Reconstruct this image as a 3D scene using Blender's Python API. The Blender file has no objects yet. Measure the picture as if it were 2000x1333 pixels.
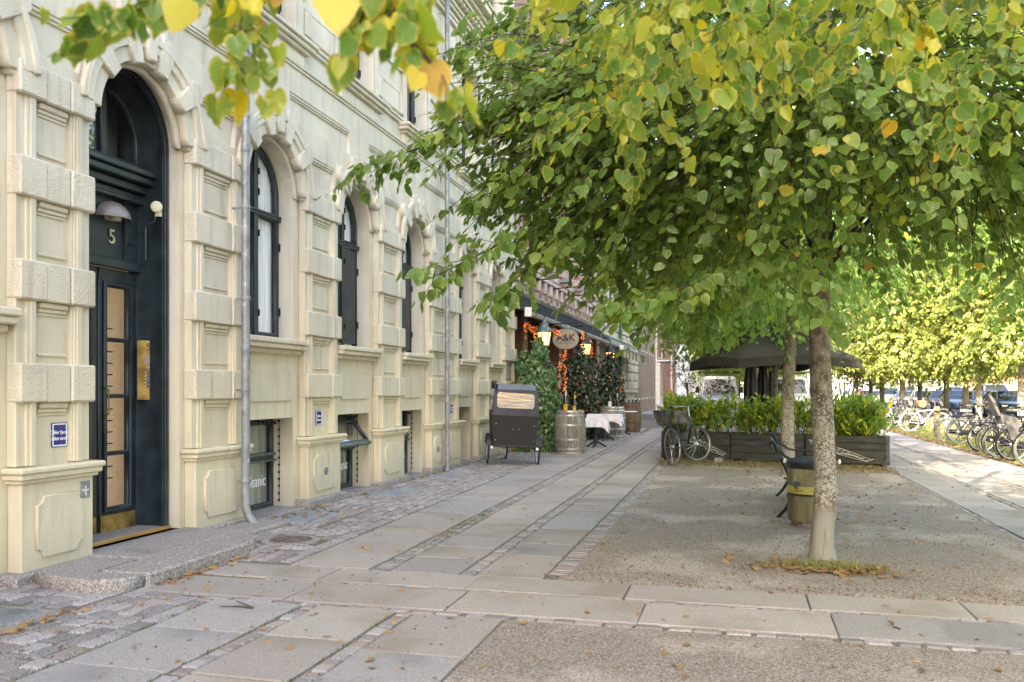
import bpy, math, random
import numpy as np
from mathutils import Vector, Matrix
random.seed(7); rng = np.random.default_rng(7)
SC = bpy.context.scene; COL = SC.collection
PI = math.pi
# ---------------------------------------------------------------- camera
HC = 1.5; F = 1700.0; YAW = math.atan(440/1700.0)
cs, sn = math.cos(YAW), math.sin(YAW)
cam = bpy.data.cameras.new('camera'); camo = bpy.data.objects.new('camera', cam); COL.objects.link(camo)
cam.lens = 36*F/2000; cam.sensor_width = 36; cam.sensor_fit = 'HORIZONTAL'
cam.shift_y = 95.5/2000; cam.clip_start = .1; cam.clip_end = 1500
camo.location = (0, 0, HC); camo.rotation_euler = (PI/2, 0, YAW)
cam.dof.use_dof = True; cam.dof.focus_distance = 10.0; cam.dof.aperture_fstop = 3.2
SC.camera = camo
# ---------------------------------------------------------------- world and sun
EL = math.radians(36); AZ = math.radians(22)
SUN = Vector((-math.sin(AZ)*math.cos(EL), -math.cos(AZ)*math.cos(EL), math.sin(EL)))
W = bpy.data.worlds.new('World'); SC.world = W; W.use_nodes = True
nt = W.node_tree; bg = nt.nodes['Background']
sky = nt.nodes.new('ShaderNodeTexSky'); sky.sky_type = 'NISHITA'; sky.sun_disc = False
sky.sun_elevation = EL; sky.sun_rotation = math.atan2(SUN.x, SUN.y)
sky.air_density = 1.0; sky.dust_density = 3.0; sky.ozone_density = .6
nt.links.new(sky.outputs[0], bg.inputs[0]); bg.inputs[1].default_value = .15
sl = bpy.data.lights.new('sun', 'SUN'); sl.energy = 2.7; sl.angle = math.radians(.6); sl.color = (1, .93, .8)
so = bpy.data.objects.new('sun', sl); COL.objects.link(so); so.rotation_euler = SUN.to_track_quat('Z', 'Y').to_euler()
so.location = (0, 0, 30)
SC.view_settings.view_transform = 'Standard'; SC.view_settings.look = 'None'
SC.view_settings.exposure = 2.98; SC.view_settings.gamma = 1; SC.view_settings.use_curve_mapping = False
SC.view_settings.use_white_balance = True; SC.view_settings.white_balance_temperature = 7450; SC.view_settings.white_balance_tint = 16
SC.render.engine = 'CYCLES'; SC.render.resolution_x = 1024; SC.render.resolution_y = 682
SC.cycles.max_bounces = 8; SC.cycles.transparent_max_bounces = 12

# ---------------------------------------------------------------- geometry of the place
def P(px, py, Z):                       # world point seen at (px,py) of the photo at depth Z
    r = (px-1000)/F*Z
    return Vector((-sn*Z+cs*r, cs*Z+sn*r, HC+(762-py)/F*Z))
def G(px, py):                          # ground point
    p = P(px, py, HC*F/(py-762)); p.z = 0; return p
def GZ(px, Z):
    p = P(px, 762, Z); p.z = 0; return p

# ---------------------------------------------------------------- helpers
def tag(o, label=None, cat=None, group=None, kind=None):
    if label: o['label'] = label
    if cat: o['category'] = cat
    if group: o['group'] = group
    if kind: o['kind'] = kind
    return o
def empty(name, loc, rz=0, label=None, cat=None, group=None):
    o = bpy.data.objects.new(name, None); COL.objects.link(o); o.empty_display_size = .2
    o.location = loc; o.rotation_euler = (0, 0, rz)
    return tag(o, label, cat, group)
def link(name, me, parent=None, loc=None, rot=None, world=False, scale=None):
    o = bpy.data.objects.new(name, me); COL.objects.link(o)
    if parent:
        o.parent = parent
        if world:
            L = Vector((0, 0, 0)); p = parent
            while p: L += p.location; p = p.parent
            o.location = -L
    if loc is not None: o.location = loc
    if rot is not None: o.rotation_euler = rot
    if scale is not None: o.scale = scale
    return o
def copy_tree(o, parent=None):
    c = o.copy(); COL.objects.link(c); c.parent = parent
    for ch in list(o.children): copy_tree(ch, c)
    return c
def subtree(o):
    r = [o]
    for c in o.children: r += subtree(c)
    return r
class MB:
    def __init__(s): s.v = []; s.f = []
    def add(s, vs, fs):
        n = len(s.v); s.v += [tuple(v) for v in vs]; s.f += [tuple(i+n for i in f) for f in fs]; return s
    def box(s, x0, x1, y0, y1, z0, z1, ch=0):
        if x0 > x1: x0, x1 = x1, x0
        if y0 > y1: y0, y1 = y1, y0
        if z0 > z1: z0, z1 = z1, z0
        if ch <= 0:
            vs = [(x, y, z) for x in (x0, x1) for y in (y0, y1) for z in (z0, z1)]
            return s.add(vs, [(0,1,3,2),(4,6,7,5),(0,4,5,1),(2,3,7,6),(0,2,6,4),(1,5,7,3)])
        ch = min(ch, (x1-x0)*.45, (y1-y0)*.45, (z1-z0)*.45); vs = []; idx = {}
        for a, x in enumerate((x0, x1)):
            for b, y in enumerate((y0, y1)):
                for c, z in enumerate((z0, z1)):
                    sx, sy, sz = (1-2*a)*ch, (1-2*b)*ch, (1-2*c)*ch
                    idx[a,b,c,'x'] = len(vs); vs.append((x, y+sy, z+sz))
                    idx[a,b,c,'y'] = len(vs); vs.append((x+sx, y, z+sz))
                    idx[a,b,c,'z'] = len(vs); vs.append((x+sx, y+sy, z))
        I = idx; fs = []
        cx, cy, cz = (x0+x1)/2, (y0+y1)/2, (z0+z1)/2
        def q(l):
            pts = [Vector(vs[i]) for i in l]; n = (pts[1]-pts[0]).cross(pts[2]-pts[0]); m = sum(pts, Vector())/len(pts)-Vector((cx,cy,cz))
            fs.append(tuple(l) if n.dot(m) > 0 else tuple(reversed(l)))
        for a in (0,1):
            q([I[a,0,0,'x'],I[a,1,0,'x'],I[a,1,1,'x'],I[a,0,1,'x']])
            q([I[0,a,0,'y'],I[1,a,0,'y'],I[1,a,1,'y'],I[0,a,1,'y']])
            q([I[0,0,a,'z'],I[1,0,a,'z'],I[1,1,a,'z'],I[0,1,a,'z']])
            for b in (0,1):
                q([I[a,b,0,'x'],I[a,b,1,'x'],I[a,b,1,'y'],I[a,b,0,'y']])
                q([I[a,0,b,'x'],I[a,1,b,'x'],I[a,1,b,'z'],I[a,0,b,'z']])
                q([I[0,a,b,'y'],I[1,a,b,'y'],I[1,a,b,'z'],I[0,a,b,'z']])
                for c in (0,1): q([I[a,b,c,'x'],I[a,b,c,'y'],I[a,b,c,'z']])
        return s.add(vs, fs)
    def tube(s, pts, r, n=8, caps=True):
        pts = [Vector(p) for p in pts]; m = len(pts); rs = r if isinstance(r, (list, tuple)) else [r]*m
        vs = []; up = Vector((0, 0, 1)); ref = None
        for i, p in enumerate(pts):
            t = (pts[min(i+1, m-1)]-pts[max(i-1, 0)]).normalized()
            if ref is None:
                ref = up if abs(t.z) < .9 else Vector((1, 0, 0))
            a = t.cross(ref)
            if a.length < 1e-5: a = t.cross(Vector((.3, 1, .2)))
            a.normalize(); b = t.cross(a).normalized(); ref = -b if False else ref
            for k in range(n):
                th = 2*PI*k/n; vs.append(p+(a*math.cos(th)+b*math.sin(th))*rs[i])
        fs = [(i*n+k, i*n+(k+1) % n, (i+1)*n+(k+1) % n, (i+1)*n+k) for i in range(m-1) for k in range(n)]
        if caps: fs += [tuple(reversed(range(n))), tuple(range((m-1)*n, m*n))]
        return s.add(vs, fs)
    def lathe(s, prof, c=(0,0,0), n=20, axis='z', caps=True):
        vs = []
        for (r, h) in prof:
            for k in range(n):
                th = 2*PI*k/n; a, b = r*math.cos(th), r*math.sin(th)
                v = (a, b, h) if axis == 'z' else ((h, a, b) if axis == 'x' else (b, h, a))
                vs.append((v[0]+c[0], v[1]+c[1], v[2]+c[2]))
        m = len(prof)
        fs = [(i*n+k, i*n+(k+1) % n, (i+1)*n+(k+1) % n, (i+1)*n+k) for i in range(m-1) for k in range(n)]
        if caps: fs += [tuple(reversed(range(n))), tuple(range((m-1)*n, m*n))]
        return s.add(vs, fs)
    def torus(s, R, r, c=(0,0,0), n=28, m=6, axis='y', sy=1):
        vs = []
        for i in range(n):
            a = 2*PI*i/n
            for j in range(m):
                b = 2*PI*j/m; rr = R+r*math.cos(b); h = r*sy*math.sin(b)
                p = (rr*math.cos(a), h, rr*math.sin(a)) if axis == 'y' else ((h, rr*math.cos(a), rr*math.sin(a)) if axis == 'x' else (rr*math.cos(a), rr*math.sin(a), h))
                vs.append((p[0]+c[0], p[1]+c[1], p[2]+c[2]))
        fs = [(i*m+j, ((i+1) % n)*m+j, ((i+1) % n)*m+(j+1) % m, i*m+(j+1) % m) for i in range(n) for j in range(m)]
        return s.add(vs, fs)
    def loft(s, secs, caps=True):
        n = len(secs[0]); b = len(s.v); m = len(secs)
        vs = [p for q in secs for p in q]
        fs = [(i*n+k, i*n+(k+1) % n, (i+1)*n+(k+1) % n, (i+1)*n+k) for i in range(m-1) for k in range(n)]
        if caps: fs += [tuple(reversed(range(n))), tuple(range((m-1)*n, m*n))]
        return s.add(vs, fs)
    def ball(s, c, r, n=10, sz=1):
        prof = [(r*math.sin(PI*i/6)+1e-4, -r*sz*math.cos(PI*i/6)) for i in range(7)]
        return s.lathe(prof, c, n, caps=False)
    def mesh(s, mat, name='mesh', smooth=False, recalc=False):
        me = bpy.data.meshes.new(name); me.from_pydata(s.v, [], s.f)
        if recalc:
            import bmesh
            bm = bmesh.new(); bm.from_mesh(me); bmesh.ops.recalc_face_normals(bm, faces=bm.faces); bm.to_mesh(me); bm.free()
        if smooth:
            me.shade_smooth()
            try: me.set_sharp_from_angle(angle=math.radians(40))
            except Exception: pass
        if mat: me.materials.append(mat)
        return me
    def build(s, name, mat, parent=None, smooth=False, world=False, loc=None, rot=None, recalc=False):
        return link(name, s.mesh(mat, name, smooth, recalc), parent, loc, rot, world)
def curve_mesh(splines, depth, bevel=0, mat=None, name='plate', map_='x', off=(0,0,0)):
    """closed 2d outlines (first outer, others holes) -> solid. map_ 'x': (a,b)->(Y,Z) facing +X"""
    cu = bpy.data.curves.new(name, 'CURVE'); cu.dimensions = '2D'; cu.fill_mode = 'BOTH'
    cu.extrude = max(depth/2-bevel, .0005); cu.bevel_depth = bevel; cu.bevel_resolution = 0; cu.offset = -bevel
    for sp in splines:
        s = cu.splines.new('POLY'); s.points.add(len(sp)-1)
        for i, (a, b) in enumerate(sp): s.points[i].co = (a, b, 0, 1)
        s.use_cyclic_u = True
    o = bpy.data.objects.new('tmp', cu); COL.objects.link(o)
    dg = bpy.context.evaluated_depsgraph_get(); me = bpy.data.meshes.new_from_object(o.evaluated_get(dg))
    bpy.data.objects.remove(o); bpy.data.curves.remove(cu)
    n = len(me.vertices); co = np.empty(n*3, dtype=np.float32); me.vertices.foreach_get('co', co); co = co.reshape(-1, 3)
    if map_ == 'x': co = np.stack([co[:, 2], co[:, 0], co[:, 1]], 1)
    elif map_ == '-y': co = np.stack([co[:, 0], -co[:, 2], co[:, 1]], 1)
    co = co + np.array(off, dtype=np.float32); me.vertices.foreach_set('co', co.ravel()); me.update()
    me.materials.clear()
    if mat: me.materials.append(mat)
    me.name = name
    return me
def text_mesh(txt, size, mat, name='lettering', map_='x', off=(0,0,0), ext=.002, sx=1, bold=0, shear=0, align='CENTER', mirror=False):
    cu = bpy.data.curves.new(name, 'FONT'); cu.body = txt; cu.size = size; cu.extrude = ext; cu.align_x = align; cu.align_y = 'CENTER'
    cu.offset = bold; cu.shear = shear; cu.resolution_u = 3
    o = bpy.data.objects.new('tmp', cu); COL.objects.link(o)
    dg = bpy.context.evaluated_depsgraph_get(); me = bpy.data.meshes.new_from_object(o.evaluated_get(dg))
    bpy.data.objects.remove(o); bpy.data.curves.remove(cu)
    n = len(me.vertices); co = np.empty(n*3, dtype=np.float32); me.vertices.foreach_get('co', co); co = co.reshape(-1, 3); co[:, 0] *= sx
    if map_ == 'x': co = np.stack([co[:, 2], co[:, 0], co[:, 1]], 1)
    elif map_ == '-y': co = np.stack([co[:, 0], -co[:, 2], co[:, 1]], 1)
    co = co+np.array(off, dtype=np.float32); me.vertices.foreach_set('co', co.ravel()); me.update()
    me.materials.clear(); me.materials.append(mat); return me

# ---------------------------------------------------------------- materials
def mat(name, col, rough=.7, metal=0, var=.12, scale=6, bump=0, bscale=40, col2=None, spec=.4, detail=4, rand=0, coord='Object', stain=None, stretch=None, lo=.35, hi=.65, speck=None):
    m = bpy.data.materials.new(name); m.use_nodes = True; t = m.node_tree; N = t.nodes; L = t.links
    b = N['Principled BSDF']; b.inputs['Roughness'].default_value = rough; b.inputs['Metallic'].default_value = metal
    b.inputs['Specular IOR Level'].default_value = spec
    tc = N.new('ShaderNodeTexCoord'); src = tc.outputs[coord]
    if stretch:
        mp = N.new('ShaderNodeMapping'); mp.inputs['Scale'].default_value = stretch; L.new(src, mp.inputs[0]); src = mp.outputs[0]
    oi = N.new('ShaderNodeObjectInfo')
    ad = N.new('ShaderNodeVectorMath'); ad.operation = 'ADD'; L.new(src, ad.inputs[0])
    if rand:
        sc_ = N.new('ShaderNodeMath'); sc_.operation = 'MULTIPLY'; sc_.inputs[1].default_value = 31.7; L.new(oi.outputs['Random'], sc_.inputs[0]); L.new(sc_.outputs[0], ad.inputs[1])
    src = ad.outputs[0]
    n1 = N.new('ShaderNodeTexNoise'); n1.inputs['Scale'].default_value = scale; n1.inputs['Detail'].default_value = detail; L.new(src, n1.inputs['Vector'])
    c2 = col2 or tuple(c*(1-var*2) for c in col); c1 = col if col2 else tuple(min(1, c*(1+var)) for c in col)
    mr = N.new('ShaderNodeMapRange'); mr.inputs['From Min'].default_value = lo; mr.inputs['From Max'].default_value = hi; L.new(n1.outputs['Fac'], mr.inputs['Value'])
    mx = N.new('ShaderNodeMix'); mx.data_type = 'RGBA'; L.new(mr.outputs[0], mx.inputs['Factor'])
    mx.inputs['A'].default_value = (*c2, 1); mx.inputs['B'].default_value = (*c1, 1); out = mx.outputs['Result']
    if stain:
        sc, scol, th = stain
        n2 = N.new('ShaderNodeTexNoise'); n2.inputs['Scale'].default_value = sc; n2.inputs['Detail'].default_value = 6; L.new(src, n2.inputs['Vector'])
        m2 = N.new('ShaderNodeMapRange'); m2.inputs['From Min'].default_value = th; m2.inputs['From Max'].default_value = th+.12; L.new(n2.outputs['Fac'], m2.inputs['Value'])
        mx2 = N.new('ShaderNodeMix'); mx2.data_type = 'RGBA'; L.new(m2.outputs[0], mx2.inputs['Factor']); L.new(out, mx2.inputs['A']); mx2.inputs['B'].default_value = (*scol, 1); out = mx2.outputs['Result']
    if speck:
        vo = N.new('ShaderNodeTexVoronoi'); vo.inputs['Scale'].default_value = speck[0]; L.new(src, vo.inputs['Vector'])
        sx_ = N.new('ShaderNodeSeparateColor'); L.new(vo.outputs['Color'], sx_.inputs[0])
        ms_ = N.new('ShaderNodeMapRange'); ms_.inputs['To Min'].default_value = 1-speck[1]; ms_.inputs['To Max'].default_value = 1+speck[1]; L.new(sx_.outputs[0], ms_.inputs['Value'])
        h2 = N.new('ShaderNodeHueSaturation'); L.new(ms_.outputs[0], h2.inputs['Value']); L.new(out, h2.inputs['Color']); out = h2.outputs['Color']
    if rand:
        hs = N.new('ShaderNodeHueSaturation'); m3 = N.new('ShaderNodeMapRange'); m3.inputs['To Min'].default_value = 1-rand; m3.inputs['To Max'].default_value = 1+rand
        L.new(oi.outputs['Random'], m3.inputs['Value']); L.new(m3.outputs[0], hs.inputs['Value']); L.new(out, hs.inputs['Color']); out = hs.outputs['Color']
    L.new(out, b.inputs['Base Color'])
    if bump:
        n3 = N.new('ShaderNodeTexNoise'); n3.inputs['Scale'].default_value = bscale; n3.inputs['Detail'].default_value = 5; L.new(src, n3.inputs['Vector'])
        bp = N.new('ShaderNodeBump'); bp.inputs['Strength'].default_value = bump; bp.inputs['Distance'].default_value = .02; L.new(n3.outputs['Fac'], bp.inputs['Height']); L.new(bp.outputs[0], b.inputs['Normal'])
    m['_out'] = 0
    return m
def emit(name, col, s):
    m = bpy.data.materials.new(name); m.use_nodes = True; b = m.node_tree.nodes['Principled BSDF']
    b.inputs['Base Color'].default_value = (*col, 1); b.inputs['Emission Color'].default_value = (*col, 1); b.inputs['Emission Strength'].default_value = s
    return m
def glass(name, tint=(.8, .85, .85), alpha=.25, rough=.02, bs=.06, st=None):
    m = bpy.data.materials.new(name); m.use_nodes = True; t = m.node_tree; N = t.nodes; L = t.links
    out = N['Material Output']; N.remove(N['Principled BSDF'])
    tr = N.new('ShaderNodeBsdfTransparent'); tr.inputs[0].default_value = (*tint, 1)
    gl = N.new('ShaderNodeBsdfGlossy'); gl.inputs['Roughness'].default_value = rough; gl.inputs[0].default_value = (.95, .97, 1, 1)
    fr = N.new('ShaderNodeLayerWeight'); pw = N.new('ShaderNodeMath'); pw.operation = 'POWER'; pw.inputs[1].default_value = 4.5; L.new(fr.outputs['Facing'], pw.inputs[0])
    ad = N.new('ShaderNodeMath'); ad.operation = 'MULTIPLY_ADD'; ad.inputs[1].default_value = .75; ad.inputs[2].default_value = alpha; ad.use_clamp = True; L.new(pw.outputs[0], ad.inputs[0])
    ns = N.new('ShaderNodeTexNoise'); ns.inputs['Scale'].default_value = 1.5; tc = N.new('ShaderNodeTexCoord'); mp = N.new('ShaderNodeMapping'); mp.inputs['Scale'].default_value = st or (1, 1, 1); L.new(tc.outputs['Object'], mp.inputs[0]); L.new(mp.outputs[0], ns.inputs[0])
    bp = N.new('ShaderNodeBump'); bp.inputs['Strength'].default_value = bs; L.new(ns.outputs['Fac'], bp.inputs['Height']); L.new(bp.outputs[0], gl.inputs['Normal'])
    ms = N.new('ShaderNodeMixShader'); L.new(ad.outputs[0], ms.inputs[0]); L.new(tr.outputs[0], ms.inputs[1]); L.new(gl.outputs[0], ms.inputs[2]); L.new(ms.outputs[0], out.inputs[0])
    return m
def leafmat(name, green, yellow, rimc, rough=.45, trans=.45, rimw=.55, rim0=.78):
    m = bpy.data.materials.new(name); m.use_nodes = True; t = m.node_tree; N = t.nodes; L = t.links
    b = N['Principled BSDF']; out = N['Material Output']; b.inputs['Roughness'].default_value = rough; b.inputs['Specular IOR Level'].default_value = .5
    at = N.new('ShaderNodeAttribute'); at.attribute_name = 'tone'; ar = N.new('ShaderNodeAttribute'); ar.attribute_name = 'rim'
    oi = N.new('ShaderNodeObjectInfo')
    cr = N.new('ShaderNodeValToRGB'); e = cr.color_ramp.elements
    e[0].position = 0; e[0].color = (*[c*.6 for c in green], 1); e[1].position = 1; e[1].color = (yellow[0]*.95, yellow[1]*.62, yellow[2]*.6, 1)
    for p, c in ((.35, green), (.62, tuple((a+b_)/2 for a, b_ in zip(green, yellow))), (.85, yellow)):
        k = e.new(p); k.color = (*c, 1)
    L.new(at.outputs['Fac'], cr.inputs[0])
    tc = N.new('ShaderNodeTexCoord'); ns = N.new('ShaderNodeTexNoise'); ns.inputs['Scale'].default_value = 28; L.new(tc.outputs['Object'], ns.inputs['Vector'])
    ml = N.new('ShaderNodeMath'); ml.operation = 'MULTIPLY_ADD'; ml.inputs[1].default_value = .9; ml.inputs[2].default_value = -.45; L.new(ns.outputs['Fac'], ml.inputs[0])
    a2 = N.new('ShaderNodeMath'); a2.operation = 'ADD'; L.new(ml.outputs[0], a2.inputs[0]); L.new(ar.outputs['Fac'], a2.inputs[1])
    mr = N.new('ShaderNodeMapRange'); mr.inputs['From Min'].default_value = rim0; mr.inputs['From Max'].default_value = rim0+.22; mr.inputs['To Max'].default_value = rimw; L.new(a2.outputs[0], mr.inputs['Value'])
    mx = N.new('ShaderNodeMix'); mx.data_type = 'RGBA'; L.new(mr.outputs[0], mx.inputs['Factor']); L.new(cr.outputs[0], mx.inputs['A']); mx.inputs['B'].default_value = (*rimc, 1)
    def mth(op, a, b_=None, c_=None):
        q = N.new('ShaderNodeMath'); q.operation = op
        for k_, v_ in enumerate((a, b_, c_)):
            if v_ is None: continue
            if isinstance(v_, (int, float)): q.inputs[k_].default_value = v_
            else: L.new(v_, q.inputs[k_])
        return q.outputs[0]
    ax = N.new('ShaderNodeAttribute'); ax.attribute_name = 'lx'; ay = N.new('ShaderNodeAttribute'); ay.attribute_name = 'ly'
    absx = mth('ABSOLUTE', ax.outputs['Fac']); vv = mth('MULTIPLY', mth('SUBTRACT', ay.outputs['Fac'], mth('MULTIPLY', absx, .75)), 6.5)
    ln_ = mth('ABSOLUTE', mth('SUBTRACT', mth('FRACT', vv), .5)); vein = mth('MAXIMUM', mth('LESS_THAN', ln_, .09), mth('LESS_THAN', absx, .014))
    mv = N.new('ShaderNodeMix'); mv.data_type = 'RGBA'; L.new(mth('MULTIPLY', vein, .35), mv.inputs['Factor']); L.new(mx.outputs['Result'], mv.inputs['A']); mv.inputs['B'].default_value = (*[min(1, c*1.9+.03) for c in green], 1)
    mx = mv
    L.new(mx.outputs['Result'], b.inputs['Base Color'])
    tr = N.new('ShaderNodeBsdfTranslucent'); hs = N.new('ShaderNodeHueSaturation'); hs.inputs['Saturation'].default_value = 1.1; hs.inputs['Value'].default_value = 1.7; hs.inputs['Hue'].default_value = .485
    L.new(mx.outputs['Result'], hs.inputs['Color']); L.new(hs.outputs[0], tr.inputs[0])
    ms = N.new('ShaderNodeMixShader'); ms.inputs[0].default_value = trans; L.new(b.outputs[0], ms.inputs[1]); L.new(tr.outputs[0], ms.inputs[2]); L.new(ms.outputs[0], out.inputs[0])
    return m
def M_plaster(name, lowc, upc, bump, bscale):
    m = mat(name, upc, rough=.85, var=.05, scale=2.2, bump=bump, bscale=bscale, spec=.2)
    t = m.node_tree; N = t.nodes; L = t.links; b = N['Principled BSDF']
    src = b.inputs['Base Color'].links[0].from_socket
    tc = N.new('ShaderNodeTexCoord'); sp = N.new('ShaderNodeSeparateXYZ'); L.new(tc.outputs['Object'], sp.inputs[0])
    ns = N.new('ShaderNodeTexNoise'); ns.inputs['Scale'].default_value = .9; ns.inputs['Detail'].default_value = 6; L.new(tc.outputs['Object'], ns.inputs['Vector'])
    ma = N.new('ShaderNodeMath'); ma.operation = 'MULTIPLY_ADD'; ma.inputs[1].default_value = 2.5; ma.inputs[2].default_value = -1.25; L.new(ns.outputs['Fac'], ma.inputs[0])
    ad = N.new('ShaderNodeMath'); L.new(ma.outputs[0], ad.inputs[0]); L.new(sp.outputs['Z'], ad.inputs[1])
    mr = N.new('ShaderNodeMapRange'); mr.inputs['From Min'].default_value = 1.0; mr.inputs['From Max'].default_value = 3.8; L.new(ad.outputs[0], mr.inputs['Value'])
    mx = N.new('ShaderNodeMix'); mx.data_type = 'RGBA'; L.new(mr.outputs[0], mx.inputs['Factor']); mx.inputs['A'].default_value = (*lowc, 1); L.new(src, mx.inputs['B'])
    # streaky grime: vertically stretched noise
    mp = N.new('ShaderNodeMapping'); mp.inputs['Scale'].default_value = (9, 9, .8); L.new(tc.outputs['Object'], mp.inputs[0])
    n2 = N.new('ShaderNodeTexNoise'); n2.inputs['Scale'].default_value = 1; n2.inputs['Detail'].default_value = 5; L.new(mp.outputs[0], n2.inputs['Vector'])
    m2 = N.new('ShaderNodeMapRange'); m2.inputs['From Min'].default_value = .52; m2.inputs['From Max'].default_value = .78; m2.inputs['To Max'].default_value = .62; L.new(n2.outputs['Fac'], m2.inputs['Value'])
    mx2 = N.new('ShaderNodeMix'); mx2.data_type = 'RGBA'; L.new(m2.outputs[0], mx2.inputs['Factor']); L.new(mx.outputs['Result'], mx2.inputs['A']); mx2.inputs['B'].default_value = (lowc[0]*.62, lowc[1]*.58, lowc[2]*.55, 1)
    # splash dirt close to the ground
    m4 = N.new('ShaderNodeMapRange'); m4.inputs['From Min'].default_value = .45; m4.inputs['From Max'].default_value = -.05; m4.inputs['To Max'].default_value = .55
    a5 = N.new('ShaderNodeMath'); a5.operation = 'MULTIPLY_ADD'; a5.inputs[1].default_value = .8; a5.inputs[2].default_value = -.4; L.new(n2.outputs['Fac'], a5.inputs[0])
    a6 = N.new('ShaderNodeMath'); L.new(a5.outputs[0], a6.inputs[0]); L.new(sp.outputs['Z'], a6.inputs[1]); L.new(a6.outputs[0], m4.inputs['Value'])
    mx3 = N.new('ShaderNodeMix'); mx3.data_type = 'RGBA'; L.new(m4.outputs[0], mx3.inputs['Factor']); L.new(mx2.outputs['Result'], mx3.inputs['A']); mx3.inputs['B'].default_value = (.3, .27, .22, 1)
    n7 = N.new('ShaderNodeTexNoise'); n7.inputs['Scale'].default_value = 1.7; n7.inputs['Detail'].default_value = 9; n7.inputs['Roughness'].default_value = .65; L.new(tc.outputs['Object'], n7.inputs['Vector'])
    m7 = N.new('ShaderNodeMapRange'); m7.inputs['From Min'].default_value = .5; m7.inputs['From Max'].default_value = .72; m7.inputs['To Max'].default_value = .38; L.new(n7.outputs['Fac'], m7.inputs['Value'])
    mx7 = N.new('ShaderNodeMix'); mx7.data_type = 'RGBA'; L.new(m7.outputs[0], mx7.inputs['Factor']); L.new(mx3.outputs['Result'], mx7.inputs['A']); mx7.inputs['B'].default_value = (.40, .36, .29, 1)
    L.new(mx7.outputs['Result'], b.inputs['Base Color'])
    return m
def lin(h): return tuple(((int(h[i:i+2], 16)/255+.055)/1.055)**2.4 for i in (0, 2, 4))
M = {}
M['plaster'] = M_plaster('plaster', (.61, .54, .38), (.62, .57, .455), .12, 30)
M['rock'] = M_plaster('rusticated_plaster', (.61, .545, .39), (.63, .58, .47), .65, 60)
M['granite'] = mat('granite', (.30, .27, .25), .8, var=.25, scale=60, bump=.5, bscale=25, stain=(3, (.2, .19, .16), .55), speck=(110, .3))
M['slab'] = mat('granite_slab', (.335, .305, .275), .75, var=.10, scale=140, bump=.25, bscale=120, rand=.13, stain=(1.3, (.265, .235, .20), .50), speck=(150, .18))
M['slab2'] = mat('blue_granite_slab', (.30, .285, .275), .75, var=.10, scale=140, bump=.25, bscale=120, rand=.12, stain=(1.8, (.22, .215, .215), .53), speck=(150, .22))
M['sett'] = mat('sett_stone', (.31, .29, .285), .75, var=.22, scale=18, bump=.5, bscale=30, rand=.3)
M['sett2'] = mat('pink_sett_stone', (.33, .285, .265), .75, var=.22, scale=18, bump=.5, bscale=30, rand=.25)
M['joint'] = mat('joint_dirt', (.17, .155, .13), .95, var=.2, scale=30, bump=.5, bscale=90, stain=(2.2, (.10, .13, .05), .6))
M['gravel'] = mat('gravel', (.34, .295, .25), .95, var=.28, scale=120, bump=.9, bscale=160, stain=(.9, (.43, .38, .33), .5), detail=8, speck=(100, .42))
M['asphalt'] = mat('asphalt', (.09, .088, .085), .9, var=.15, scale=50, bump=.3, bscale=120)
M['grass'] = mat('grass_soil', (.16, .17, .06), .95, var=.35, scale=12, bump=.7, bscale=60, stain=(3, (.26, .19, .09), .5))
M['dark'] = mat('dark_green_paint', (.022, .032, .036), .38, var=.25, scale=5, bump=.05, bscale=25, spec=.5, stain=(40, (.12, .13, .13), .72))
M['frame'] = mat('window_frame_paint', (.028, .036, .04), .45, var=.2, scale=8, spec=.5)
M['greenframe'] = mat('green_frame_paint', (.09, .13, .10), .5, var=.2, scale=12)
M['glass'] = glass('window_glass', (.97, .98, .98), .07)
M['glassd'] = glass('dark_glass', (.45, .5, .5), .16)
M['curtain'] = mat('curtain', (.9, .9, .9), .9, var=.12, scale=3, stretch=(8, 8, .3))
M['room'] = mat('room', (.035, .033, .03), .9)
M['mail_glow'] = mat('glowing_mailbox', (.45, .36, .24), .6, var=.1, scale=4); _b = M['mail_glow'].node_tree.nodes['Principled BSDF']; _b.inputs['Emission Color'].default_value = (.5, .36, .2, 1); _b.inputs['Emission Strength'].default_value = .075  # faint emission added to brighten the lobby wall and letter boxes, no lamp built
M['brass'] = mat('brass', (.36, .23, .07), .5, .7, var=.25, scale=7)
M['steel'] = mat('galvanised_steel', (.25, .265, .27), .5, .35, var=.12, scale=9, stain=(12, (.42, .42, .42), .6))
M['iron'] = mat('black_iron', (.02, .022, .024), .42, .3, var=.2, scale=20, stain=(25, (.06, .055, .05), .6))
M['wood'] = mat('yellow_wood', (.45, .26, .08), .5, var=.2, scale=4, stretch=(1, .4, 12))
M['white'] = mat('white_paint', (.75, .74, .71), .5, var=.05, scale=5)
M['cream'] = mat('cream_plastic', (.68, .62, .42), .5, var=.04)
M['blue'] = mat('blue_enamel', (.03, .035, .19), .25, var=.1, scale=9)
M['letter'] = mat('white_lettering', (.8, .8, .78), .5, var=.02)
M['gold'] = mat('pale_gold', (.62, .55, .30), .4, .3)
M['black'] = mat('black_paint', (.012, .012, .013), .45, var=.2)
M['lampshade'] = mat('copper_pink_enamel', (.27, .225, .20), .4, .25, var=.15, scale=6)
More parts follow.
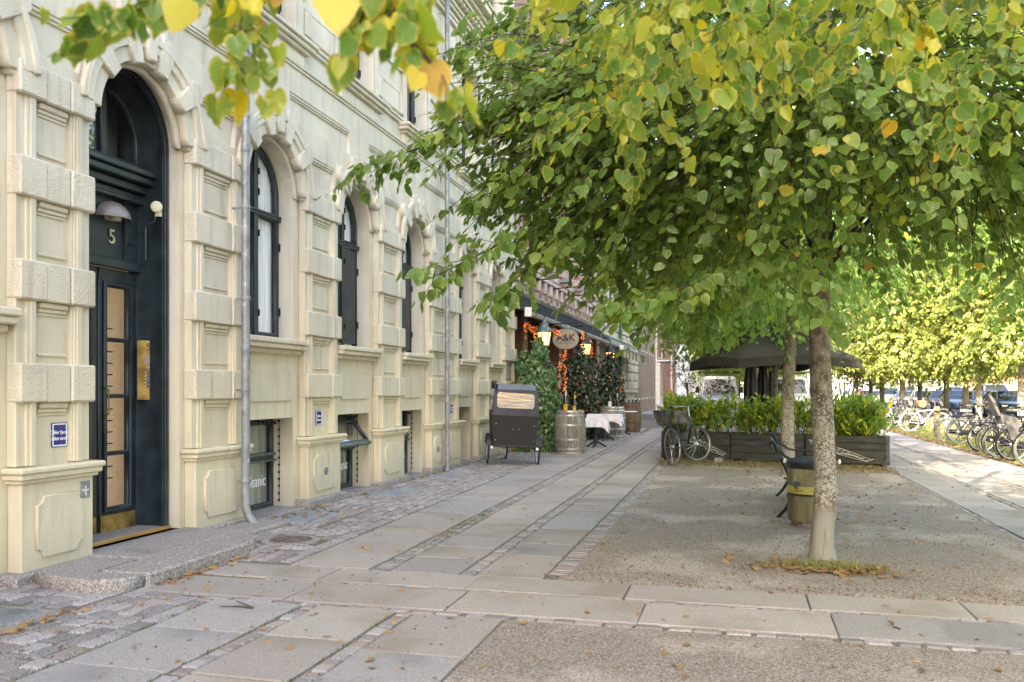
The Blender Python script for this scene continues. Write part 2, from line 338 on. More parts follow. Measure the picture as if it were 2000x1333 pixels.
# ================================================================ SETTING: ground and paving
def sheet(name, pts, z, m, thick=0):
    mb = MB(); mb.add([(x, y, z) for x, y in pts], [tuple(range(len(pts)))])
    o = mb.build(name, m); tag(o, kind='structure'); return o
sheet('ground', [(-150, -60), (260, -60), (260, 420), (-150, 420)], -.035, M['asphalt'])
pav = sheet('pavement', [(-6.2, -3), (6.2, -3), (6.2, 55), (-6.2, 55)], -.009, M['joint'])
grav = sheet('gravel_path', [(-1.33, 6.72), (2.72, 6.72), (2.72, 60), (-1.6, 60), (-1.58, 20), (-1.42, 10)], -.002, M['gravel'])
gr2 = sheet('gravel_yard', [(-1.465, -2), (6.0, -2), (6.0, 5.5), (-1.465, 5.5)], -.002, M['gravel'])
# uneven relief for the gravel close to the camera
def relief(o, x0, x1, y0, y1, step, z):
    nx = int((x1-x0)/step); ny = int((y1-y0)/step)
    X, Y = np.meshgrid(np.linspace(x0, x1, nx+1), np.linspace(y0, y1, ny+1)); Z = z+.0045*np.sin(X*2.1+1.3*np.sin(Y*1.7))*np.sin(Y*2.7)-.002+rng.random(X.shape)*.005
    e = np.minimum(np.minimum(X-x0, x1-X), np.minimum(Y-y0, y1-Y)); k = np.clip(e/.3, 0, 1); Z = (z-.004)*(1-k)+Z*k
    me = bpy.data.meshes.new(o.name); v = np.stack([X, Y, Z], -1).reshape(-1, 3); i = np.arange((nx)*(ny)); r = i//nx*(nx+1)+i % nx
    f = np.stack([r, r+1, r+nx+2, r+nx+1], 1); me.from_pydata(v.tolist(), [], f.tolist()); me.shade_smooth(); me.materials.append(M['gravel']); o.data = me
relief(gr2, -1.465, 6.0, -2, 5.5, .09, .002)
o = sheet('gravel_ground', [(-1.40, 6.72), (2.70, 6.72), (2.70, 18.6), (-1.55, 18.6)], .002, M['gravel']); relief(o, -1.38, 2.70, 6.72, 18.4, .10, .003)
sheet('grass_verge', [(5.45, 10), (9.0, 10), (9.0, 90), (5.45, 90)], .0, M['grass'])
sheet('parking_road', [(9.0, -20), (60, -20), (60, 200), (9.0, 200)], -.008, mat('pale_asphalt', (.2, .195, .185), .9, var=.15, scale=20, bump=.3, bscale=100))
M['paved_far'] = mat('far_paving', (.36, .33, .30), .85, var=.2, scale=3)
sheet('cross_street', [(-6.2, 55), (9, 55), (9, 200), (-6.2, 200)], -.006, M['paved_far'])

slabs = []
def slab(x0, x1, y0, y1, blue=False, skew0=(0, 0), skew1=(0, 0), th=.02):
    """slab as quad prism with slightly irregular corners"""
    g = .006; j = lambda: random.uniform(-.006, .006)
    x0a, x1a = x0+skew0[0], x1+skew0[1]; x0b, x1b = x0+skew1[0], x1+skew1[1]
    z = .006+random.uniform(-.003, .004); tz = random.uniform(-.003, .003)
    c = [(x0a+g+j(), y0+g+j()), (x1a-g+j(), y0+g+j()), (x1b-g+j(), y1-g+j()), (x0b+g+j(), y1-g+j())]
    cx = sum(p[0] for p in c)/4; cy = sum(p[1] for p in c)/4; ch = .007
    out = []
    for k, (a, b) in enumerate(c):
        zz = z+(tz if k < 2 else -tz); d = Vector((cx-a, cy-b)); d.normalize()
        out.append(((a-cx, b-cy, -.04), (a-cx, b-cy, zz-ch*.6), (a-cx+d.x*ch*1.4, b-cy+d.y*ch*1.4, zz)))
    vs = [o_[0] for o_ in out]+[o_[1] for o_ in out]+[o_[2] for o_ in out]
    fs = [(i, (i+1) % 4, (i+1) % 4+4, i+4) for i in range(4)]+[(i+4, (i+1) % 4+4, (i+1) % 4+8, i+8) for i in range(4)]+[(8, 9, 10, 11)]
    mb = MB(); mb.add(vs, fs); o = mb.build('paving_slab', M['slab2'] if blue else M['slab'], pav, loc=(cx, cy, 0.0)); slabs.append(o)
sk = lambda y: -.028*max(0, y-7)
# near rows (before the cross strip)
for (xa, xb) in ((-3.6, -2.93), (-2.80, -2.23), (-2.10, -1.48)):
    y = 5.50
    while y > -.5:
        l = random.uniform(.62, .95); slab(xa, xb, y-l, y, blue=(random.random() < .18) or (xa < -3 and 3.9 < y < 4.9)); y -= l
# far rows
for r_, (xa, xb) in enumerate(((-3.72, -2.98), (-2.80, -2.2), (-2.05, -1.5))):
    y = 6.74
    while y < 34:
        l = random.uniform(.55, .95); xo = -.02*max(0, y-7) if xa < -3.5 else 0
        slab(xa+(xo if 0 else 0), xb, y, y+l, blue=random.random() < (.3 if r_ == 0 else .15), skew0=[sk(y)*q for q in ((1, .55), (.5, .32), (.28, .2))[r_]], skew1=[sk(y+l)*q for q in ((1, .55), (.5, .32), (.28, .2))[r_]]); y += l
# cross strip
for (ya, yb, st) in ((6.24, 6.70, -4.31), (5.60, 6.17, -4.31)):
    x = st
    while x < 5.3:
        l = random.uniform(.95, 1.35); slab(x, x+l, ya, yb, blue=random.random() < .12); x += l
# right path
for (xa, xb) in ((2.78, 3.42), (3.52, 4.12), (4.26, 5.30)):
    y = 6.9
    while y < 36:
        l = random.uniform(.7, 1.1); slab(xa, xb, y, y+l, blue=random.random() < .1); y += l
# setts
S = []   # x, y, lx, ly
x = -3.68
def fill(xa, xb, ya, yb, wx, ly):
    xx = xb
    while xx > xa:
        w = random.uniform(*wx); y = ya+random.uniform(0, .1)
        while y < yb:
            l = random.uniform(*ly); S.append((xx-w/2, y+l/2, w, l)); y += l
        xx -= w
fill(-5.18, -3.62, 1.2, 5.05, (.13, .17), (.16, .27))
n0 = len(S)
fill(-5.22, -4.42, 5.05, 5.48, (.13, .17), (.16, .27))
fill(-4.36, -3.62, 5.0, 5.52, (.13, .17), (.16, .27))
fill(-4.34, -3.95, 5.5, 5.62, (.13, .17), (.16, .27))
fill(-5.22, -3.76, 7.15, 22, (.12, .16), (.15, .25))
fill(-4.3, -3.76, 6.76, 7.15, (.12, .16), (.15, .25))
S = [(a+(.9*sk(b) if a > -4.3 and b > 7 else 0), b, c, d) for a, b, c, d in S]
S = [s for s in S if not (s[0] > -3.75+sk(s[1])*.9 and s[1] > 7)]
y = .8
while y < 30:
    l = random.uniform(.1, .17)
    if not 5.55 < y < 6.72:
        k = sk(y)
        if y < 5.5:
            S += [(-2.865, y, .11, l), (-2.165, y, .11, l)]
        else:
            S += [(-2.89+k*.525, y, .155, l), (-2.125+k*.30, y, .13, l)]
    y += l
y = 6.9
while y < 26:
    l = random.uniform(.055, .085)
    if y > 6.9: S.append((-1.40+sk(y)*.18, y, .20, l))
    y += l
x = -3.6
while x < 5.3:
    l = random.uniform(.12, .2); S += [(x, 5.545, l, .09), (x+.05, 6.205, l, .055)]; x += l
y = 7
while y < 30:
    l = random.uniform(.12, .2); S += [(3.47, y, .08, l), (4.19, y, .11, l), (2.74, y, .07, l)]; y += l
EXC = [(-5.35, -4.33, 2.88, 5.0), (-5.3, -4.35, 8.75, 10.1), (-5.3, -4.6, 11.35, 12.5), (-5.3, -4.6, 13.9, 14.9), (-5.3, -4.5, 17.0, 17.9), (-4.62, -4.0, 7.55, 8.15)]
S = [s for s in S if not any(a < s[0] < b and c < s[1] < d for a, b, c, d in EXC)]
def vis(s):
    d = Vector((s[0], s[1], 0)); Z = d.y*cs-d.x*sn
    return Z if (Z > 1.5 and abs((d.x*cs+d.y*sn)/Z) < .62 and Z > 3.6) else Z+100
S.sort(key=vis)
def sett_geo(lx, ly, sd):
    rnd = random.Random(sd); mb = MB(); c = []
    for (a, b) in ((-1, -1), (1, -1), (1, 1), (-1, 1)): c.append((a*lx/2*(1-rnd.uniform(.06, .18)), b*ly/2*(1-rnd.uniform(.05, .15))))
    z = rnd.uniform(0, .006); vs = [(a, b, -.03) for a, b in c]+[(a, b, z-.008) for a, b in c]+[(a*.82, b*.82, z+rnd.uniform(0, .003)) for a, b in c]
    fs = [(i, (i+1) % 4, (i+1) % 4+4, i+4) for i in range(4)]+[(i+4, (i+1) % 4+4, (i+1) % 4+8, i+8) for i in range(4)]+[(8, 9, 10, 11)]
    return mb.add(vs, fs)
SM = [sett_geo(1, 1, k).mesh(M['sett' if k % 3 else 'sett2'], 'sett') for k in range(9)]
for me in SM:     # unit meshes: keep z real
    pass
for k, (x, y, lx, ly) in enumerate(S[:300]):
    link('sett', SM[k % 9], pav, (x, y, random.uniform(-.003, .003)), (random.uniform(-.02, .02), random.uniform(-.02, .02), random.uniform(-.05, .05)), scale=(lx, ly, 1))
mb = MB(); mb2 = MB()
for k, (x, y, lx, ly) in enumerate(S[300:]):
    g = sett_geo(lx, ly, k); m_ = mb if k % 3 else mb2; dz = random.uniform(-.003, .003)
    m_.add([(a+x, b+y, c+dz) for a, b, c in g.v], g.f)
o = mb.build('setts', M['sett'], pav); o['kind'] = 'stuff'
o = mb2.build('pink_setts', M['sett2'], pav); o['kind'] = 'stuff'
# far setts crossing the path
# loose grit on the gravel
def grit(n, reg, name, cols, smin, smax, zz=.004):
    m_ = mat(name+'_stone', cols[0], .9, var=.3, scale=30, col2=cols[1])
    P_ = []; 
    while len(P_) < n:
        x0, x1, y0, y1 = reg[int(rng.integers(len(reg)))]; P_.append((rng.uniform(x0, x1), y0+(y1-y0)*rng.random()**1.6))
    mb = MB()
    for (x, y) in P_:
        s = random.uniform(smin, smax); a = random.uniform(0, 6.3); h = s*random.uniform(.35, .6)
        v = [(x+s*math.cos(a+k*2.1)*random.uniform(.7, 1.2), y+s*math.sin(a+k*2.1)*random.uniform(.7, 1.2), zz-.004) for k in range(3)]+[(x, y, zz+h)]
        mb.add(v, [(0, 1, 3), (1, 2, 3), (2, 0, 3)])
    o = mb.build(name, m_); tag(o, kind='stuff', label='loose pale grit scattered on the gravel path', cat='grit'); return o

grit(30000, [(-1.4, 6.0, 3.2, 5.55), (-1.3, 2.7, 6.72, 14), (-1.3, 2.7, 6.72, 9)], 'grit', ((.44, .40, .34), (.19, .16, .13)), .002, .006)

o = grit(2600, [(-1.4, 6.0, 3.2, 5.55), (-1.3, 2.7, 6.72, 16), (-1.3, 2.7, 6.72, 10), (-4.5, -1.5, 3, 12)], 'debris', ((.20, .12, .06), (.10, .07, .045)), .005, .017, .008); o['label'] = 'brown plant debris strewn over the gravel'; o['category'] = 'debris'

# ================================================================ CREAM FACADE BUILDING
D0 = 5.33
bld = empty('apartment_building', (-5.6, 9, 0), 0, 'long cream stucco apartment building with rusticated piers and arched windows, number 5', 'building')
def bpart(mb, name, m, parent=None, **k): return mb.build(name, m, parent or bld, world=True, **k)
def bplate(name, sp, Dfront, depth, m, bevel=0, parent=None):
    me = curve_mesh(sp, depth, bevel, m, name, 'x', (-Dfront-depth/2, 0, 0)); return link(name, me, parent or bld, world=True)
def rect(y0, y1, z0, z1): return [(y0, z0), (y1, z0), (y1, z1), (y0, z1)]
def arch(c, r, z0, zs, n=20): return [(c-r, z0), (c+r, z0)]+[(c+r*math.cos(PI*k/n), zs+r*math.sin(PI*k/n)) for k in range(n+1)]
piers = [(.8, 1.75), (3.15, 4.1), (5.52, 6.34), (7.75, 8.71), (10.15, 11.14), (12.51, 13.54), (14.82, 16.6), (17.75, 18.8), (19.9, 21.1)]
opens = [((piers[i][1]+piers[i+1][0])/2, piers[i+1][0]-piers[i][1]) for i in range(len(piers)-1)]
DOOR = 2; ZS = 3.93
# back wall with all ground floor openings
holes = []
for i, (c, w) in enumerate(opens):
    h = w/2-.14
    if i == DOOR: holes.append(arch(c, w/2-.06, .1, ZS)); continue
    holes.append(arch(c, h, 2.06, ZS))
    if i < 7: holes.append(rect(c-h-.02, c+h+.0, .0 if i != 7 else 0, 1.15))
    else: holes.append(rect(c-h, c+h, .9, 1.72))
bplate('wall', [rect(-3, 21.1, -.15, 5.3)]+holes, 5.47, .3, M['plaster'])
# ashlar zone above the springing: outline with arches cut from the lower edge
out = [(-3, 5.56), (-3, ZS)]
for i, (c, w) in enumerate(opens):
    r = w/2-.04; out += [(c+r*math.cos(PI-PI*k/20), ZS+r*math.sin(PI-PI*k/20)) for k in range(21)]
out += [(21.1, ZS), (21.1, 5.56)]
hs = []
for i, (a, b) in enumerate(piers):
    ca = opens[i-1][0] if i > 0 else a-.7; cb = opens[i][0] if i < len(opens) else b+.7
    m_ = (a+b)/2; q = (b-a)/2
    # trapezoid panel between the arches
    if i < 8:
        hs.append([(m_-q*.62, 4.17), (m_+q*.62, 4.17), (m_+q*.74, 4.54), (m_-q*.74, 4.54)])
        hs.append(rect(ca+.34, cb-.34, 4.88, 5.21))
    else: hs.append([(m_-q*.62, 4.17), (m_+q*.62, 4.17), (m_+q*.74, 4.54), (m_-q*.74, 4.54)])
bplate('ashlar_wall', [out]+hs, 5.375, .095, M['plaster'], .006)
for h in hs:
    mb = MB(); mc = MB()
    ys = [p[0] for p in h]; zs = [p[1] for p in h]
    mb.box(-5.465, -5.425, min(ys)-.05, max(ys)+.05, min(zs)-.05, max(zs)+.05)
    y0, y1 = h[3][0], h[2][0]
    mc.box(-5.43, -5.385, y0+.003, y1-.003, max(zs)-.035, max(zs)-.002, .008); mc.box(-5.43, -5.400, y0+.003, y1-.003, max(zs)-.06, max(zs)-.037, .006)
    bpart(mb, 'recessed_panel', M['plaster']); bpart(mc, 'panel_moulding', M['plaster'])
def ringpts(c, r0, r1, a0, a1, n=8):
    return [(c+r1*math.cos(a0+(a1-a0)*k/n), ZS+r1*math.sin(a0+(a1-a0)*k/n)) for k in range(n+1)]+[(c+r0*math.cos(a1-(a1-a0)*k/n), ZS+r0*math.sin(a1-(a1-a0)*k/n)) for k in range(n+1)]
R_ = math.radians
for i, (c, w) in enumerate(opens):
    r = w/2-.04
    if c > 0:
        bplate('archivolt', [ringpts(c, r-.05, r+.19, R_(3), R_(177), 24)], 5.345, .09, M['plaster'], .008)
        bplate('archivolt_fillet', [ringpts(c, r+.08, r+.20, R_(3), R_(177), 24)], 5.315, .06, M['plaster'], .010)
        bplate('archivolt_bead', [ringpts(c, r+.16, r+.23, R_(3), R_(177), 24)], 5.295, .06, M['plaster'], .010)
        bplate('arch_reveal_ring', [ringpts(c, r-.10, r-.03, 0, PI, 24)], 5.44, .06, M['plaster'], .006)
        for (a0, a1, ro) in ((32, 47, .30), (66, 80, .33), (100, 114, .33), (133, 148, .30)):
            a, b = R_(a0), R_(a1); am = (a+b)/2
            f = lambda rr, an: (c+rr*math.cos(an), ZS+rr*math.sin(an))
            pts = [f(r-.07, a), f((r+ro)/1, a), f((r+ro), b), f(r-.07, b)]
            if a0 in (32, 133):   # squared outer corner
                o1, o2 = f(r+ro-.02, a), f(r+ro-.02, b); sg = 1 if a0 == 32 else -1
                pts = [f(r-.07, a), o1, (o1[0] if sg > 0 else o1[0], o1[1]) , (max(o1[0], o2[0]) if sg > 0 else min(o1[0], o2[0]), max(o1[1], o2[1])), o2, f(r-.07, b)]
                pts = [p for k, p in enumerate(pts) if k != 2]
            bplate('voussoir', [pts], 5.298, .13, M['rock'], .014)
        key = [(c-.07, ZS+r-.02), (c+.07, ZS+r-.02), (c+.09, ZS+r+.27), (c-.09, ZS+r+.27)]
        bplate('keystone', [key], 5.285, .1, M['plaster'], .02)
        mk = MB()
        mk.box(-5.36, -5.30, c-.10, c+.10, ZS+r+.27, ZS+r+.31, .008)
        bpart(mk, 'keystone_cap', M['plaster'])
# piers
ZB = [1.40, 2.205, 3.01, 3.80]
for pi_, (a, b) in enumerate(piers):
    mb = MB(); mb.box(-5.469, -5.425, a+.06, b-.06, .85, 3.95); bpart(mb, 'pier_core', M['plaster'])
    e = .26 if b-a < 1.3 else .3
    segs = [(a, b)] if b-a < 1.3 else [(a, a+.85), (b-.85, b)]
    for (s0, s1) in ((a, a+e-.02), (b-e+.02, b)):
        mb = MB(); mb.box(-5.47, -5.385, s0+.012, s1-.012, .9, 3.95, .008)
        mb.box(-5.39, -5.368, s0+(.10 if s0 == a else .03), s1-(.03 if s0 == a else .10), .9, 3.95, .006)
        mb.box(-5.37, -5.355, s0+(.135 if s0 == a else .05), s1-(.05 if s0 == a else .135), .9, 3.95, .005)
        bpart(mb, 'pilaster_strip', M['plaster'])
    for k, zb in enumerate(ZB):
        mb = MB(); zt = zb+.31 if k < 3 else zb+.26
        mb.box(-5.43, -5.375, a+e, b-e, zb-.05, zb-.002, .01); mb.box(-5.43, -5.395, a+e, b-e, zb-.085, zb-.052, .008); mb.box(-5.43, -5.41, a+e, b-e, zb-.11, zb-.087, .005)
        bpart(mb, 'pier_moulding', M['plaster'])
        if k < 3: mb = MB(); mb.box(-5.43, -5.405, a+e, b-e, zt+.06, zt+.085, .006); bpart(mb, 'panel_ledge', M['plaster'])
    for k, zb in enumerate(ZB):
        zt = zb+.31 if k < 3 else zb+.26
        xs = [a, a+e+.02, b-e-.02, b]
        if b-a > 1.3: xs = [a, a+.3, a+.62, b-.62, b-.3, b]
        for q in range(len(xs)-1):
            end = q in (0, len(xs)-2); mb = MB()
            mb.box(-5.47, -5.325 if end else -5.335, xs[q]+(.0 if q else -.0)+.002, xs[q+1]-.002, zb, zt, .014 if end else .01)
            bpart(mb, 'rusticated_block', M['rock'])
    # plinth
    mb = MB(); mb.box(-5.47, -5.34, a+.02, b-.02, -.1, .82, .01); bpart(mb, 'plinth', M['plaster'])
    mb = MB(); mb.box(-5.47, -5.265, a-.055, b+.055, .845, .895, .014); mb.box(-5.47, -5.285, a-.035, b+.035, .80, .85, .01); mb.box(-5.47, -5.31, a-.01, b+.01, .77, .803, .008)
    bpart(mb, 'plinth_cap', M['plaster'])
    pan = [(a+.16, b-.16)] if b-a < 1.3 else [(a+.12, a+.62), (b-.78, b-.14)]
    for (u0, u1) in pan:
        n_ = .07; z0, z1 = .17, .66
        def nc(cx, cy, a0): return [(cx+n_*math.cos(R_(a0+90*k/4)), cy+n_*math.sin(R_(a0+90*k/4))) for k in range(5)]
        pts = nc(u0, z0, 0)[::-1]+nc(u1, z0, 90)[::-1]+nc(u1, z1, 180)[::-1]+nc(u0, z1, 270)[::-1]
        bplate('vermiculated_panel', [pts], 5.315, .03, M['rock'], .008)
    mb = MB(); y = a-.09
    while y < b+.05:
        l = min(random.uniform(.55, .8), b+.07-y); mb.box(-5.5, -5.275+random.uniform(-.01, .02), y, y+l-.008, -.1, .085+random.uniform(-.01, .01), .02); y += l+.001
        if b+.07-y < .05: break
    bpart(mb, 'granite_base', M['granite'])
# sills, aprons, windows
def window(c, h, z0, zs, Df, tr, name='window', curtain=True, arched=True, parent=bld):
    fr = .075
    outl = arch(c, h, z0, zs) if arched else rect(c-h, c+h, z0, zs)
    if arched:
        h1 = rect(c-h+fr, c-.03, z0+fr, tr-.045), rect(c+.03, c+h-fr, z0+fr, tr-.045)
        ri = h-fr; n = 10
        A = [(c-.03, tr+.06)]+[(c-.03, zs+math.sqrt(ri*ri-.0009))]+[(c+ri*math.cos(PI/2+.06+(PI/2-.06)*k/n), zs+ri*math.sin(PI/2+.06+(PI/2-.06)*k/n)) for k in range(n+1)]+[(c-ri, tr+.06)]
        B = [(2*c-p[0], p[1]) for p in A]
        hol = list(h1)+[A, B]
    else:
        hol = [rect(c-h+fr, c-.03, z0+fr, tr-.045), rect(c+.03, c+h-fr, z0+fr, tr-.045), rect(c-h+fr, c-.03, tr+.05, zs-fr), rect(c+.03, c+h-fr, tr+.05, zs-fr)]
    w = bplate(name, [outl]+hol, Df, .07, M['frame'], .012, parent)
    mb = MB(); mb.box(-Df+.005, -Df+.04, c-h+.01, c+h-.01, tr-.03, tr+.015, .01); mb.lathe([(.018, -h+.03), (.018, h-.03)], (-Df+.035, c, tr+.02), 8, 'y'); mb.build('transom', M['frame'], w, world=True)
    mb = MB(); mb.box(-Df-.0, -Df+.07, c-h+.0, c+h, z0-.03, z0+.02, .008); mb.box(-Df+.004, -Df+.025, c-.045, c+.045, z0+.02, zs+(h*.9 if arched else -.02), .006); mb.build('mullion', M['frame'], w, world=True)
    mb = MB()
    for zz in (tr+.25, tr+.5, tr-.25, z0+.3): mb.box(-Df+.02, -Df+.04, c+.035, c+.05, zz-.04, zz+.04)
    for zz in (z0+.35, tr-.35): mb.lathe([(.011, -.05), (.011, .05)], (-Df+.012, c+h-.008, zz), 6, 'z')
    mb.build('hinge', M['black'], w, world=True)
    outl2 = arch(c, h-.03, z0+.03, zs) if arched else rect(c-h+.03, c+h-.03, z0+.03, zs-.03)
    link('pane', curve_mesh([outl2], .006, 0, M['glass'], 'pane', 'x', (-Df-.045, 0, 0)), w, world=True)
    if curtain:
        zt = zs+h if arched else zs
        for sgn in (-1, 1):
            n = 36; vs = []
            for k in range(n+1):
                t = k/n; yy = c+sgn*(h-.02-t*(h-.1)); xx = -Df-.085-.014*math.sin(t*34)-.008*math.sin(t*11+1); 
                zz = zt if not arched else zs+math.sqrt(max(0, (h+.02)**2-(yy-c)**2)); vs += [(xx, yy, z0+.02), (xx, yy, zz)]
            mb = MB(); mb.add(vs, [(2*k, 2*k+2, 2*k+3, 2*k+1) for k in range(n)]); mb.build('curtain', M['curtain'], w, world=True, smooth=True)
    return w
for i, (c, w) in enumerate(opens):
    if i == DOOR: continue
    h = w/2-.14
    window(c, h+.0, 2.14, ZS, 5.66, 3.66)
    mb = MB(); mb.box(-5.75, -5.29, c-w/2+.01, c+w/2-.01, 2.06, 2.125, .012); mb.box(-5.5, -5.32, c-w/2+.015, c+w/2-.015, 2.0, 2.062, .012); mb.box(-5.5, -5.40, c-w/2+.03, c+w/2-.03, 1.94, 2.003, .012)
    bpart(mb, 'sill', M['plaster'])
    if i < 7: 
        q = w/2-.2; n_ = .05
        pts = [(c-q, 1.36+n_), (c-q+n_, 1.36+n_), (c-q+n_, 1.36), (c+q-n_, 1.36), (c+q-n_, 1.36+n_), (c+q, 1.36+n_), (c+q, 1.74), (c-q, 1.74)]
        bplate('apron_panel', [pts], 5.445, .03, M['rock'], .008)
    # dark room behind
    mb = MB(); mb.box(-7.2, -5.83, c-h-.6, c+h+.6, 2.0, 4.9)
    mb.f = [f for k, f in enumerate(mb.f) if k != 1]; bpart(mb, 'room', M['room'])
# cellar windows
M['net'] = mat('net_curtain', (.30, .30, .24), .9, var=.25, scale=3, stretch=(8, 8, .3))
CL = {3: 'glazed', 4: 'tilt', 5: 'glazed', 6: 'door'}
for i, (c, w) in enumerate(opens):
    if i in (DOOR, 7): continue
    h = w/2-.12; Df = 5.74
    y0, y1 = c-h-.02, c+h
    wf = bplate('cellar_window', [rect(y0, y1, 0.0, 1.17), rect(y0+.07, y1-.07, .08, .60), rect(y0+.07, y1-.07, .70, 1.06)], Df, .07, M['frame'], .01)
    mb = MB(); mb.box(-Df-.05, -Df-.044, y0+.05, y1-.05, .06, .63); 
    if CL.get(i) != 'tilt': mb.box(-Df-.05, -Df-.044, y0+.05, y1-.05, .68, 1.08)
    mb.build('pane', M['glass'], wf, world=True)
    mb = MB(); mb.box(-Df+.004, -Df+.05, y0+.02, y1-.02, .60, .625, .008); mb.box(-Df+.004, -Df+.04, y0+.02, y1-.02, .675, .71, .008); mb.build('transom', M['greenframe'] if i in (3, 5) else M['frame'], wf, world=True)
    mb = MB(); mb.box(-Df-.09, -Df-.08, y0-.0, y1+.0, -.1, 1.3); mb.build('net_curtain', M['net'], wf, world=True)
    mb = MB(); mb.box(-5.8, -5.30, y0-.0, y1+.0, -.1, .02, .01); mb.build('window_step', M['granite'], wf, world=True)
    mb = MB(); mb.box(-Df+.006, -Df+.012, y0+.1, y0+.45, 1.085, 1.115); mb.build('label_strip', M['cream'], wf, world=True)
    if i in (3, 4, 5):
        link('lettering', text_mesh('cleanic', .21, M['letter'], map_='x', off=(-Df-.035, c+.22, .36), sx=.8), wf, world=True)
    if i == 4:
        # hopper casement tilted out
        t = MB(); L = .42; an = R_(38)
        fr_ = bplate('tilted_casement', [rect(y0+.03, y1-.03, -.44, 0), rect(y0+.09, y1-.09, -.38, -.05)], 0, .045, M['frame'], .006, wf)
        Lp = fr_.location.copy(); fr_.location = Lp+Vector((-Df+.03, 0, 1.06)); fr_.rotation_euler = (0, -an, 0)
        g = MB(); g.box(-.03, -.026, y0+.08, y1-.08, -.39, -.04); o = g.build('casement_pane', M['glass'], wf, world=True); o.location = fr_.location; o.rotation_euler = (0, -an, 0)
        g = MB(); g.box(-.05, .012, y0+.02, y1-.02, -.47, -.43, .006); o = g.build('casement_rail', M['greenframe'], wf, world=True); o.location = fr_.location; o.rotation_euler = (0, -an, 0)
    # garland wire above the cellar window
    if i in (3, 4, 5):
        g = MB(); pts = [(-5.66, y0+.05+(y1-y0-.08)*k/12, 1.12-.02*math.sin(PI*k/12*3)-.01*(k % 2)) for k in range(13)]+[(-5.66, y1-.02, 1.1-.09*k+.0) for k in range(1, 12)]
        g.tube(pts, .006, 4)
        for p in pts: g.box(p[0]-.012, p[0]+.012, p[1]-.01, p[1]+.01, p[2]-.03, p[2])
        g.build('wire_garland', M['black'], wf, world=True)
# black board with old lettering under the last window
c, w = opens[7]
mb = MB(); mb.box(-5.62, -5.58, c-.40, c+.42, 1.17, 1.72, .005); ob = bpart(mb, 'notice_board', mat('board_glass', (.03, .045, .03), .2, var=.4, scale=9))
link('lettering', text_mesh('2021', .17, M['letter'], map_='x', off=(-5.575, c+.12, 1.52), sx=.9), ob, world=True)
# vents in plinth panels
for (yy, zz) in ((10.62, .42), (15.12, .42)):
    mb = MB(); mb.lathe([(.055, 0), (.055, .012), (.045, .016)], (-5.318, yy, zz), 14, 'x'); v_ = bpart(mb, 'vent_grille', M['steel'])
# upper storeys
hs = []
for i, (c, w) in enumerate(opens): hs.append(rect(c-.5, c+.5, 5.97, 8.2)); hs.append(rect(c-.5, c+.5, 10.2, 12.2)); hs.append(rect(c-.5, c+.5, 13.2, 14.9))
bplate('upper_wall', [rect(-3, 21.1, 5.5, 16)]+hs, 5.40, .25, M['plaster'])
mb = MB(); mb.box(-5.5, -5.33, -3, 21.13, 5.565, 5.60, .01); mb.box(-5.5, -5.35, -3, 21.12, 5.53, 5.567, .008); bpart(mb, 'string_course', M['plaster'])
for i, (c, w) in enumerate(opens):
    window(c, .5, 5.99, 8.2, 5.6, 7.35, arched=False, curtain=i != 5)
    mb = MB(); mb.box(-5.6, -5.20, c-.80, c+.80, 5.855, 5.91, .012); mb.box(-5.5, -5.235, c-.77, c+.77, 5.80, 5.858, .01); mb.box(-5.5, -5.28, c-.70, c+.70, 5.755, 5.802, .01); mb.box(-5.5, -5.34, c-.66, c+.66, 5.60, 5.757, .006)
    bpart(mb, 'window_ledge', M['plaster'])
    bplate('window_surround', [rect(c-.66, c+.66, 5.92, 8.4), rect(c-.51, c+.51, 5.90, 8.21)], 5.355, .05, M['plaster'], .006)
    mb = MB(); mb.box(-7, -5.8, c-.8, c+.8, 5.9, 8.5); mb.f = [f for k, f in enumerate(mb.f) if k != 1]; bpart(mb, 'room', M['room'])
    for z0 in (10.2, 13.2):
        mb = MB(); mb.box(-5.66, -5.6, c-.5, c+.5, z0, z0+2.0); bpart(mb, 'upper_window', M['glassd'])
    for j, (a, b) in enumerate(piers[:9]):
        pass
for (a, b) in piers:
    a1, b1 = a-.02, b+.02
    mb = MB()
    mb.box(-5.5, -5.33, a1, b1, 5.94, 5.985, .008); mb.box(-5.5, -5.355, a1, b1, 5.89, 5.942, .008)
    bpart(mb, 'ledge_moulding', M['plaster'])
    for z in (6.40, 7.10, 7.80, 8.45): mb = MB(); mb.box(-5.5, -5.385, a1, b1, z, z+.03, .005); bpart(mb, 'band_moulding', M['plaster'])
    e = .17
    for z in (6.05, 6.75, 7.45, 8.12):
        mb = MB(); mb.box(-5.45, -5.365, a1+e+.02, b1-e-.02, z, z+.32, .012); bpart(mb, 'upper_panel', M['plaster'])
        mb = MB(); mb.box(-5.42, -5.37, a1+e+.02, b1-e-.02, z+.325, z+.36, .006); bpart(mb, 'panel_moulding', M['plaster'])
        for (s0, s1) in ((a1, a1+e), (b1-e, b1)):
            mb = MB(); mb.box(-5.45, -5.345, s0, s1, z, z+.32, .01); bpart(mb, 'quoin_block', M['rock'])
mb = MB()
for (z0, z1, d) in ((8.62, 8.70, 5.33), (8.70, 8.76, 5.30), (8.84, 8.90, 5.29), (8.90, 8.98, 5.25), (9.06, 9.14, 5.12), (9.14, 9.22, 5.05), (9.22, 9.34, 4.92), (9.34, 9.40, 4.88)):
    mb.box(-5.5, -d, -3, 21.15, z0+.001, z1-.001, .01)
bpart(mb, 'cornice', M['plaster'])
mb = MB(); y = -2.8
while y < 21: mb.box(-5.4, -5.16, y, y+.10, 8.985, 9.055, .006); y += .2
bpart(mb, 'dentils', M['plaster'])
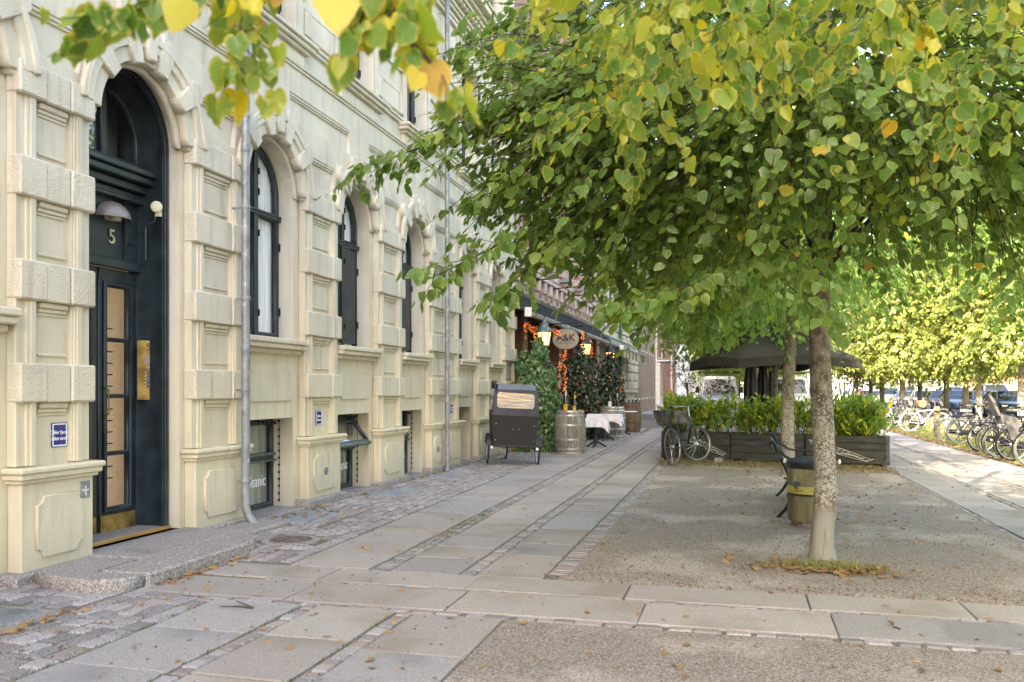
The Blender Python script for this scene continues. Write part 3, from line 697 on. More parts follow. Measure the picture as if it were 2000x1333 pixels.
mb = MB(); mb.box(-16, -5.0, -70, 21.1, 16, 16.3); mb.box(-16, -5.7, -70, -3, -.1, 16); mb.box(-5.8, -5.4, -70, -3, -.1, 16); mb.box(-16, -15.7, -3, 21.1, -.1, 16); mb.box(-15.7, -5.66, 20.9, 21.1, -.1, 16); mb.add([(-16,-70,16.3),(-5,-70,16.3),(-5,21.1,16.3),(-16,21.1,16.3),(-10.5,-70,18.5),(-10.5,21.1,18.5)],[(0,1,4),(1,2,5,4),(2,3,5),(3,0,4,5)])
bpart(mb, 'roof', M['plaster'])
# ---------------- door
c, w = opens[DOOR]
h = w/2-.06
dm = M['dark']
door = bplate('door', [arch(c, h, .08, ZS), arch(c, h-.09, .08, ZS)], 5.60, .34, dm, .012)
mb = MB()
for k in range(3): pass
bplate_ = link('frame_bead', curve_mesh([arch(c, h-.02, .08, ZS), arch(c, h-.05, .08, ZS)], .03, .008, dm, 'frame_bead', 'x', (-5.59, 0, 0)), door, world=True)
for (z0, z1, d) in ((3.62, 3.68, 5.66), (3.55, 3.615, 5.70), (3.47, 3.545, 5.78), (3.36, 3.40, 5.80), (3.40, 3.465, 5.84)):
    mb.box(-5.95, -d, c-h+.05, c+h-.09, z0, z1, .01)
mb.build('door_cornice', dm, door, world=True)
mb = MB(); mb.box(-5.95, -5.89, c-h+.05, c+h-.085, 2.78, 3.37); mb.build('number_panel', dm, door, world=True)
mb = MB(); mb.box(-5.9, -5.845, c-h+.07, c+h-.09, 2.68, 2.775, .01); mb.box(-5.888, -5.865, c+.33, c+.36, 2.78, 3.36); mb.box(-5.888, -5.865, c+.36, c+.47, 2.95, 3.13, .006); mb.build('door_head_rail', dm, door, world=True)
ri = h-.1
fan = link('fanlight', curve_mesh([arch(c, ri+.02, 3.68, ZS), [(c-.04, 3.76)]+[(c-.04, ZS+ri-.10)]+[(c+(ri-.09)*math.cos(PI/2+.12+(PI/2-.12)*k/10), ZS+(ri-.09)*math.sin(PI/2+.12+(PI/2-.12)*k/10)) for k in range(11)]+[(c-ri+.09, 3.76)],
    [(c+.04, 3.76)]+[(c+.04, ZS+ri-.10)]+[(c-(ri-.09)*math.cos(PI/2+.12+(PI/2-.12)*k/10), ZS+(ri-.09)*math.sin(PI/2+.12+(PI/2-.12)*k/10)) for k in range(11)]+[(c+ri-.09, 3.76)]], .06, .01, dm, 'fanlight', 'x', (-5.86, 0, 0)), door, world=True)
link('fanlight_pane', curve_mesh([arch(c, ri, 3.68, ZS)], .006, 0, M['glass'], 'fanlight_pane', 'x', (-5.875, 0, 0)), door, world=True)
for sgn in (-1, 1):
    y0, y1 = (c+.01, c+h-.1) if sgn > 0 else (c-h+.1, c-.01)
    link('door_leaf', curve_mesh([rect(y0, y1, .12, 2.68), rect(y0+.10, y1-.12, .36, .86), rect(y0+.10, y1-.12, .90, 1.42), rect(y0+.10, y1-.12, 1.46, 1.97), rect(y0+.10, y1-.12, 2.01, 2.50)], .06, .01, dm, 'door_leaf', 'x', (-5.93, 0, 0)), door, world=True)
    link('pane_moulding', curve_mesh([rect(y0+.05, y1-.07, .31, 2.55), rect(y0+.095, y1-.115, .355, 2.505)], .03, .01, dm, 'pane_moulding', 'x', (-5.89, 0, 0)), door, world=True)
    mb = MB(); mb.box(-5.945, -5.94, y0+.08, y1-.1, .34, 2.52); mb.build('door_pane', M['glass'], door, world=True)
    mb = MB(); mb.box(-5.895, -5.885, y0+.01, y1-.03, .13, .29, .003); mb.build('kick_plate', M['brass'], door, world=True)
mb = MB(); mb.tube([(-5.87, c+.05, 1.25), (-5.82, c+.05, 1.27), (-5.82, c+.05, 1.50), (-5.87, c+.05, 1.52)], .011, 6); mb.build('door_handle', M['brass'], door, world=True)
mb = MB(); mb.box(-6.1, -5.60, c-h+.01, c+h-.01, .085, .13, .004); mb.build('threshold', M['granite'], door, world=True)
mb = MB(); mb.box(-5.602, -5.56, c-h+.01, c+h-.01, .05, .128, .006); mb.build('threshold_board', M['wood'], door, world=True)
# lobby with letter boxes close behind the glass
mb = MB(); mb.box(-6.16, -6.12, c-.6, c+.7, .1, 3.4); lob = bpart(mb, 'lobby_wall', M['mail_glow'])
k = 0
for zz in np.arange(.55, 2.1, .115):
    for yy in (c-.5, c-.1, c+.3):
        mb = MB(); mb.box(-6.12, -6.09, yy-.19, yy+.19, zz, zz+.1, .004); mb.box(-6.269, -6.266, yy-.12, yy+.12, zz+.06, zz+.075) if False else None; b_ = mb.build('letter_box', M['mail_glow'], lob, world=True)
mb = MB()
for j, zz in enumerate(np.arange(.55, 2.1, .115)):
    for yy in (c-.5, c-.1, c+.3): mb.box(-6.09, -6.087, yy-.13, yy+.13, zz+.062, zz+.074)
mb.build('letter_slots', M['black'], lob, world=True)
mb = MB(); mb.box(-8, -7.95, c-1, c+1, 0, 5); bpart(mb, 'stairwell_wall', M['room'])
mb = MB(); mb.box(-6.3, -6.25, c-.7, c+.7, 3.4, 5); bpart(mb, 'stairwell_wall', mat('stair_grey', (.2, .21, .22), .9))
# granite steps
mb = MB(); mb.box(-5.62, -4.80, 6.25, 7.78, .0, .10, .02); bpart(mb, 'doorstep', M['granite'])
mb = MB(); mb.box(-4.78, -4.34, 5.72, 7.16, -.05, .105, .02); bpart(mb, 'doorstep', M['granite'])
st = [(-4.80, 5.70), (-4.80, 6.2), (-5.27, 6.2), (-5.27, 5.60), (-5.05, 5.50), (-4.85, 5.44), (-4.6, 5.43), (-4.43, 5.51), (-4.36, 5.70)]
me = curve_mesh([st], .14, .012, M['granite'], 'doorstep', None, (0, 0, .03)); link('doorstep', me, bld, world=True)
st = [(-4.80, 7.18), (-4.36, 7.18), (-4.40, 7.35), (-4.55, 7.55), (-4.85, 7.72), (-5.27, 7.78), (-5.27, 7.79), (-4.82, 7.4)]
me = curve_mesh([[(-4.79, 7.18), (-4.36, 7.18), (-4.40, 7.35), (-4.55, 7.52), (-4.79, 7.66)]], .14, .012, M['granite'], 'doorstep', None, (0, 0, .03)); link('doorstep', me, bld, world=True)
mb = MB(); mb.box(-5.27, -4.82, 7.80, 8.75, -.05, .05, .015); bpart(mb, 'kerb_stone', M['granite'])
# things on the facade
def text_on(parent, txt, size, m_, off, **k): return link('lettering', text_mesh(txt, size, m_, off=off, **k), parent, world=True)
num = tag(link('house_number', text_mesh('5', .20, M['gold'], off=(-5.875, c+.16, 2.98), ext=.006), None), 'pale gold numeral 5 on the dark panel above the front door', 'house number')
lp = empty('wall_lamp', (-5.86, c+.12, 3.15), 0, 'half-dome pinkish metal lamp above the front door number', 'lamp')
mb = MB(); n = 14
for i in range(7):
    ph = PI/2*i/6
    for k in range(n+1):
        th = PI*k/n; mb.v.append((.20*math.cos(ph)*math.sin(th)*.9, .20*math.cos(ph)*math.cos(th), .17*math.sin(ph)))
mb.f = [(i*(n+1)+k, i*(n+1)+k+1, (i+1)*(n+1)+k+1, (i+1)*(n+1)+k) for i in range(6) for k in range(n)]
mb.build('lamp_shade', M['lampshade'], lp, smooth=True)
mb = MB(); mb.box(-.03, 0, -.05, .05, -.01, .08); mb.lathe([(.05, -.02), (.05, .03)], (.06, 0, 0), 10); mb.build('lamp_base', M['cream'], lp)
al = empty('alarm_bell', (-5.63, c+h-.12, 3.33), 0, 'round cream alarm sounder on the dark door jamb with a conduit below', 'alarm')
mb = MB(); mb.lathe([(.045, 0), (.056, .01), (.056, .03), (.045, .04), (.02, .043)], (0, 0, 0), 18, 'y'); o = mb.build('sounder', M['cream'], al, smooth=True); o.rotation_euler = (0, 0, R_(-150)); o.location = (.0, -.02, 0)
mb = MB(); mb.box(-.02, .03, -.02, .02, -.09, -.03); mb.build('mount', M['cream'], al)
mb = MB(); mb.tube([(-.02, -.01, -.08), (-.03, -.01, -.14), (-.10, -.03, -.17), (-.12, -.03, -.2), (-.12, -.03, -.52), (-.17, -.03, -.56)], .009, 6); mb.build('conduit', M['dark'], al)
ip = empty('intercom_panel', (-5.76, c+h-.09, 1.5), 0, 'brass intercom plate with number 5 and five bell buttons on the door jamb', 'intercom')
rot = (0, 0, R_(-62))
def ipart(mb, name, m_): o = mb.build(name, m_, ip); o.rotation_euler = rot; return o
mb = MB(); mb.box(-.004, .004, -.11, .11, -.10, .50, .002); ipart(mb, 'plate', M['brass'])
o = link('lettering', text_mesh('5', .10, M['black'], off=(.006, 0, .43)), ip); o.rotation_euler = rot
for k in range(5):
    mb = MB(); mb.lathe([(.009, 0), (.009, .008), (.005, .012)], (.004, -.03, .04+k*.033), 8, 'x'); ipart(mb, 'bell_button', M['gold'])
    mb = MB(); mb.box(.004, .007, -.015, .06, .028+k*.033, .052+k*.033, .001); ipart(mb, 'name_plate', M['blue'])
mb = MB(); 
for k in range(7): mb.box(.004, .0065, -.045, .045, .265+k*.012, .271+k*.012)
mb.box(.004, .006, -.02, .02, .22, .24); ipart(mb, 'speaker_grille', M['steel'])
def bluesign(y, z, D, s, label, lines):
    e = empty('blue_sign', (-D, y, z), 0, label, 'sign', 'small blue enamel signs on the piers')
    mb = MB(); mb.box(-.004, .004, -.085*s, .085*s, -.10*s, .10*s, .002); mb.build('plate', M['blue'], e)
    link('border', curve_mesh([rect(-.078*s, .078*s, -.093*s, .093*s), rect(-.068*s, .068*s, -.083*s, .083*s)], .002, 0, M['letter'], 'border', 'x', (.006, 0, 0)), e)
    for k, t in enumerate(lines): link('lettering', text_mesh(t, .045*s, M['letter'], off=(.006, 0, (.02-.05*k)*s), sx=.85), e)
    return e
bluesign(6.02, 1.13, 5.42, 1, 'small blue enamel sign on the pier left of the front door', ['Cykler fjernes', 'uden varsel'])
bluesign(10.62, 1.13, 5.42, 1, 'small blue enamel sign on the pier between the first two arched windows', ['Cykler', 'fjernes'])
bluesign(16.22, 1.13, 5.42, 1, 'small blue enamel sign right of the far downpipe', ['Cykler', 'fjernes'])
e = empty('metal_plate', (-5.338, 6.22, .66), 0, 'small grey metal plate with a cross mark on the plinth left of the door', 'plate')
mb = MB(); mb.box(-.004, .006, -.055, .055, -.07, .07, .003); mb.build('plate', M['steel'], e)
mb = MB(); mb.box(.006, .009, -.035, .035, -.01, .0); mb.box(.006, .009, -.004, .004, -.05, .03); mb.build('mark', M['letter'], e)
def downpipe(y, D, ztop, label, kick=True):
    e = empty('downpipe', (-D, y, 0), 0, label, 'downpipe', 'grey steel rainwater pipes')
    pts = [(0, 0, ztop), (0, 0, .42)]+([(.0, 0, .22), (.03, .01, .12), (.10, .03, .02)] if kick else [(0, 0, .0)])
    mb = MB(); mb.tube(pts, .046, 12); mb.build('pipe', M['steel'], e, smooth=True)
    for z in np.arange(.5, ztop, 1.0 if ztop > 8 else 1.2):
        mb = MB(); mb.lathe([(.05, -.02), (.053, -.01), (.053, .01), (.05, .02)], (0, 0, z), 12); mb.box(-.2, -.04, -.008, .008, z-.01, z+.01); mb.build('bracket', M['steel'], e)
    for z in (1.9, 4.1, 6.3, 8.2):
        mb = MB(); mb.lathe([(.047, 0), (.051, .01), (.051, .06), (.047, .07)], (0, 0, z), 12); mb.build('socket', M['steel'], e, smooth=True)
    return e
downpipe(8.50, 5.215, 9.0, 'near steel downpipe right of the front door, kicked out at its foot')
downpipe(15.35, 5.215, 9.0, 'far steel downpipe on the wide pier running straight to the ground', False)
# hatches and covers in the sett strip
def hatch(x0, x1, y0, y1, label, grate=False):
    e = empty('cellar_hatch', ((x0+x1)/2, (y0+y1)/2, 0), 0, label, 'hatch', 'metal cellar hatches beside the wall')
    a, b = (x1-x0)/2, (y1-y0)/2
    mb = MB(); mb.box(-a-.12, a+.14, -b-.1, b+.1, -.04, .006, .01); mb.build('stone_frame', M['granite'], e)
    mb = MB(); mb.box(-a, a, -b, b, -.02, .016, .006); mb.build('steel_lid', mat('hatch_steel', (.28, .32, .35), .55, .3, var=.15, scale=60, bump=.5, bscale=150), e)
    if grate:
        mb = MB()
        for k in range(int(a*2/.03)): mb.box(-a+.03*k, -a+.03*k+.008, -b, b, .016, .024)
        for k in range(int(b*2/.05)): mb.box(-a, a, -b+.05*k, -b+.05*k+.008, .016, .0235)
        mb.build('grating', M['steel'], e)
    return e
hatch(-5.15, -4.52, 3.0, 4.86, 'grey steel grating set in granite at the bottom left edge of the photo', True)
hatch(-5.22, -4.62, 8.9, 9.95, 'steel hatch strewn with dry leaves under the first cellar window')
hatch(-5.22, -4.75, 11.45, 12.4, 'steel hatch under the tilted cellar window')
hatch(-5.22, -4.75, 14.0, 14.8, 'small steel hatch under the third cellar window')
hatch(-5.2, -4.65, 17.05, 17.8, 'farthest steel hatch before the cellar door left of the cargo bike')
e = empty('manhole_cover', (-4.31, 7.85, 0), 0, 'round rusty manhole cover beside the doorstep', 'manhole cover')
mb = MB(); mb.lathe([(.29, -.03), (.29, .004), (.27, .008), (.2, .008)], (0, 0, 0), 28); mb.build('rim', M['granite'], e)
mb = MB(); mb.lathe([(.21, 0), (.21, .012), (.0, .014)], (0, 0, 0), 24); mb.build('lid', mat('rust', (.16, .12, .10), .7, .3, var=.3, scale=20, bump=.6, bscale=70), e)
# ================================================================ BRICK RESTAURANT BUILDING AND FAR HOUSES
def brickmat(name, c1, c2, mort, sc=1.0, offs=(0, 0, 0)):
    m = bpy.data.materials.new(name); m.use_nodes = True; t = m.node_tree; N = t.nodes; L = t.links; b = N['Principled BSDF']; b.inputs['Roughness'].default_value = .85
    tc = N.new('ShaderNodeTexCoord'); sp = N.new('ShaderNodeSeparateXYZ'); L.new(tc.outputs['Object'], sp.inputs[0])
    ad = N.new('ShaderNodeMath'); L.new(sp.outputs['X'], ad.inputs[0]); L.new(sp.outputs['Y'], ad.inputs[1])
    cb = N.new('ShaderNodeCombineXYZ'); L.new(ad.outputs[0], cb.inputs[0]); L.new(sp.outputs['Z'], cb.inputs[1])
    br = N.new('ShaderNodeTexBrick'); L.new(cb.outputs[0], br.inputs['Vector']); br.inputs['Scale'].default_value = 1
    br.inputs['Brick Width'].default_value = .24*sc; br.inputs['Row Height'].default_value = .075*sc; br.inputs['Mortar Size'].default_value = .008*sc
    br.inputs['Color1'].default_value = (*c1, 1); br.inputs['Color2'].default_value = (*c2, 1); br.inputs['Mortar'].default_value = (*mort, 1)
    ns = N.new('ShaderNodeTexNoise'); ns.inputs['Scale'].default_value = 1.2; L.new(tc.outputs['Object'], ns.inputs['Vector'])
    mx = N.new('ShaderNodeMix'); mx.data_type = 'RGBA'; mx.blend_type = 'MULTIPLY'; mx.inputs['Factor'].default_value = .5; L.new(br.outputs['Color'], mx.inputs['A']); L.new(ns.outputs['Fac'], mx.inputs['B'])
    L.new(mx.outputs['Result'], b.inputs['Base Color'])
    bp = N.new('ShaderNodeBump'); bp.inputs['Strength'].default_value = .6; bp.inputs['Distance'].default_value = .01; bp.invert = True; L.new(br.outputs['Fac'], bp.inputs['Height']); L.new(bp.outputs[0], b.inputs['Normal'])
    return m
M['brick'] = brickmat('red_brick', (.42, .19, .12), (.34, .15, .10), (.4, .34, .28))
M['pink'] = brickmat('pink_ashlar', (.52, .37, .30), (.48, .33, .27), (.3, .2, .16), 3.2)
M['pinkstone'] = mat('pink_stone', (.55, .42, .36), .85, var=.12, scale=3, bump=.2)
bb = empty('brick_building', (-6, 29, 0), 0, 'red brick and pink stone building with the restaurant awning', 'building')
def kp(mb, name, m, par=None, **k): return mb.build(name, m, par or bb, world=True, **k)
mb = MB(); mb.box(-16, -5.92, 21.12, 37.2, 4.1, 16.5); mb.box(-16, -6.9, 21.12, 37.2, -.1, 4.1); kp(mb, 'wall', M['brick'])
mb = MB(); mb.box(-5.93, -5.78, 21.12, 37.2, 3.95, 4.75, .01); kp(mb, 'stone_fascia', M['pink'])
mb = MB(); mb.box(-5.93, -5.60, 21.12, 37.2, 4.76, 4.86, .01); mb.box(-5.93, -5.68, 21.12, 37.2, 4.86, 4.93, .01); kp(mb, 'string_course', M['pinkstone'])
y = 21.3
while y < 37:
    mb = MB(); mb.box(-6.9, -5.86, y, y+.55, -.1, 3.95, .01); kp(mb, 'brick_pier', M['brick'])
    y += 2.6
for k in range(6):
    y = 21.85+2.6*k
    mb = MB(); mb.box(-6.4, -6.36, y, y+2.05, .6, 3.5); kp(mb, 'shop_window', M['glassd'])
    mb = MB()
    for yy in (y, y+.66, y+1.32, y+1.97): mb.box(-6.42, -6.3, yy, yy+.08, 0, 3.9, .01)
    for zz in (0, .5, 2.7, 3.5): mb.box(-6.42, -6.31, y, y+2.05, zz, zz+.09, .01)
    mb.box(-6.42, -6.36, y, y+2.05, 0, .6); kp(mb, 'shopfront_frame', mat('brown_joinery%d' % k, (.12, .075, .05), .5) if k == 0 else bpy.data.materials['brown_joinery0'])
y = 21.5; k = 0
while y < 37:
    mb = MB(); mb.box(-5.93, -5.62, y, y+.3, 4.40, 4.75, .02); mb.box(-5.93, -5.70, y+.03, y+.27, 4.2, 4.42, .02); kp(mb, 'console', M['pinkstone']); y += .85
y = 21.3
while y < 37:
    for z in np.arange(4.95, 9.2, .62):
        mb = MB(); mb.box(-5.95, -5.70, y, y+.42, z, z+.36, .008); kp(mb, 'brick_pilaster_block', M['brick'])
        mb = MB(); mb.box(-5.95, -5.68, y, y+.42, z+.365, z+.615, .008); kp(mb, 'stone_pilaster_block', M['pinkstone'])
    mb = MB(); mb.box(-5.95, -5.72, y+1.0, y+1.95, 5.0, 5.15); mb.box(-5.95, -5.74, y+.92, y+1.0, 5.15, 8.1); mb.box(-5.95, -5.74, y+1.95, y+2.03, 5.15, 8.1); mb.box(-5.95, -5.72, y+.9, y+2.05, 8.1, 8.35); kp(mb, 'window_surround', M['pinkstone'])
    mb = MB(); mb.box(-5.93, -5.90, y+1.0, y+1.95, 5.15, 8.1); w_ = kp(mb, 'upper_window', M['glassd'])
    mb = MB(); mb.box(-5.9, -5.87, y+1.45, y+1.5, 5.15, 8.1); mb.box(-5.9, -5.87, y+1.0, y+1.95, 7.1, 7.18); mb.build('window_frame', M['white'], w_, world=True)
    y += 2.6
mb = MB(); mb.box(-5.95, -5.45, 21.12, 37.2, 9.3, 9.75, .02); mb.box(-5.95, -5.6, 21.12, 37.2, 9.0, 9.3, .02); kp(mb, 'cornice', M['pinkstone'])
mb = MB(); mb.box(-7.2, -6.95, 21.2, 37, 0, 4); kp(mb, 'interior', M['room'])

# cream rusticated house beyond
cb_ = empty('cream_house', (-6, 45, 0), 0, 'pale cream house with rusticated pilasters beyond the restaurant', 'building')
M['cream_wall'] = mat('cream_stucco', (.62, .57, .45), .85, var=.06, scale=2)
mb = MB(); mb.box(-16, -6.1, 37.25, 53.5, -.1, 17); mb.build('wall', M['cream_wall'], cb_, world=True)
mb = MB(); mb.box(-6.2, -5.88, 37.25, 53.5, 1.35, 1.5, .01); mb.box(-6.2, -5.95, 37.25, 53.5, 4.5, 4.75, .01); mb.build('string_course', M['cream_wall'], cb_, world=True)
for y in np.arange(37.4, 53, 1.95):
    for z in np.arange(1.55, 4.4, .49):
        mb = MB(); mb.box(-6.15, -5.92, y, y+.95, z, z+.44, .05); mb.build('rusticated_block', M['cream_wall'], cb_, world=True)
    for z in np.arange(5.0, 8.5, .9): 
        mb = MB(); mb.box(-6.15, -6.0, y, y+.7, z, z+.8, .04); mb.build('upper_block', M['cream_wall'], cb_, world=True)
    mb = MB(); mb.box(-6.12, -6.08, y+1.05, y+1.85, .3, .9); mb.build('cellar_opening', M['room'], cb_, world=True)
    mb = MB(); mb.box(-6.12, -6.05, y+1.0, y+1.9, 1.9, 4.2); mb.build('window', M['glassd'], cb_, world=True)
    mb = MB(); mb.box(-6.12, -6.05, y+.8, y+1.8, 5.4, 7.6); mb.build('window', M['glassd'], cb_, world=True)
e = empty('green_downpipe', (-5.8, 44.5, 0), 0, 'thin dark green downpipe on the pale rusticated house', 'downpipe')
mb = MB(); mb.tube([(0, 0, .2), (0, 0, 9)], .07, 8); mb.build('pipe', mat('green_pipe', (.02, .12, .10), .5), e)
for z in (.8, 2.2, 3.6, 5): 
    mb = MB(); mb.box(-.25, .1, -.1, .1, z, z+.1); mb.build('bracket', M['black'], e)
def far_house(name, y0, y1, x, hgt, m, label, wcol=None, step=2.4):
    e = empty(name, (x, (y0+y1)/2, 0), 0, label, 'building')
    mb = MB(); mb.box(x-10, x, y0, y1, -.1, hgt); mb.build('wall', m, e, world=True)
    for y in np.arange(y0+.7, y1-1.2, step):
        for z in np.arange(1.0, hgt-2, 3.2):
            mb = MB(); mb.box(x-.02, x+.04, y, y+1.1, z, z+1.9); w_ = mb.build('window', M['glassd'], e, world=True)
            mb = MB(); mb.box(x-.02, x+.12, y-.1, y+1.2, z-.15, z-.02); mb.build('window_sill', M['white'], e, world=True)
        mb = MB(); mb.box(x-.02, x+.18, y+1.3, y+1.75, 0, hgt-1); mb.build('pilaster', wcol or m, e, world=True)
    return e
far_house('grey_house', 53.7, 68, -6.3, 16, mat('taupe_stone', (.3, .25, .2), .9, var=.1), 'taupe stone house with tall pilasters behind the white scaffold', step=1.7)
far_house('red_brick_house', 68.2, 92, -6.3, 17, M['brick'], 'red brick house farthest along the left side of the street')
far_house('white_house', 92.2, 125, -6.3, 17, M['white'], 'whitish house at the far end of the street row')
# houses closing the square on the right and at the back
def back_house(x0, x1, y, hgt, m, label, name='town_house'):
    e = empty(name, ((x0+x1)/2, y, 0), 0, label, 'building')
    mb = MB(); mb.box(x0, x1, y, y+10, -.1, hgt); mb.build('wall', m, e, world=True)
    mb = MB(); mb.add([(x0, y, hgt), (x1, y, hgt), (x1, y+10, hgt), (x0, y+10, hgt), (x0, y+5, hgt+4), (x1, y+5, hgt+4)], [(0, 1, 5, 4), (2, 3, 4, 5), (1, 2, 5), (3, 0, 4)]); mb.build('roof', mat('slate', (.1, .09, .09), .8), e, world=True)
    x = x0+1
    while x < x1-1.6:
        for z in np.arange(.8, hgt-2.2, 3.4):
            mb = MB(); mb.box(x, x+1.2, y-.04, y+.02, z, z+2.0); w_ = mb.build('window', M['glassd'], e, world=True)
        x += 2.6
    return e
back_house(-6, 12, 190, 18, mat('yellow_stucco', (.5, .42, .28), .9), 'yellow house at the very end of the street, far behind the van')
back_house(12.3, 32, 150, 17, mat('white_stucco', (.65, .62, .58), .9), 'white house behind the parked cars, left of the red one')
back_house(32.3, 42, 150, 18, mat('salmon_stucco', (.5, .22, .16), .9), 'salmon red narrow house behind the parked cars')
back_house(42.3, 66, 150, 17, mat('pale_stucco', (.6, .56, .5), .9), 'pale house right of the salmon one behind the cars')
back_house(66.3, 100, 150, 19, mat('brown_stucco', (.3, .24, .18), .9), 'brown house at the far right behind the cars')

# ---------------- scaffold
e = empty('scaffold', (-4.9, 49, 0), 0, 'white tube scaffold frame with a leaning plank on the pavement beyond the awnings', 'scaffold')
a0 = P(1282, 800, 42); a1 = P(1312, 800, 42)
bx = [a0.x, a1.x]; by = a0.y
def sc(mb, name): return mb.build(name, M['white'], e, world=True)
for xx in (bx[0], bx[1]):
    for yy in (by, by+3):
        mb = MB(); mb.tube([(xx, yy, 0), (xx, yy, 7.5)], .045, 6); sc(mb, 'upright')
for z in (.75, 2.9, 5.0, 7.0):
    for yy in (by, by+3):
        mb = MB(); mb.tube([(bx[0], yy, z), (bx[1], yy, z)], .05, 6); sc(mb, 'crossbar')
    for xx in bx:
        mb = MB(); mb.tube([(xx, by, z), (xx, by+3, z)], .04, 6); sc(mb, 'ledger')
    if z > 2: mb = MB(); mb.box(bx[0], bx[1], by, by+3, z+.05, z+.1); mb.build('deck', mat('deck%d' % int(z), (.3, .25, .18), .8), e, world=True)
mb = MB(); mb.box(bx[0]-.02, bx[0]+.2, by-.2, by-.15, .8, 2.8); o = mb.build('plank', M['white'], e, world=True)
mb = MB(); mb.box(bx[0]+.5, bx[1]-.02, by, by+.5, .8, 1.15); mb.build('crate', mat('crate_brown', (.08, .05, .04), .7), e, world=True)

# ---------------- awnings
M['awn'] = mat('awning_cloth', (.024, .026, .022), .9, spec=.1, var=.3, scale=3, stretch=(1, 4, 1))
M['awnbar'] = mat('awning_bar', (.33, .32, .27), .5, .3, var=.2, scale=5)
def awning(y0, y1, zf, zb, xf, label, fringe=False, m=None):
    e = empty('awning', (xf, y0, zf), 0, label, 'awning')
    n = 24; vs = []
    for k in range(n+1):
        y = y0+(y1-y0)*k/n; sag = .02*math.sin(k*1.9)
        for j in range(7):
            t = j/6; vs.append((xf+(-5.85-xf)*t, y, zf+(zb-zf)*t-.10*math.sin(PI*t)+sag*math.sin(PI*t)))
    mb = MB(); mb.add(vs, [(k*7+j, k*7+j+1, (k+1)*7+j+1, (k+1)*7+j) for k in range(n) for j in range(6)]); mb.build('canopy', m or M['awn'], e, world=True, smooth=True)
    mb = MB(); mb.box(xf-.05, xf+.06, y0-.02, y1+.02, zf-.09, zf+.03, .02); mb.build('front_bar', M['awnbar'], e, world=True)
    mb = MB(); mb.box(xf-.08, xf+.10, y0-.06, y0-.015, zf-.12, zf+.12, .02); mb.build('end_cap', M['white'], e, world=True)
    mb = MB(); mb.tube([(-5.82, y0, zb), (-5.82, y1, zb)], .08, 8); mb.build('roller', M['awnbar'], e, world=True)
    for y in np.linspace(y0+.8, y1-.8, 4):
        mb = MB(); mb.tube([(-5.85, y, zb-.15), ((xf-5.85)/2-.05, y+.5, (zf+zb)/2-.2), (xf, y, zf-.04)], .025, 6); mb.build('arm', M['steel'], e, world=True)
    if fringe:
        y = y0
        while y < y1:
            w = random.uniform(.18, .4); mb = MB(); mb.box(xf+.05, xf+.06, y, y+w, zf-.42, zf-.05); mb.build('valance_strip', M['val1'] if random.random() < .6 else M['val2'], e, world=True); y += w+.03
    return e
M['val1'] = mat('valance_pale', (.55, .5, .33), .8, var=.2); M['val2'] = mat('valance_dark', (.2, .17, .09), .8, var=.2)
awning(20.9, 37.5, 3.42, 4.2, -5.0, 'long dark fabric awning over the restaurant entrance')
awning(38.0, 49, 3.35, 4.0, -4.9, 'second paler awning with a striped hanging valance farther down the street', True, mat('awning_pale', (.2, .2, .16), .8, var=.2))
# floodlights above the awning
for k in range(6):
    e = empty('floodlight', (-5.7, 22.6+2.3*k, 4.72), 0, ['nearest', 'second', 'third', 'fourth', 'fifth', 'farthest'][k]+' of the six floodlights on arms above the awning', 'floodlight', 'floodlights above the awning')
    mb = MB(); mb.tube([(0, 0, 0), (.75, 0, .05)], .02, 6); mb.box(-.02, .03, -.06, .06, -.1, .1); mb.build('arm', M['iron'], e)
    mb = MB(); mb.box(.68, .95, -.14, .14, -.12, -.02, .02); o = mb.build('lamp_head', M['steel'], e); 
# lanterns
M['lampglow'] = emit('lantern_glow', (1, .55, .2), .55)
M['lampcore'] = emit('lantern_bulb', (1, .8, .45), 40.0)
M['verdigris'] = mat('verdigris', (.10, .14, .14), .5, .4, var=.3, scale=20)
LN = [(1063, 21.8, 'verdigris', 'large green-roofed glowing lantern left of the oval sign'), (1144, 27.4, 'black', 'black glowing lantern right of the oval sign'), (1192, 33.5, 'black', 'farthest black glowing lantern over the second dark climbing hedge')]
for (px, Z, mm, lab) in LN:
    p = P(px, 762, Z); e = empty('lantern', (p.x, p.y, 2.62), 0, lab, 'lantern', 'lanterns under the awning')
    hx = lambda r, z: [(r*math.cos(PI/3*k+.3), r*math.sin(PI/3*k+.3), z) for k in range(6)]
    mb = MB(); mb.loft([hx(.11, 0), hx(.165, .32)]); mb.build('glass', M['lampglow'], e)
    mb = MB()
    for k in range(6):
        a = PI/3*k+.3; mb.tube([(.115*math.cos(a), .115*math.sin(a), 0), (.172*math.cos(a), .172*math.sin(a), .33)], .012, 4)
    mb.loft([hx(.12, -.04), hx(.12, 0)]); mb.build('frame', M[mm], e)
    mb = MB(); mb.loft([hx(.23, .31), hx(.21, .37), hx(.13, .45), hx(.11, .52), hx(.06, .58), hx(.04, .64), hx(.015, .70)]); mb.build('roof', M[mm], e)
    mb = MB(); mb.ball((0, 0, .12), .05); 
    mb2 = MB(); mb2.tube([(0, 0, .68), (0, 0, .80), (-.12, 0, .9), (-5.85-p.x+.0, 0, .78)], .02, 5); mb2.build('bracket', M['black'], e)
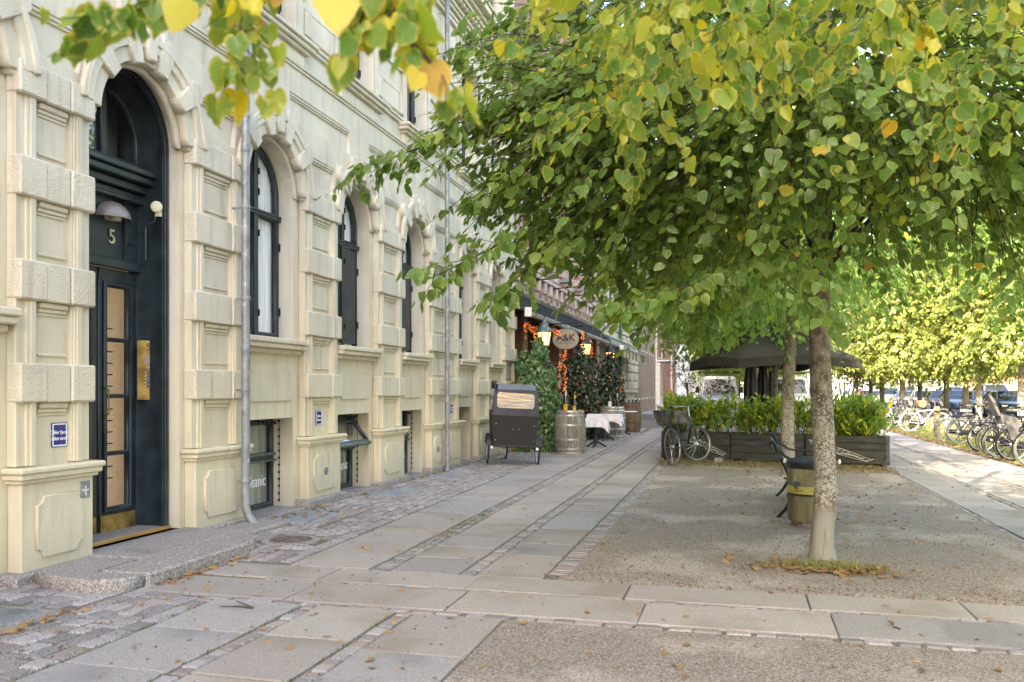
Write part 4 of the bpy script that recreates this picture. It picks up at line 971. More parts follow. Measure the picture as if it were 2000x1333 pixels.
# A&K sign
p = P(1105, 663, 24.0)
e = empty('restaurant_sign', (p.x, p.y, p.z), 0, 'oval grey sign reading A&K hanging between the lanterns', 'sign')
pts = [(.37*math.cos(2*PI*k/32), .285*math.sin(2*PI*k/32)) for k in range(32)]
link('board', curve_mesh([pts], .04, .006, mat('sign_board', (.30, .26, .2), .6, var=.1, scale=5), 'board', '-y'), e)
link('lettering', text_mesh('A&K', .27, M['black'], map_='-y', off=(0, -.024, .03), bold=.004), e)
link('lettering', text_mesh('restaurant & vinbar', .045, M['black'], map_='-y', off=(0, -.024, -.10), sx=1.25), e)
mb = MB()
for x in (-.15, .15): mb.tube([(x, 0, .27), (x, 0, .42)], .01, 5)
mb.tube([(-1.1, 0, .43), (.35, 0, .43)], .018, 5); mb.build('hanger', M['black'], e)

# ================================================================ LEAVES
def tmpl_hi():
    # heart shaped lime leaf, stalk at origin, tip along +y, normal +z ; unit length
    half = [(0, .03), (.10, -.03), (.24, -.07), (.36, -.02), (.44, .07), (.49, .20), (.50, .34), (.46, .48), (.40, .60), (.31, .71), (.21, .81), (.11, .91), (.05, 1.0), (0, 1.10)]
    out = half+[(-x*.96, y*.99+.01) for x, y in half[-2:0:-1]]; n = len(out)
    out = [(x*(1.0 if k % 2 else .955), .35+(y-.35)*(1.0 if k % 2 else .965)) if k not in (0, 13) else (x, y) for k, (x, y) in enumerate(out)]
    v = [(x, y, -.20*abs(x)-.16*(y-.3)**2+.035*math.sin(k*1.7)) for k, (x, y) in enumerate(out)]; f = []
    inner = [(x*.5, .38+(y-.38)*.55, -.05*abs(x)-.03*(y-.3)**2+.012*math.sin(k)) for k, (x, y) in enumerate(out)]; v += inner+[(0, .38, .03)]
    for k in range(n):
        j = (k+1) % n; f += [(k, j, n+j), (k, n+j, n+k), (n+k, n+j, 2*n)]
    return np.array(v), f, np.array([1.0]*n+[.35]*n+[0])
def tmpl_mid():
    out = [(0, 0), (.38, .0), (.50, .38), (.26, .78), (0, 1.05), (-.26, .78), (-.50, .38), (-.38, .0)]
    v = [(x, y, -.18*abs(x)-.08*(y-.3)**2) for x, y in out]+[(0, .42, .04)]
    return np.array(v), [(8, k, (k+1) % 8) for k in range(8)], np.array([1.0]*8+[0])
def tmpl_lo():
    v = [(0, 0, 0), (.5, .4, -.1), (0, 1.05, -.05), (-.5, .4, -.1)]
    return np.array(v), [(0, 1, 2), (0, 2, 3)], np.array([.6]*4)
def tmpl_ivy():
    out = [(0, 0), (.42, -.08), (.34, .2), (.56, .42), (.24, .5), (0, 1.0), (-.24, .5), (-.56, .42), (-.34, .2), (-.42, -.08)]
    v = [(x, y, -.12*abs(x)) for x, y in out]+[(0, .3, .03)]
    return np.array(v), [(10, k, (k+1) % 10) for k in range(10)], np.array([1.0]*10+[0])
def tmpl_laurel():
    v = [(0, 0, 0), (.2, .3, -.05), (.2, .7, -.06), (0, 1.05, -.1), (-.2, .7, -.06), (-.2, .3, -.05), (0, .5, .02)]
    return np.array(v), [(6, k, (k+1) % 6) for k in range(6)], np.array([.7]*6+[0])
TH, TM, TL, TI, TU = tmpl_hi(), tmpl_mid(), tmpl_lo(), tmpl_ivy(), tmpl_laurel()
def nrm(a): return a/np.maximum(np.linalg.norm(a, axis=-1, keepdims=True), 1e-9)
def leaves_mesh(name, pos, tip, nor, size, tone, T, m, twigs=None, twigmat=None):
    V, Fc, rim = T; n = len(pos); k = len(V)
    tip = nrm(tip); side = nrm(np.cross(tip, nor)); nor = np.cross(side, tip)
    wv = rng.uniform(.72, 1.08, n)[:, None, None]; cv = rng.uniform(-.6, 2.4, n)[:, None, None]; tw_ = rng.normal(0, .25, n)[:, None, None]; sk_ = rng.normal(0, .10, n)[:, None, None]
    if n == 1: wv = cv = 1.0+0*wv; tw_ = sk_ = 0*wv
    vx = V[None, :, 0, None]*wv+sk_*V[None, :, 1, None]**2; vz = V[None, :, 2, None]*cv+tw_*V[None, :, 0, None]*V[None, :, 1, None]
    W_ = pos[:, None, :]+size[:, None, None]*(vx*side[:, None, :]+V[None, :, 1, None]*tip[:, None, :]+vz*nor[:, None, :])
    co = W_.reshape(-1, 3); F_ = np.array(Fc); nf = len(F_); faces = (F_[None]+np.arange(n)[:, None, None]*k).reshape(-1, 3)
    tv = np.repeat(tone, k); rv = np.tile(rim, n)
    nv = len(co); me = bpy.data.meshes.new(name)
    allv = co; allf = faces; mi = np.zeros(len(faces), dtype=np.int32)
    if twigs is not None and len(twigs[0]):
        tvv, tff = twigs; allf = np.concatenate([faces, tff+nv]); allv = np.concatenate([co, tvv]); mi = np.concatenate([mi, np.ones(len(tff), dtype=np.int32)])
        tv = np.concatenate([tv, np.zeros(len(tvv))]); rv = np.concatenate([rv, np.zeros(len(tvv))])
    me.vertices.add(len(allv)); me.vertices.foreach_set('co', allv.astype(np.float32).ravel())
    me.loops.add(len(allf)*3); me.loops.foreach_set('vertex_index', allf.astype(np.int32).ravel())
    me.polygons.add(len(allf)); me.polygons.foreach_set('loop_start', np.arange(len(allf), dtype=np.int32)*3)
    me.materials.append(m)
    if twigs is not None: me.materials.append(twigmat)
    me.polygons.foreach_set('material_index', mi)
    me.update(calc_edges=True)
    a = me.attributes.new('tone', 'FLOAT', 'POINT'); a.data.foreach_set('value', tv.astype(np.float32))
    a = me.attributes.new('rim', 'FLOAT', 'POINT'); a.data.foreach_set('value', rv.astype(np.float32))
    if len(V) > 4:
        for nm_, cc in (('lx', 0), ('ly', 1)):
            q_ = np.zeros(len(allv), dtype=np.float32)+9.04; q_[:nv] = np.tile(V[:, cc], n); a = me.attributes.new(nm_, 'FLOAT', 'POINT'); a.data.foreach_set('value', q_)
    me.polygons.foreach_set('use_smooth', np.ones(len(allf), dtype=bool))
    return me
M['leaf'] = leafmat('lime_leaf', (.12, .225, .05), (.46, .46, .06), (.44, .42, .10), rough=.36, trans=.5, rimw=.42)
M['leafnear'] = leafmat('turning_lime_leaf', (.11, .22, .04), (.55, .48, .05), (.54, .42, .07), rough=.42, trans=.48, rimw=.6, rim0=.72)
M['leaffar'] = leafmat('sunlit_lime_leaf', (.095, .15, .03), (.38, .35, .06), (.35, .3, .06), trans=.42)
M['ivy'] = leafmat('ivy_leaf', (.055, .13, .045), (.22, .34, .05), (.14, .22, .09), rough=.3, trans=.15, rimw=.35)
M['darkivy'] = leafmat('dark_climber_leaf', (.016, .032, .012), (.05, .10, .02), (.02, .04, .015), rough=.28, trans=.1, rimw=.2)
M['laurel'] = leafmat('laurel_leaf', (.13, .26, .035), (.55, .56, .06), (.25, .35, .06), rough=.3, trans=.35, rimw=.3)
def barkmat(name, base, dk, lich):
    m = mat(name, base, .9, var=.2, scale=7, bump=.9, bscale=22, col2=dk, stain=(7, lich, .56), stretch=(2, 2, 1.1), detail=8)
    return m
def trunkmat():
    m = bpy.data.materials.new('lime_bark'); m.use_nodes = True; t = m.node_tree; N = t.nodes; L = t.links; b = N['Principled BSDF']; b.inputs['Roughness'].default_value = .92; b.inputs['Specular IOR Level'].default_value = .2
    tc = N.new('ShaderNodeTexCoord'); src = tc.outputs['Object']
    def noise(s, d=6, st=None):
        n = N.new('ShaderNodeTexNoise'); n.inputs['Scale'].default_value = s; n.inputs['Detail'].default_value = d
        if st: mp = N.new('ShaderNodeMapping'); mp.inputs['Scale'].default_value = st; L.new(src, mp.inputs[0]); L.new(mp.outputs[0], n.inputs['Vector'])
        else: L.new(src, n.inputs['Vector'])
        return n.outputs['Fac']
    def rng_(v, a, b_, c=0, d=1):
        r = N.new('ShaderNodeMapRange'); r.inputs['From Min'].default_value = a; r.inputs['From Max'].default_value = b_; r.inputs['To Min'].default_value = c; r.inputs['To Max'].default_value = d; L.new(v, r.inputs['Value']); return r.outputs[0]
    def mix(f, A, B):
        x = N.new('ShaderNodeMix'); x.data_type = 'RGBA'; L.new(f, x.inputs['Factor'])
        for k, v in (('A', A), ('B', B)):
            if isinstance(v, tuple): x.inputs[k].default_value = (*v, 1)
            else: L.new(v, x.inputs[k])
        return x.outputs['Result']
    c = mix(rng_(noise(14, 10, (1, 1, .6)), .36, .66), (.085, .07, .048), (.23, .20, .145))
    sp = N.new('ShaderNodeSeparateXYZ'); L.new(src, sp.inputs[0])
    band = N.new('ShaderNodeMath'); band.operation = 'MULTIPLY'
    L.new(rng_(sp.outputs['Z'], .35, .6), band.inputs[0]); L.new(rng_(sp.outputs['Z'], 1.75, 1.1), band.inputs[1])
    n2 = N.new('ShaderNodeMath'); n2.operation = 'ADD'; L.new(noise(48, 10), n2.inputs[0]); L.new(rng_(band.outputs[0], 0, 1, -.10, .03), n2.inputs[1])
    c = mix(rng_(n2.outputs[0], .505, .56, 0, .8), c, (.36, .345, .30))
    c = mix(rng_(noise(5, 6), .66, .70), c, (.36, .27, .05))
    c = mix(rng_(noise(3, 6), .60, .72), c, (.13, .14, .06))
    foot = N.new('ShaderNodeMath'); foot.operation = 'ADD'; L.new(sp.outputs['Z'], foot.inputs[0]); L.new(rng_(noise(6), 0, 1, -.12, .12), foot.inputs[1])
    c = mix(rng_(foot.outputs[0], .50, .36), c, (.25, .235, .195))
    # fine vertical cracks
    cr = noise(30, 4, (1, 1, .12)); c = mix(rng_(cr, .6, .72, 0, .4), c, (.08, .07, .05))
    L.new(c, b.inputs['Base Color'])
    bp = N.new('ShaderNodeBump'); bp.inputs['Strength'].default_value = .7; bp.inputs['Distance'].default_value = .012; L.new(noise(22, 8, (1, 1, .4)), bp.inputs['Height']); L.new(bp.outputs[0], b.inputs['Normal'])
    return m
M['bark'] = trunkmat()
M['twig'] = mat('twig', (.06, .05, .04), .9, var=.2)
def twig_geo(starts, dirs, lens, r0, droop, segs=2):
    """3-sided tapering twigs; returns verts, tri faces and centre-line function data"""
    n = len(starts); V = []; 
    pts = []
    for s in range(segs+1):
        t = s/segs; p = starts+dirs*(lens*t)[:, None]; p = p+np.stack([np.zeros(n), np.zeros(n), -droop*(lens*t)**2], 1); pts.append(p)
    a = nrm(np.cross(dirs, np.array([0, 0, 1.0])+.01)); b = np.cross(a, dirs)
    rings = []
    for s in range(segs+1):
        r = r0*(1-.75*s/segs)
        for k in range(3):
            th = 2*PI*k/3; rings.append(pts[s]+(a*math.cos(th)+b*math.sin(th))*(r[:, None] if hasattr(r, '__len__') else r))
    V = np.stack(rings, 1)  # n, (segs+1)*3, 3
    f = []
    for s in range(segs):
        for k in range(3):
            q = [s*3+k, s*3+(k+1) % 3, (s+1)*3+(k+1) % 3, (s+1)*3+k]; f += [(q[0], q[1], q[2]), (q[0], q[2], q[3])]
    f = np.array(f); m_ = V.shape[1]
    return V.reshape(-1, 3), (f[None]+np.arange(n)[:, None, None]*m_).reshape(-1, 3)
def spray_leaves(starts, dirs, lens, per, size, tone_mu, tone_sd, outc, droop=.25, yl=.03, big=.35, hang=.8, face=None):
    """leaves set alternately along drooping twigs"""
    n = len(starts); t = (np.arange(per)+rng.random((n, per))*.8)/per; L_ = (lens[:, None]*t)
    p = starts[:, None, :]+dirs[:, None, :]*L_[..., None]; p[..., 2] -= droop*L_**2
    side = nrm(np.cross(dirs, np.array([0, 0, 1.0])+.001)); sg = np.where((np.arange(per) % 2) == 0, 1, -1)[None, :, None]
    p = p+side[:, None, :]*sg*size*.25+rng.normal(0, size*.25, p.shape)
    tip = dirs[:, None, :]*.45+side[:, None, :]*sg*.45+rng.normal(0, .28, p.shape); tip[..., 2] -= hang
    out = nrm(p-np.asarray(outc)[None, None, :])
    nor = out*.75+rng.normal(0, .38, p.shape); nor[..., 2] = np.abs(nor[..., 2])*.6+.45
    if face is not None: nor += np.asarray(face)*.5
    sz = size*(1+rng.normal(0, .32, (n, per))).clip(.4, 1.6)
    tone = np.clip(rng.normal(tone_mu, tone_sd, (n, 1))+rng.normal(0, .06, (n, per)), 0, .8); tone = np.where(rng.random((n, per)) < yl, rng.uniform(.75, 1, (n, per)), tone)
    return p.reshape(-1, 3), tip.reshape(-1, 3), nor.reshape(-1, 3), sz.ravel(), tone.ravel()
def vol_points(n, blobs):
    w = np.array([b[2] for b in blobs], dtype=float); w /= w.sum(); idx = rng.choice(len(blobs), n, p=w)
    c = np.array([b[0] for b in blobs], dtype=float)[idx]; r = np.array([b[1] for b in blobs], dtype=float)[idx]
    u = nrm(rng.normal(size=(n, 3))); rad = rng.random(n)**.38
    return c+u*r*rad[:, None], u
def trunk_mesh(x, y, h, r, lean=(0, 0), sd=0):
    rd = random.Random(sd); mb = MB(); pts = []; rs = []
    for k in range(13):
        z = h*k/12; pts.append((lean[0]*k/12+.03*math.sin(k*1.1+sd), lean[1]*k/12+.03*math.cos(k*.9+sd), z)); rs.append(r*(1-.42*k/12))
    pts = [(0, 0, -.05), (0, 0, .02), (0, 0, .09), (0, 0, .22)]+pts[1:]; rs = [r*1.34, r*1.2, r*1.07, r*1.0]+rs[1:]
    mb.tube(pts, rs, 18)
    for k, v in enumerate(mb.v):
        a = math.atan2(v[1], v[0]); q = 1+.05*math.sin(a*3+v[2]*1.3+sd)+.03*math.sin(a*5+v[2]*3)+(.07*math.sin(a*4+sd) if v[2] < .12 else 0)
        mb.v[k] = (v[0]*q, v[1]*q, v[2])
    return mb, pts, rs
def tree(name, x, y, label, group, trunk_h, r, blobs, nspray, per, size, T, m, tone=(.3, .1), yl=.02, nlimb=14, parts=0, sd=0, extra=None, lens=(.5, 1.0), hang=.8, limb_r=.035, face=None):
    e = empty(name, (x, y, 0), 0, label, 'tree', group)
    mb, pts, rs = trunk_mesh(x, y, trunk_h, r, (.03, .05) if sd == 1 else (rng.normal(0, .12), rng.normal(0, .12)), sd); mb.build('trunk', M['bark'], e, smooth=True)
    st, u = vol_points(nspray, blobs); cen = np.array([0, 0, trunk_h*.55])
    d = nrm(u*.7+nrm(st-cen)*.8+rng.normal(0, .3, st.shape)+np.array([0, 0, -.15])); ln = rng.uniform(*lens, nspray)
    A = [spray_leaves(st, d, ln, per, size, tone[0], tone[1], cen, yl=yl, hang=hang, face=face)]
    tw = [twig_geo(st, d, ln, .006, .25)]
    if extra:
        for ex in extra:
            A.append(ex[0]); tw.append(ex[1])
    P_, Tp, Nn, Sz, To = [np.concatenate([a[k] for a in A]) for k in range(5)]
    off = 0; TV = []; TF = []
    for v, f in tw: TV.append(v); TF.append(f+off); off += len(v)
    if parts:
        # the leaves that show largest become single leaves
        wp = P_+np.array([x, y, 0]); Zd = -sn*wp[:, 0]+cs*wp[:, 1]; X_ = cs*wp[:, 0]+sn*wp[:, 1]; Z_ = np.maximum(Zd, .1)
        px = 1000+F*X_/Z_; py = 762-F*(wp[:, 2]-HC)/Z_
        ok = (Zd > .6) & (px > 0) & (px < 2000) & (py > 0) & (py < 1333); sc_ = np.where(ok, Sz/Z_, 0); pick = np.argsort(-sc_)[:parts]
        keep = np.ones(len(P_), bool); keep[pick] = False
        buckets = [leaves_mesh('leaf', np.zeros((1, 3)), np.array([[0, 1., 0]]), np.array([[0, 0, 1.]]), np.array([.08]), np.array([tt]), TH, m) for tt in np.linspace(.02, 1, 22)]
        for q in pick:
            t_ = nrm(Tp[q]); s_ = nrm(np.cross(t_, Nn[q])); n_ = np.cross(s_, t_)
            mt = Matrix(((s_[0], t_[0], n_[0]), (s_[1], t_[1], n_[1]), (s_[2], t_[2], n_[2])))
            o = link('leaf', buckets[int(round((To[q]-.02)/.98*21)) if To[q] > .02 else 0], e, tuple(P_[q]), mt.to_euler(), scale=(Sz[q]/.08*rng.uniform(.78, 1.08), Sz[q]/.08, Sz[q]/.08*rng.uniform(-.4, 2.6)))
        P_, Tp, Nn, Sz, To = P_[keep], Tp[keep], Nn[keep], Sz[keep], To[keep]
    me = leaves_mesh('crown', P_, Tp, Nn, Sz, To, T, m, (np.concatenate(TV), np.concatenate(TF)), M['twig']); o = link('crown', me, e); o['kind'] = 'stuff'
    # limbs
    mb = MB(); ids = rng.permutation(np.where(st[:, 2] > np.percentile(st[:, 2], 40))[0])[:nlimb]
    for q in ids:
        z0 = max(trunk_h*.36, min(st[q][2]*rng.uniform(.6, .95), trunk_h*.95)); k = int(z0/trunk_h*12)+3; base = Vector(pts[min(k, len(pts)-1)]); tgt = Vector(st[q]); mid = base.lerp(tgt, .5)+Vector((0, 0, .25+rng.normal(0, .1)))
        mb.tube([base, base.lerp(mid, .5)+Vector(rng.normal(0, .05, 3)), mid, mid.lerp(tgt, .5)+Vector(rng.normal(0, .06, 3)), tgt], [limb_r, limb_r*.8, limb_r*.6, limb_r*.42, limb_r*.2], 6)
    mb.build('branches', M['twig'], e, smooth=True)
    return e
# ================================================================ TREES
def branch(way, base, nsub, per, size, tone, sd_tone=.12, ln=(.18, .4), yl=.1, hang=.8, face=None, droop=.3):
    w = [np.array(P(*q))-np.array(base) for q in way]; seg = [np.linalg.norm(w[k+1]-w[k]) for k in range(len(w)-1)]; tot = sum(seg)
    st = []; dr = []
    for k in range(nsub):
        d = tot*(k+.5+rng.uniform(-.4, .4))/nsub; j = 0
        while j < len(seg)-1 and d > seg[j]: d -= seg[j]; j += 1
        t = nrm(w[j+1]-w[j]); st.append(w[j]+t*d); dr.append(t)
    st = np.array(st); dr = np.array(dr); sd = nrm(np.cross(dr, [0, 0, 1])); s = np.where(np.arange(nsub) % 2 == 0, 1, -1)[:, None]
    d = nrm(dr*.8+sd*s*.7+rng.normal(0, .25, dr.shape)); l = rng.uniform(*ln, nsub)
    A = spray_leaves(st, d, l, per, size, tone, sd_tone, np.array([0, 0, 3.]), droop=droop, yl=yl, hang=hang, face=face)
    v1 = twig_geo(st, d, l, .003, droop)
    W0 = np.array(w[:-1]); W1 = np.array(w[1:]); L_ = np.linalg.norm(W1-W0, axis=1); v2 = twig_geo(W0, nrm(W1-W0), L_*1.02, np.full(len(W0), .011), .0)
    V = np.concatenate([v1[0], v2[0]]); Fs = np.concatenate([v1[1], v2[1]+len(v1[0])]); return A, (V, Fs)
def blobspray(cs_, base, n, per, size, tone, yl, hang=.8):
    st = []; 
    b = [(tuple(np.array(P(a, b_, c))-np.array(base)), (r, r, r*.75), r**2) for a, b_, c, r in cs_]
    st, u = vol_points(n, b); d = nrm(u*.6+rng.normal(0, .5, u.shape)+np.array([-.25, .2, -.25])); l = rng.uniform(.2, .45, n)
    A = spray_leaves(st, d, l, per, size, tone, .12, np.array([0, 0, 3.]), droop=.3, yl=yl, hang=hang, face=(0, -.8, 0)); return A, twig_geo(st, d, l, .003, .3)
GRP = 'lime trees in the row down the middle of the gravel'
# tree 1
b1 = (.72, 8.1, 0)
ex = [branch([(1300, 110, 7.3), (1050, 190, 6.9), (860, 275, 6.7), (690, 335, 6.5)], b1, 40, 10, .080, .18, yl=.0),
      branch([(1400, 300, 7.3), (1120, 420, 6.8), (970, 480, 6.5), (840, 545, 6.3)], b1, 34, 9, .085, .22, yl=.0),
      branch([(1250, 400, 7.0), (1060, 500, 6.6), (965, 580, 6.4)], b1, 24, 9, .10, .22, yl=.0),
      branch([(1250, 10, 7.1), (1010, 50, 6.9), (850, 110, 6.7)], b1, 24, 8, .092, .2, yl=.0),
      branch([(1200, 170, 7.2), (1000, 235, 7.0), (880, 240, 6.9)], b1, 20, 8, .09, .2, yl=.0),
      branch([(1250, 260, 7.2), (1060, 330, 7.0), (930, 390, 6.8)], b1, 26, 9, .095, .2, yl=.0),
      branch([(1500, 480, 6.4), (1340, 560, 6.0), (1220, 600, 5.9)], b1, 24, 9, .095, .25, yl=.01),
      blobspray([(1080, 360, 7.3, .65), (1190, 470, 7.5, .6), (1250, 300, 7.6, .7), (1060, 190, 7.4, .5), (1330, 560, 7.9, .5), (1150, 60, 7.4, .6), (1350, 430, 7.0, .6), (1950, 420, 7.2, .4)], b1, 380, 12, .068, .25, .01, .5),
      branch([(1560, 460, 6.2), (1560, 540, 6.0), (1590, 590, 6.0)], b1, 14, 7, .08, .3, yl=.05)]
blobs1 = [((-.2, -.3, 4.0), (2.5, 2.6, 1.15), 9), ((-1.3, -1.2, 3.65), (1.3, 1.2, .9), 3), ((1.5, -1.2, 3.75), (1.5, 1.3, .9), 3.5), ((0, -1.9, 3.65), (1.7, .8, .6), 2.5), ((.1, 0, 5.3), (2.8, 2.8, 1.2), 4), ((0, 0, 7.6), (2.5, 2.5, 2.0), 1)]
tree('lime_tree', b1[0], b1[1], 'nearest lime tree, whole mottled trunk in view with a grass tuft at its foot', GRP, 7.5, .096, blobs1, 2900, 13, .066, TM, M['leaf'], tone=(.27, .12), yl=.012, parts=300, sd=1, extra=ex, lens=(.45, .85), nlimb=26, limb_r=.022, hang=.5, face=(0, -.5, .6))
# tree 0 over the camera
b0 = (1.35, -.6, 0)
ex = [branch([(700, -250, 2.5), (520, -60, 2.3), (340, -10, 2.15), (190, 45, 2.05)], b0, 22, 5, .058, .30, .15, (.1, .22), yl=.08, hang=1.1),
      branch([(640, -200, 2.3), (480, 20, 2.15), (465, 150, 2.1)], b0, 18, 5, .058, .52, .15, (.08, .2), yl=.25, hang=1.3),
      branch([(950, -260, 2.1), (810, -60, 1.95), (760, 40, 1.9), (870, 150, 1.9)], b0, 17, 5, .062, .5, .2, (.08, .2), yl=.15, hang=1.2),
      branch([(820, -180, 1.95), (720, -10, 1.9), (700, 50, 1.88)], b0, 8, 3, .074, .36, .15, (.06, .15), yl=.12, hang=1.3),
      blobspray([(1280, -50, 3.2, .36), (1420, 10, 3.4, .34), (1170, 185, 4.2, .22), (1110, 255, 4.3, .15), (1240, 190, 4.2, .20), (1330, 90, 3.8, .2)], b0, 66, 10, .060, .42, .04),
      blobspray([(1600, -60, 3.2, .38), (1780, 0, 3.4, .42), (1950, -30, 3.0, .42), (1950, 150, 3.8, .28), (1720, 110, 4.0, .24), (1570, 30, 3.8, .24), (1720, 220, 4.2, .10)], b0, 68, 9, .060, .34, .04)]
tree('lime_tree', b0[0], b0[1], 'lime tree over the camera, its large yellowing leaves hanging into the top of the photo', GRP, 7.5, .12, [((0, 0, 6.0), (3, 3, 1.2), 3), ((0, 0, 7.6), (2.8, 2.8, 1.6), 2)], 130, 10, .11, TM, M['leafnear'], tone=(.4, .12), yl=.05, parts=300, sd=2, extra=ex, nlimb=10)
# row behind
std = [((0, 0, 3.9), (2.7, 2.7, 1.5), 6), ((0, 0, 6.0), (2.9, 2.9, 1.7), 6), ((0, 0, 8.4), (2.3, 2.3, 2.1), 4)]
low = [((-.3, -.2, 4.4), (2.9, 2.8, 1.35), 8), ((0, 0, 6.0), (3.1, 3.1, 1.8), 6), ((0, 0, 8.4), (2.5, 2.5, 2.4), 2), ((-1.8, -.6, 3.7), (1.2, 1.2, .6), 1.5)]
def gp(px, Z): p = GZ(px, Z); return p.x, p.y
x, y = gp(1540, 15.6)
tree('lime_tree', x, y, 'second lime tree of the gravel row, its trunk just behind the bench', GRP, 8.5, .115, low, 1700, 11, .10, TL, M['leaf'], tone=(.36, .1), yl=.015, sd=3, lens=(.5, 1.0))
x, y = gp(1512, 22.6)
t3 = tree('lime_tree', x, y, 'third lime tree of the gravel row, sunlit trunk rising behind the planters beside the parasol', GRP, 9, .13, low, 1500, 11, .11, TL, M['leaf'], tone=(.42, .1), yl=.02, sd=4, lens=(.5, 1.1))
x, y = gp(1489, 30)
t4 = tree('lime_tree', x, y, 'fourth lime tree of the gravel row, dark trunk under the parasol edge', GRP, 9, .12, low, 1500, 10, .13, TL, M['leaffar'], tone=(.45, .12), yl=.02, sd=5, lens=(.5, 1.1))
t5 = tree('lime_tree', *gp(1700, 60), 'small-crowned lime tree behind the parked cars, right of the hedge end', 'lime trees on the sunlit side of the square', 9, .15, std, 1500, 10, .15, TL, M['leaffar'], tone=(.5, .12), yl=.02, sd=6, lens=(.5, 1.1))
t6 = tree('lime_tree', *gp(1912, 44), 'lime tree with a bright sunlit trunk in front of the parked cars', 'lime trees on the sunlit side of the square', 9, .15, std, 1600, 10, .14, TL, M['leaffar'], tone=(.52, .12), yl=.03, sd=7, lens=(.5, 1.1))
def cp(src, px, Z, label, group, s=1, rz=None, xy=None):
    c = copy_tree(src); x, y = xy or gp(px, Z); c.location = (x, y, 0); c.rotation_euler = (0, 0, rng.uniform(0, 6.28) if rz is None else rz); c.scale = (s, s, s*rng.uniform(.95, 1.1)); c['label'] = label; c['group'] = group; return c
for k, Z in enumerate((38, 46, 55, 66, 80, 98)):
    cp(t4, 1440+.85*1756/Z, Z, 'lime tree far down the gravel row behind the vans', 'distant lime trees of the gravel row')
GR = 'lime trees on the sunlit side of the square'
for (px, Z, lab) in ((1886, 47, 'lime tree with a slim trunk left of the bright sunlit trunk'), (1848, 50, 'leaning lime tree trunk in front of the black hatchback'), (1796, 52, 'dark trunked lime tree behind the white bicycles'), (1762, 48, 'lime tree with a broad crown standing above the bicycles with the straw basket'), (1722, 56, 'lime tree standing left of the broad crowned one near the hedge end'), (1672, 54, 'lime tree just right of the nearest trunk, above the hedge'), (1994, 42, 'lime tree at the right edge of the photo before the green car')):
    cp(t6 if Z < 50 else t5, px, Z, lab, GR, rng.uniform(.95, 1.15))
for (x, y, lab) in ((6.9, 19.5, 'tall lime tree beside the bicycle racks at the right edge of the photo'), (7.9, 12.5, 'lime tree whose boughs enter the photo high on the right'), (6.8, 3.5, 'lime tree standing out of frame to the right of the camera')):
    c = cp(t3, 0, 0, lab, GR, 1.0, xy=(x, y))
for k in range(46):
    x = rng.uniform(20, 85); y = rng.uniform(66, 125)
    cp(t5 if k % 2 else t6, 0, 0, 'leafy lime tree in the sunlit rows beyond the parked cars', 'leafy lime trees beyond the parked cars', rng.uniform(1.1, 1.7), xy=(x, y))
for k in range(16):
    x = rng.uniform(-4.5, 7); y = rng.uniform(105, 170)
    cp(t5, 0, 0, 'lime tree closing the end of the street behind the van', 'lime trees at the end of the street', rng.uniform(1.2, 1.9), xy=(x, y))

# ================================================================ RESTAURANT FRONT
def foliage_mass(name, e, pts_fn, n, size, T, m, tone, sdn=.12, hang=.7, yl=.02, outn=(0, -1, .3)):
    p, o = pts_fn(n); tip = rng.normal(0, .35, p.shape); tip[:, 2] -= hang; tip += np.array(o)*.1
    nor = np.array(o)+rng.normal(0, .4, p.shape); nor[:, 2] += .3
    sz = size*(1+rng.normal(0, .25, n)).clip(.5, 1.6); tn = np.clip(rng.normal(tone, sdn, n), 0, 1); tn = np.where(rng.random(n) < yl, rng.uniform(.7, .9, n), tn)
    o_ = link(name, leaves_mesh(name, p, tip, nor, sz, tn, T, m), e); o_['kind'] = 'stuff'; return o_
def boxshell(sx, sy, sz, bulge=.12, z0=0):
    def f(n):
        u = rng.uniform(-1, 1, (n, 3)); ax = rng.choice(3, n, p=[.3, .45, .25]); sg = np.where(rng.random(n) < .5, -1, 1)
        u[np.arange(n), ax] = sg*(1-rng.random(n)**2*.35); o = np.zeros((n, 3)); o[np.arange(n), ax] = sg
        k = 1-.18*np.abs(u[:, 2:3])**3*(u[:, 2:3] > 0); w = 1+bulge*np.sin(u[:, 2:3]*3+u[:, 0:1]*2)
        zz = 1+.10*np.sin(u[:, 0:1]*5+1)+.06*np.sin(u[:, 1:2]*9)-.10*np.abs(u[:, 0:1])**2
        p = u*np.array([sx/2, sy/2, sz/2])*np.concatenate([k*w, k*w, np.ones_like(k)], 1)+np.array([0, 0, sz/2+z0]); p[:, 2:3] *= zz; p += .05*np.sin(p[:, [2, 0, 1]]*11)*np.array([1, 1, .6]); return p, o
    return f
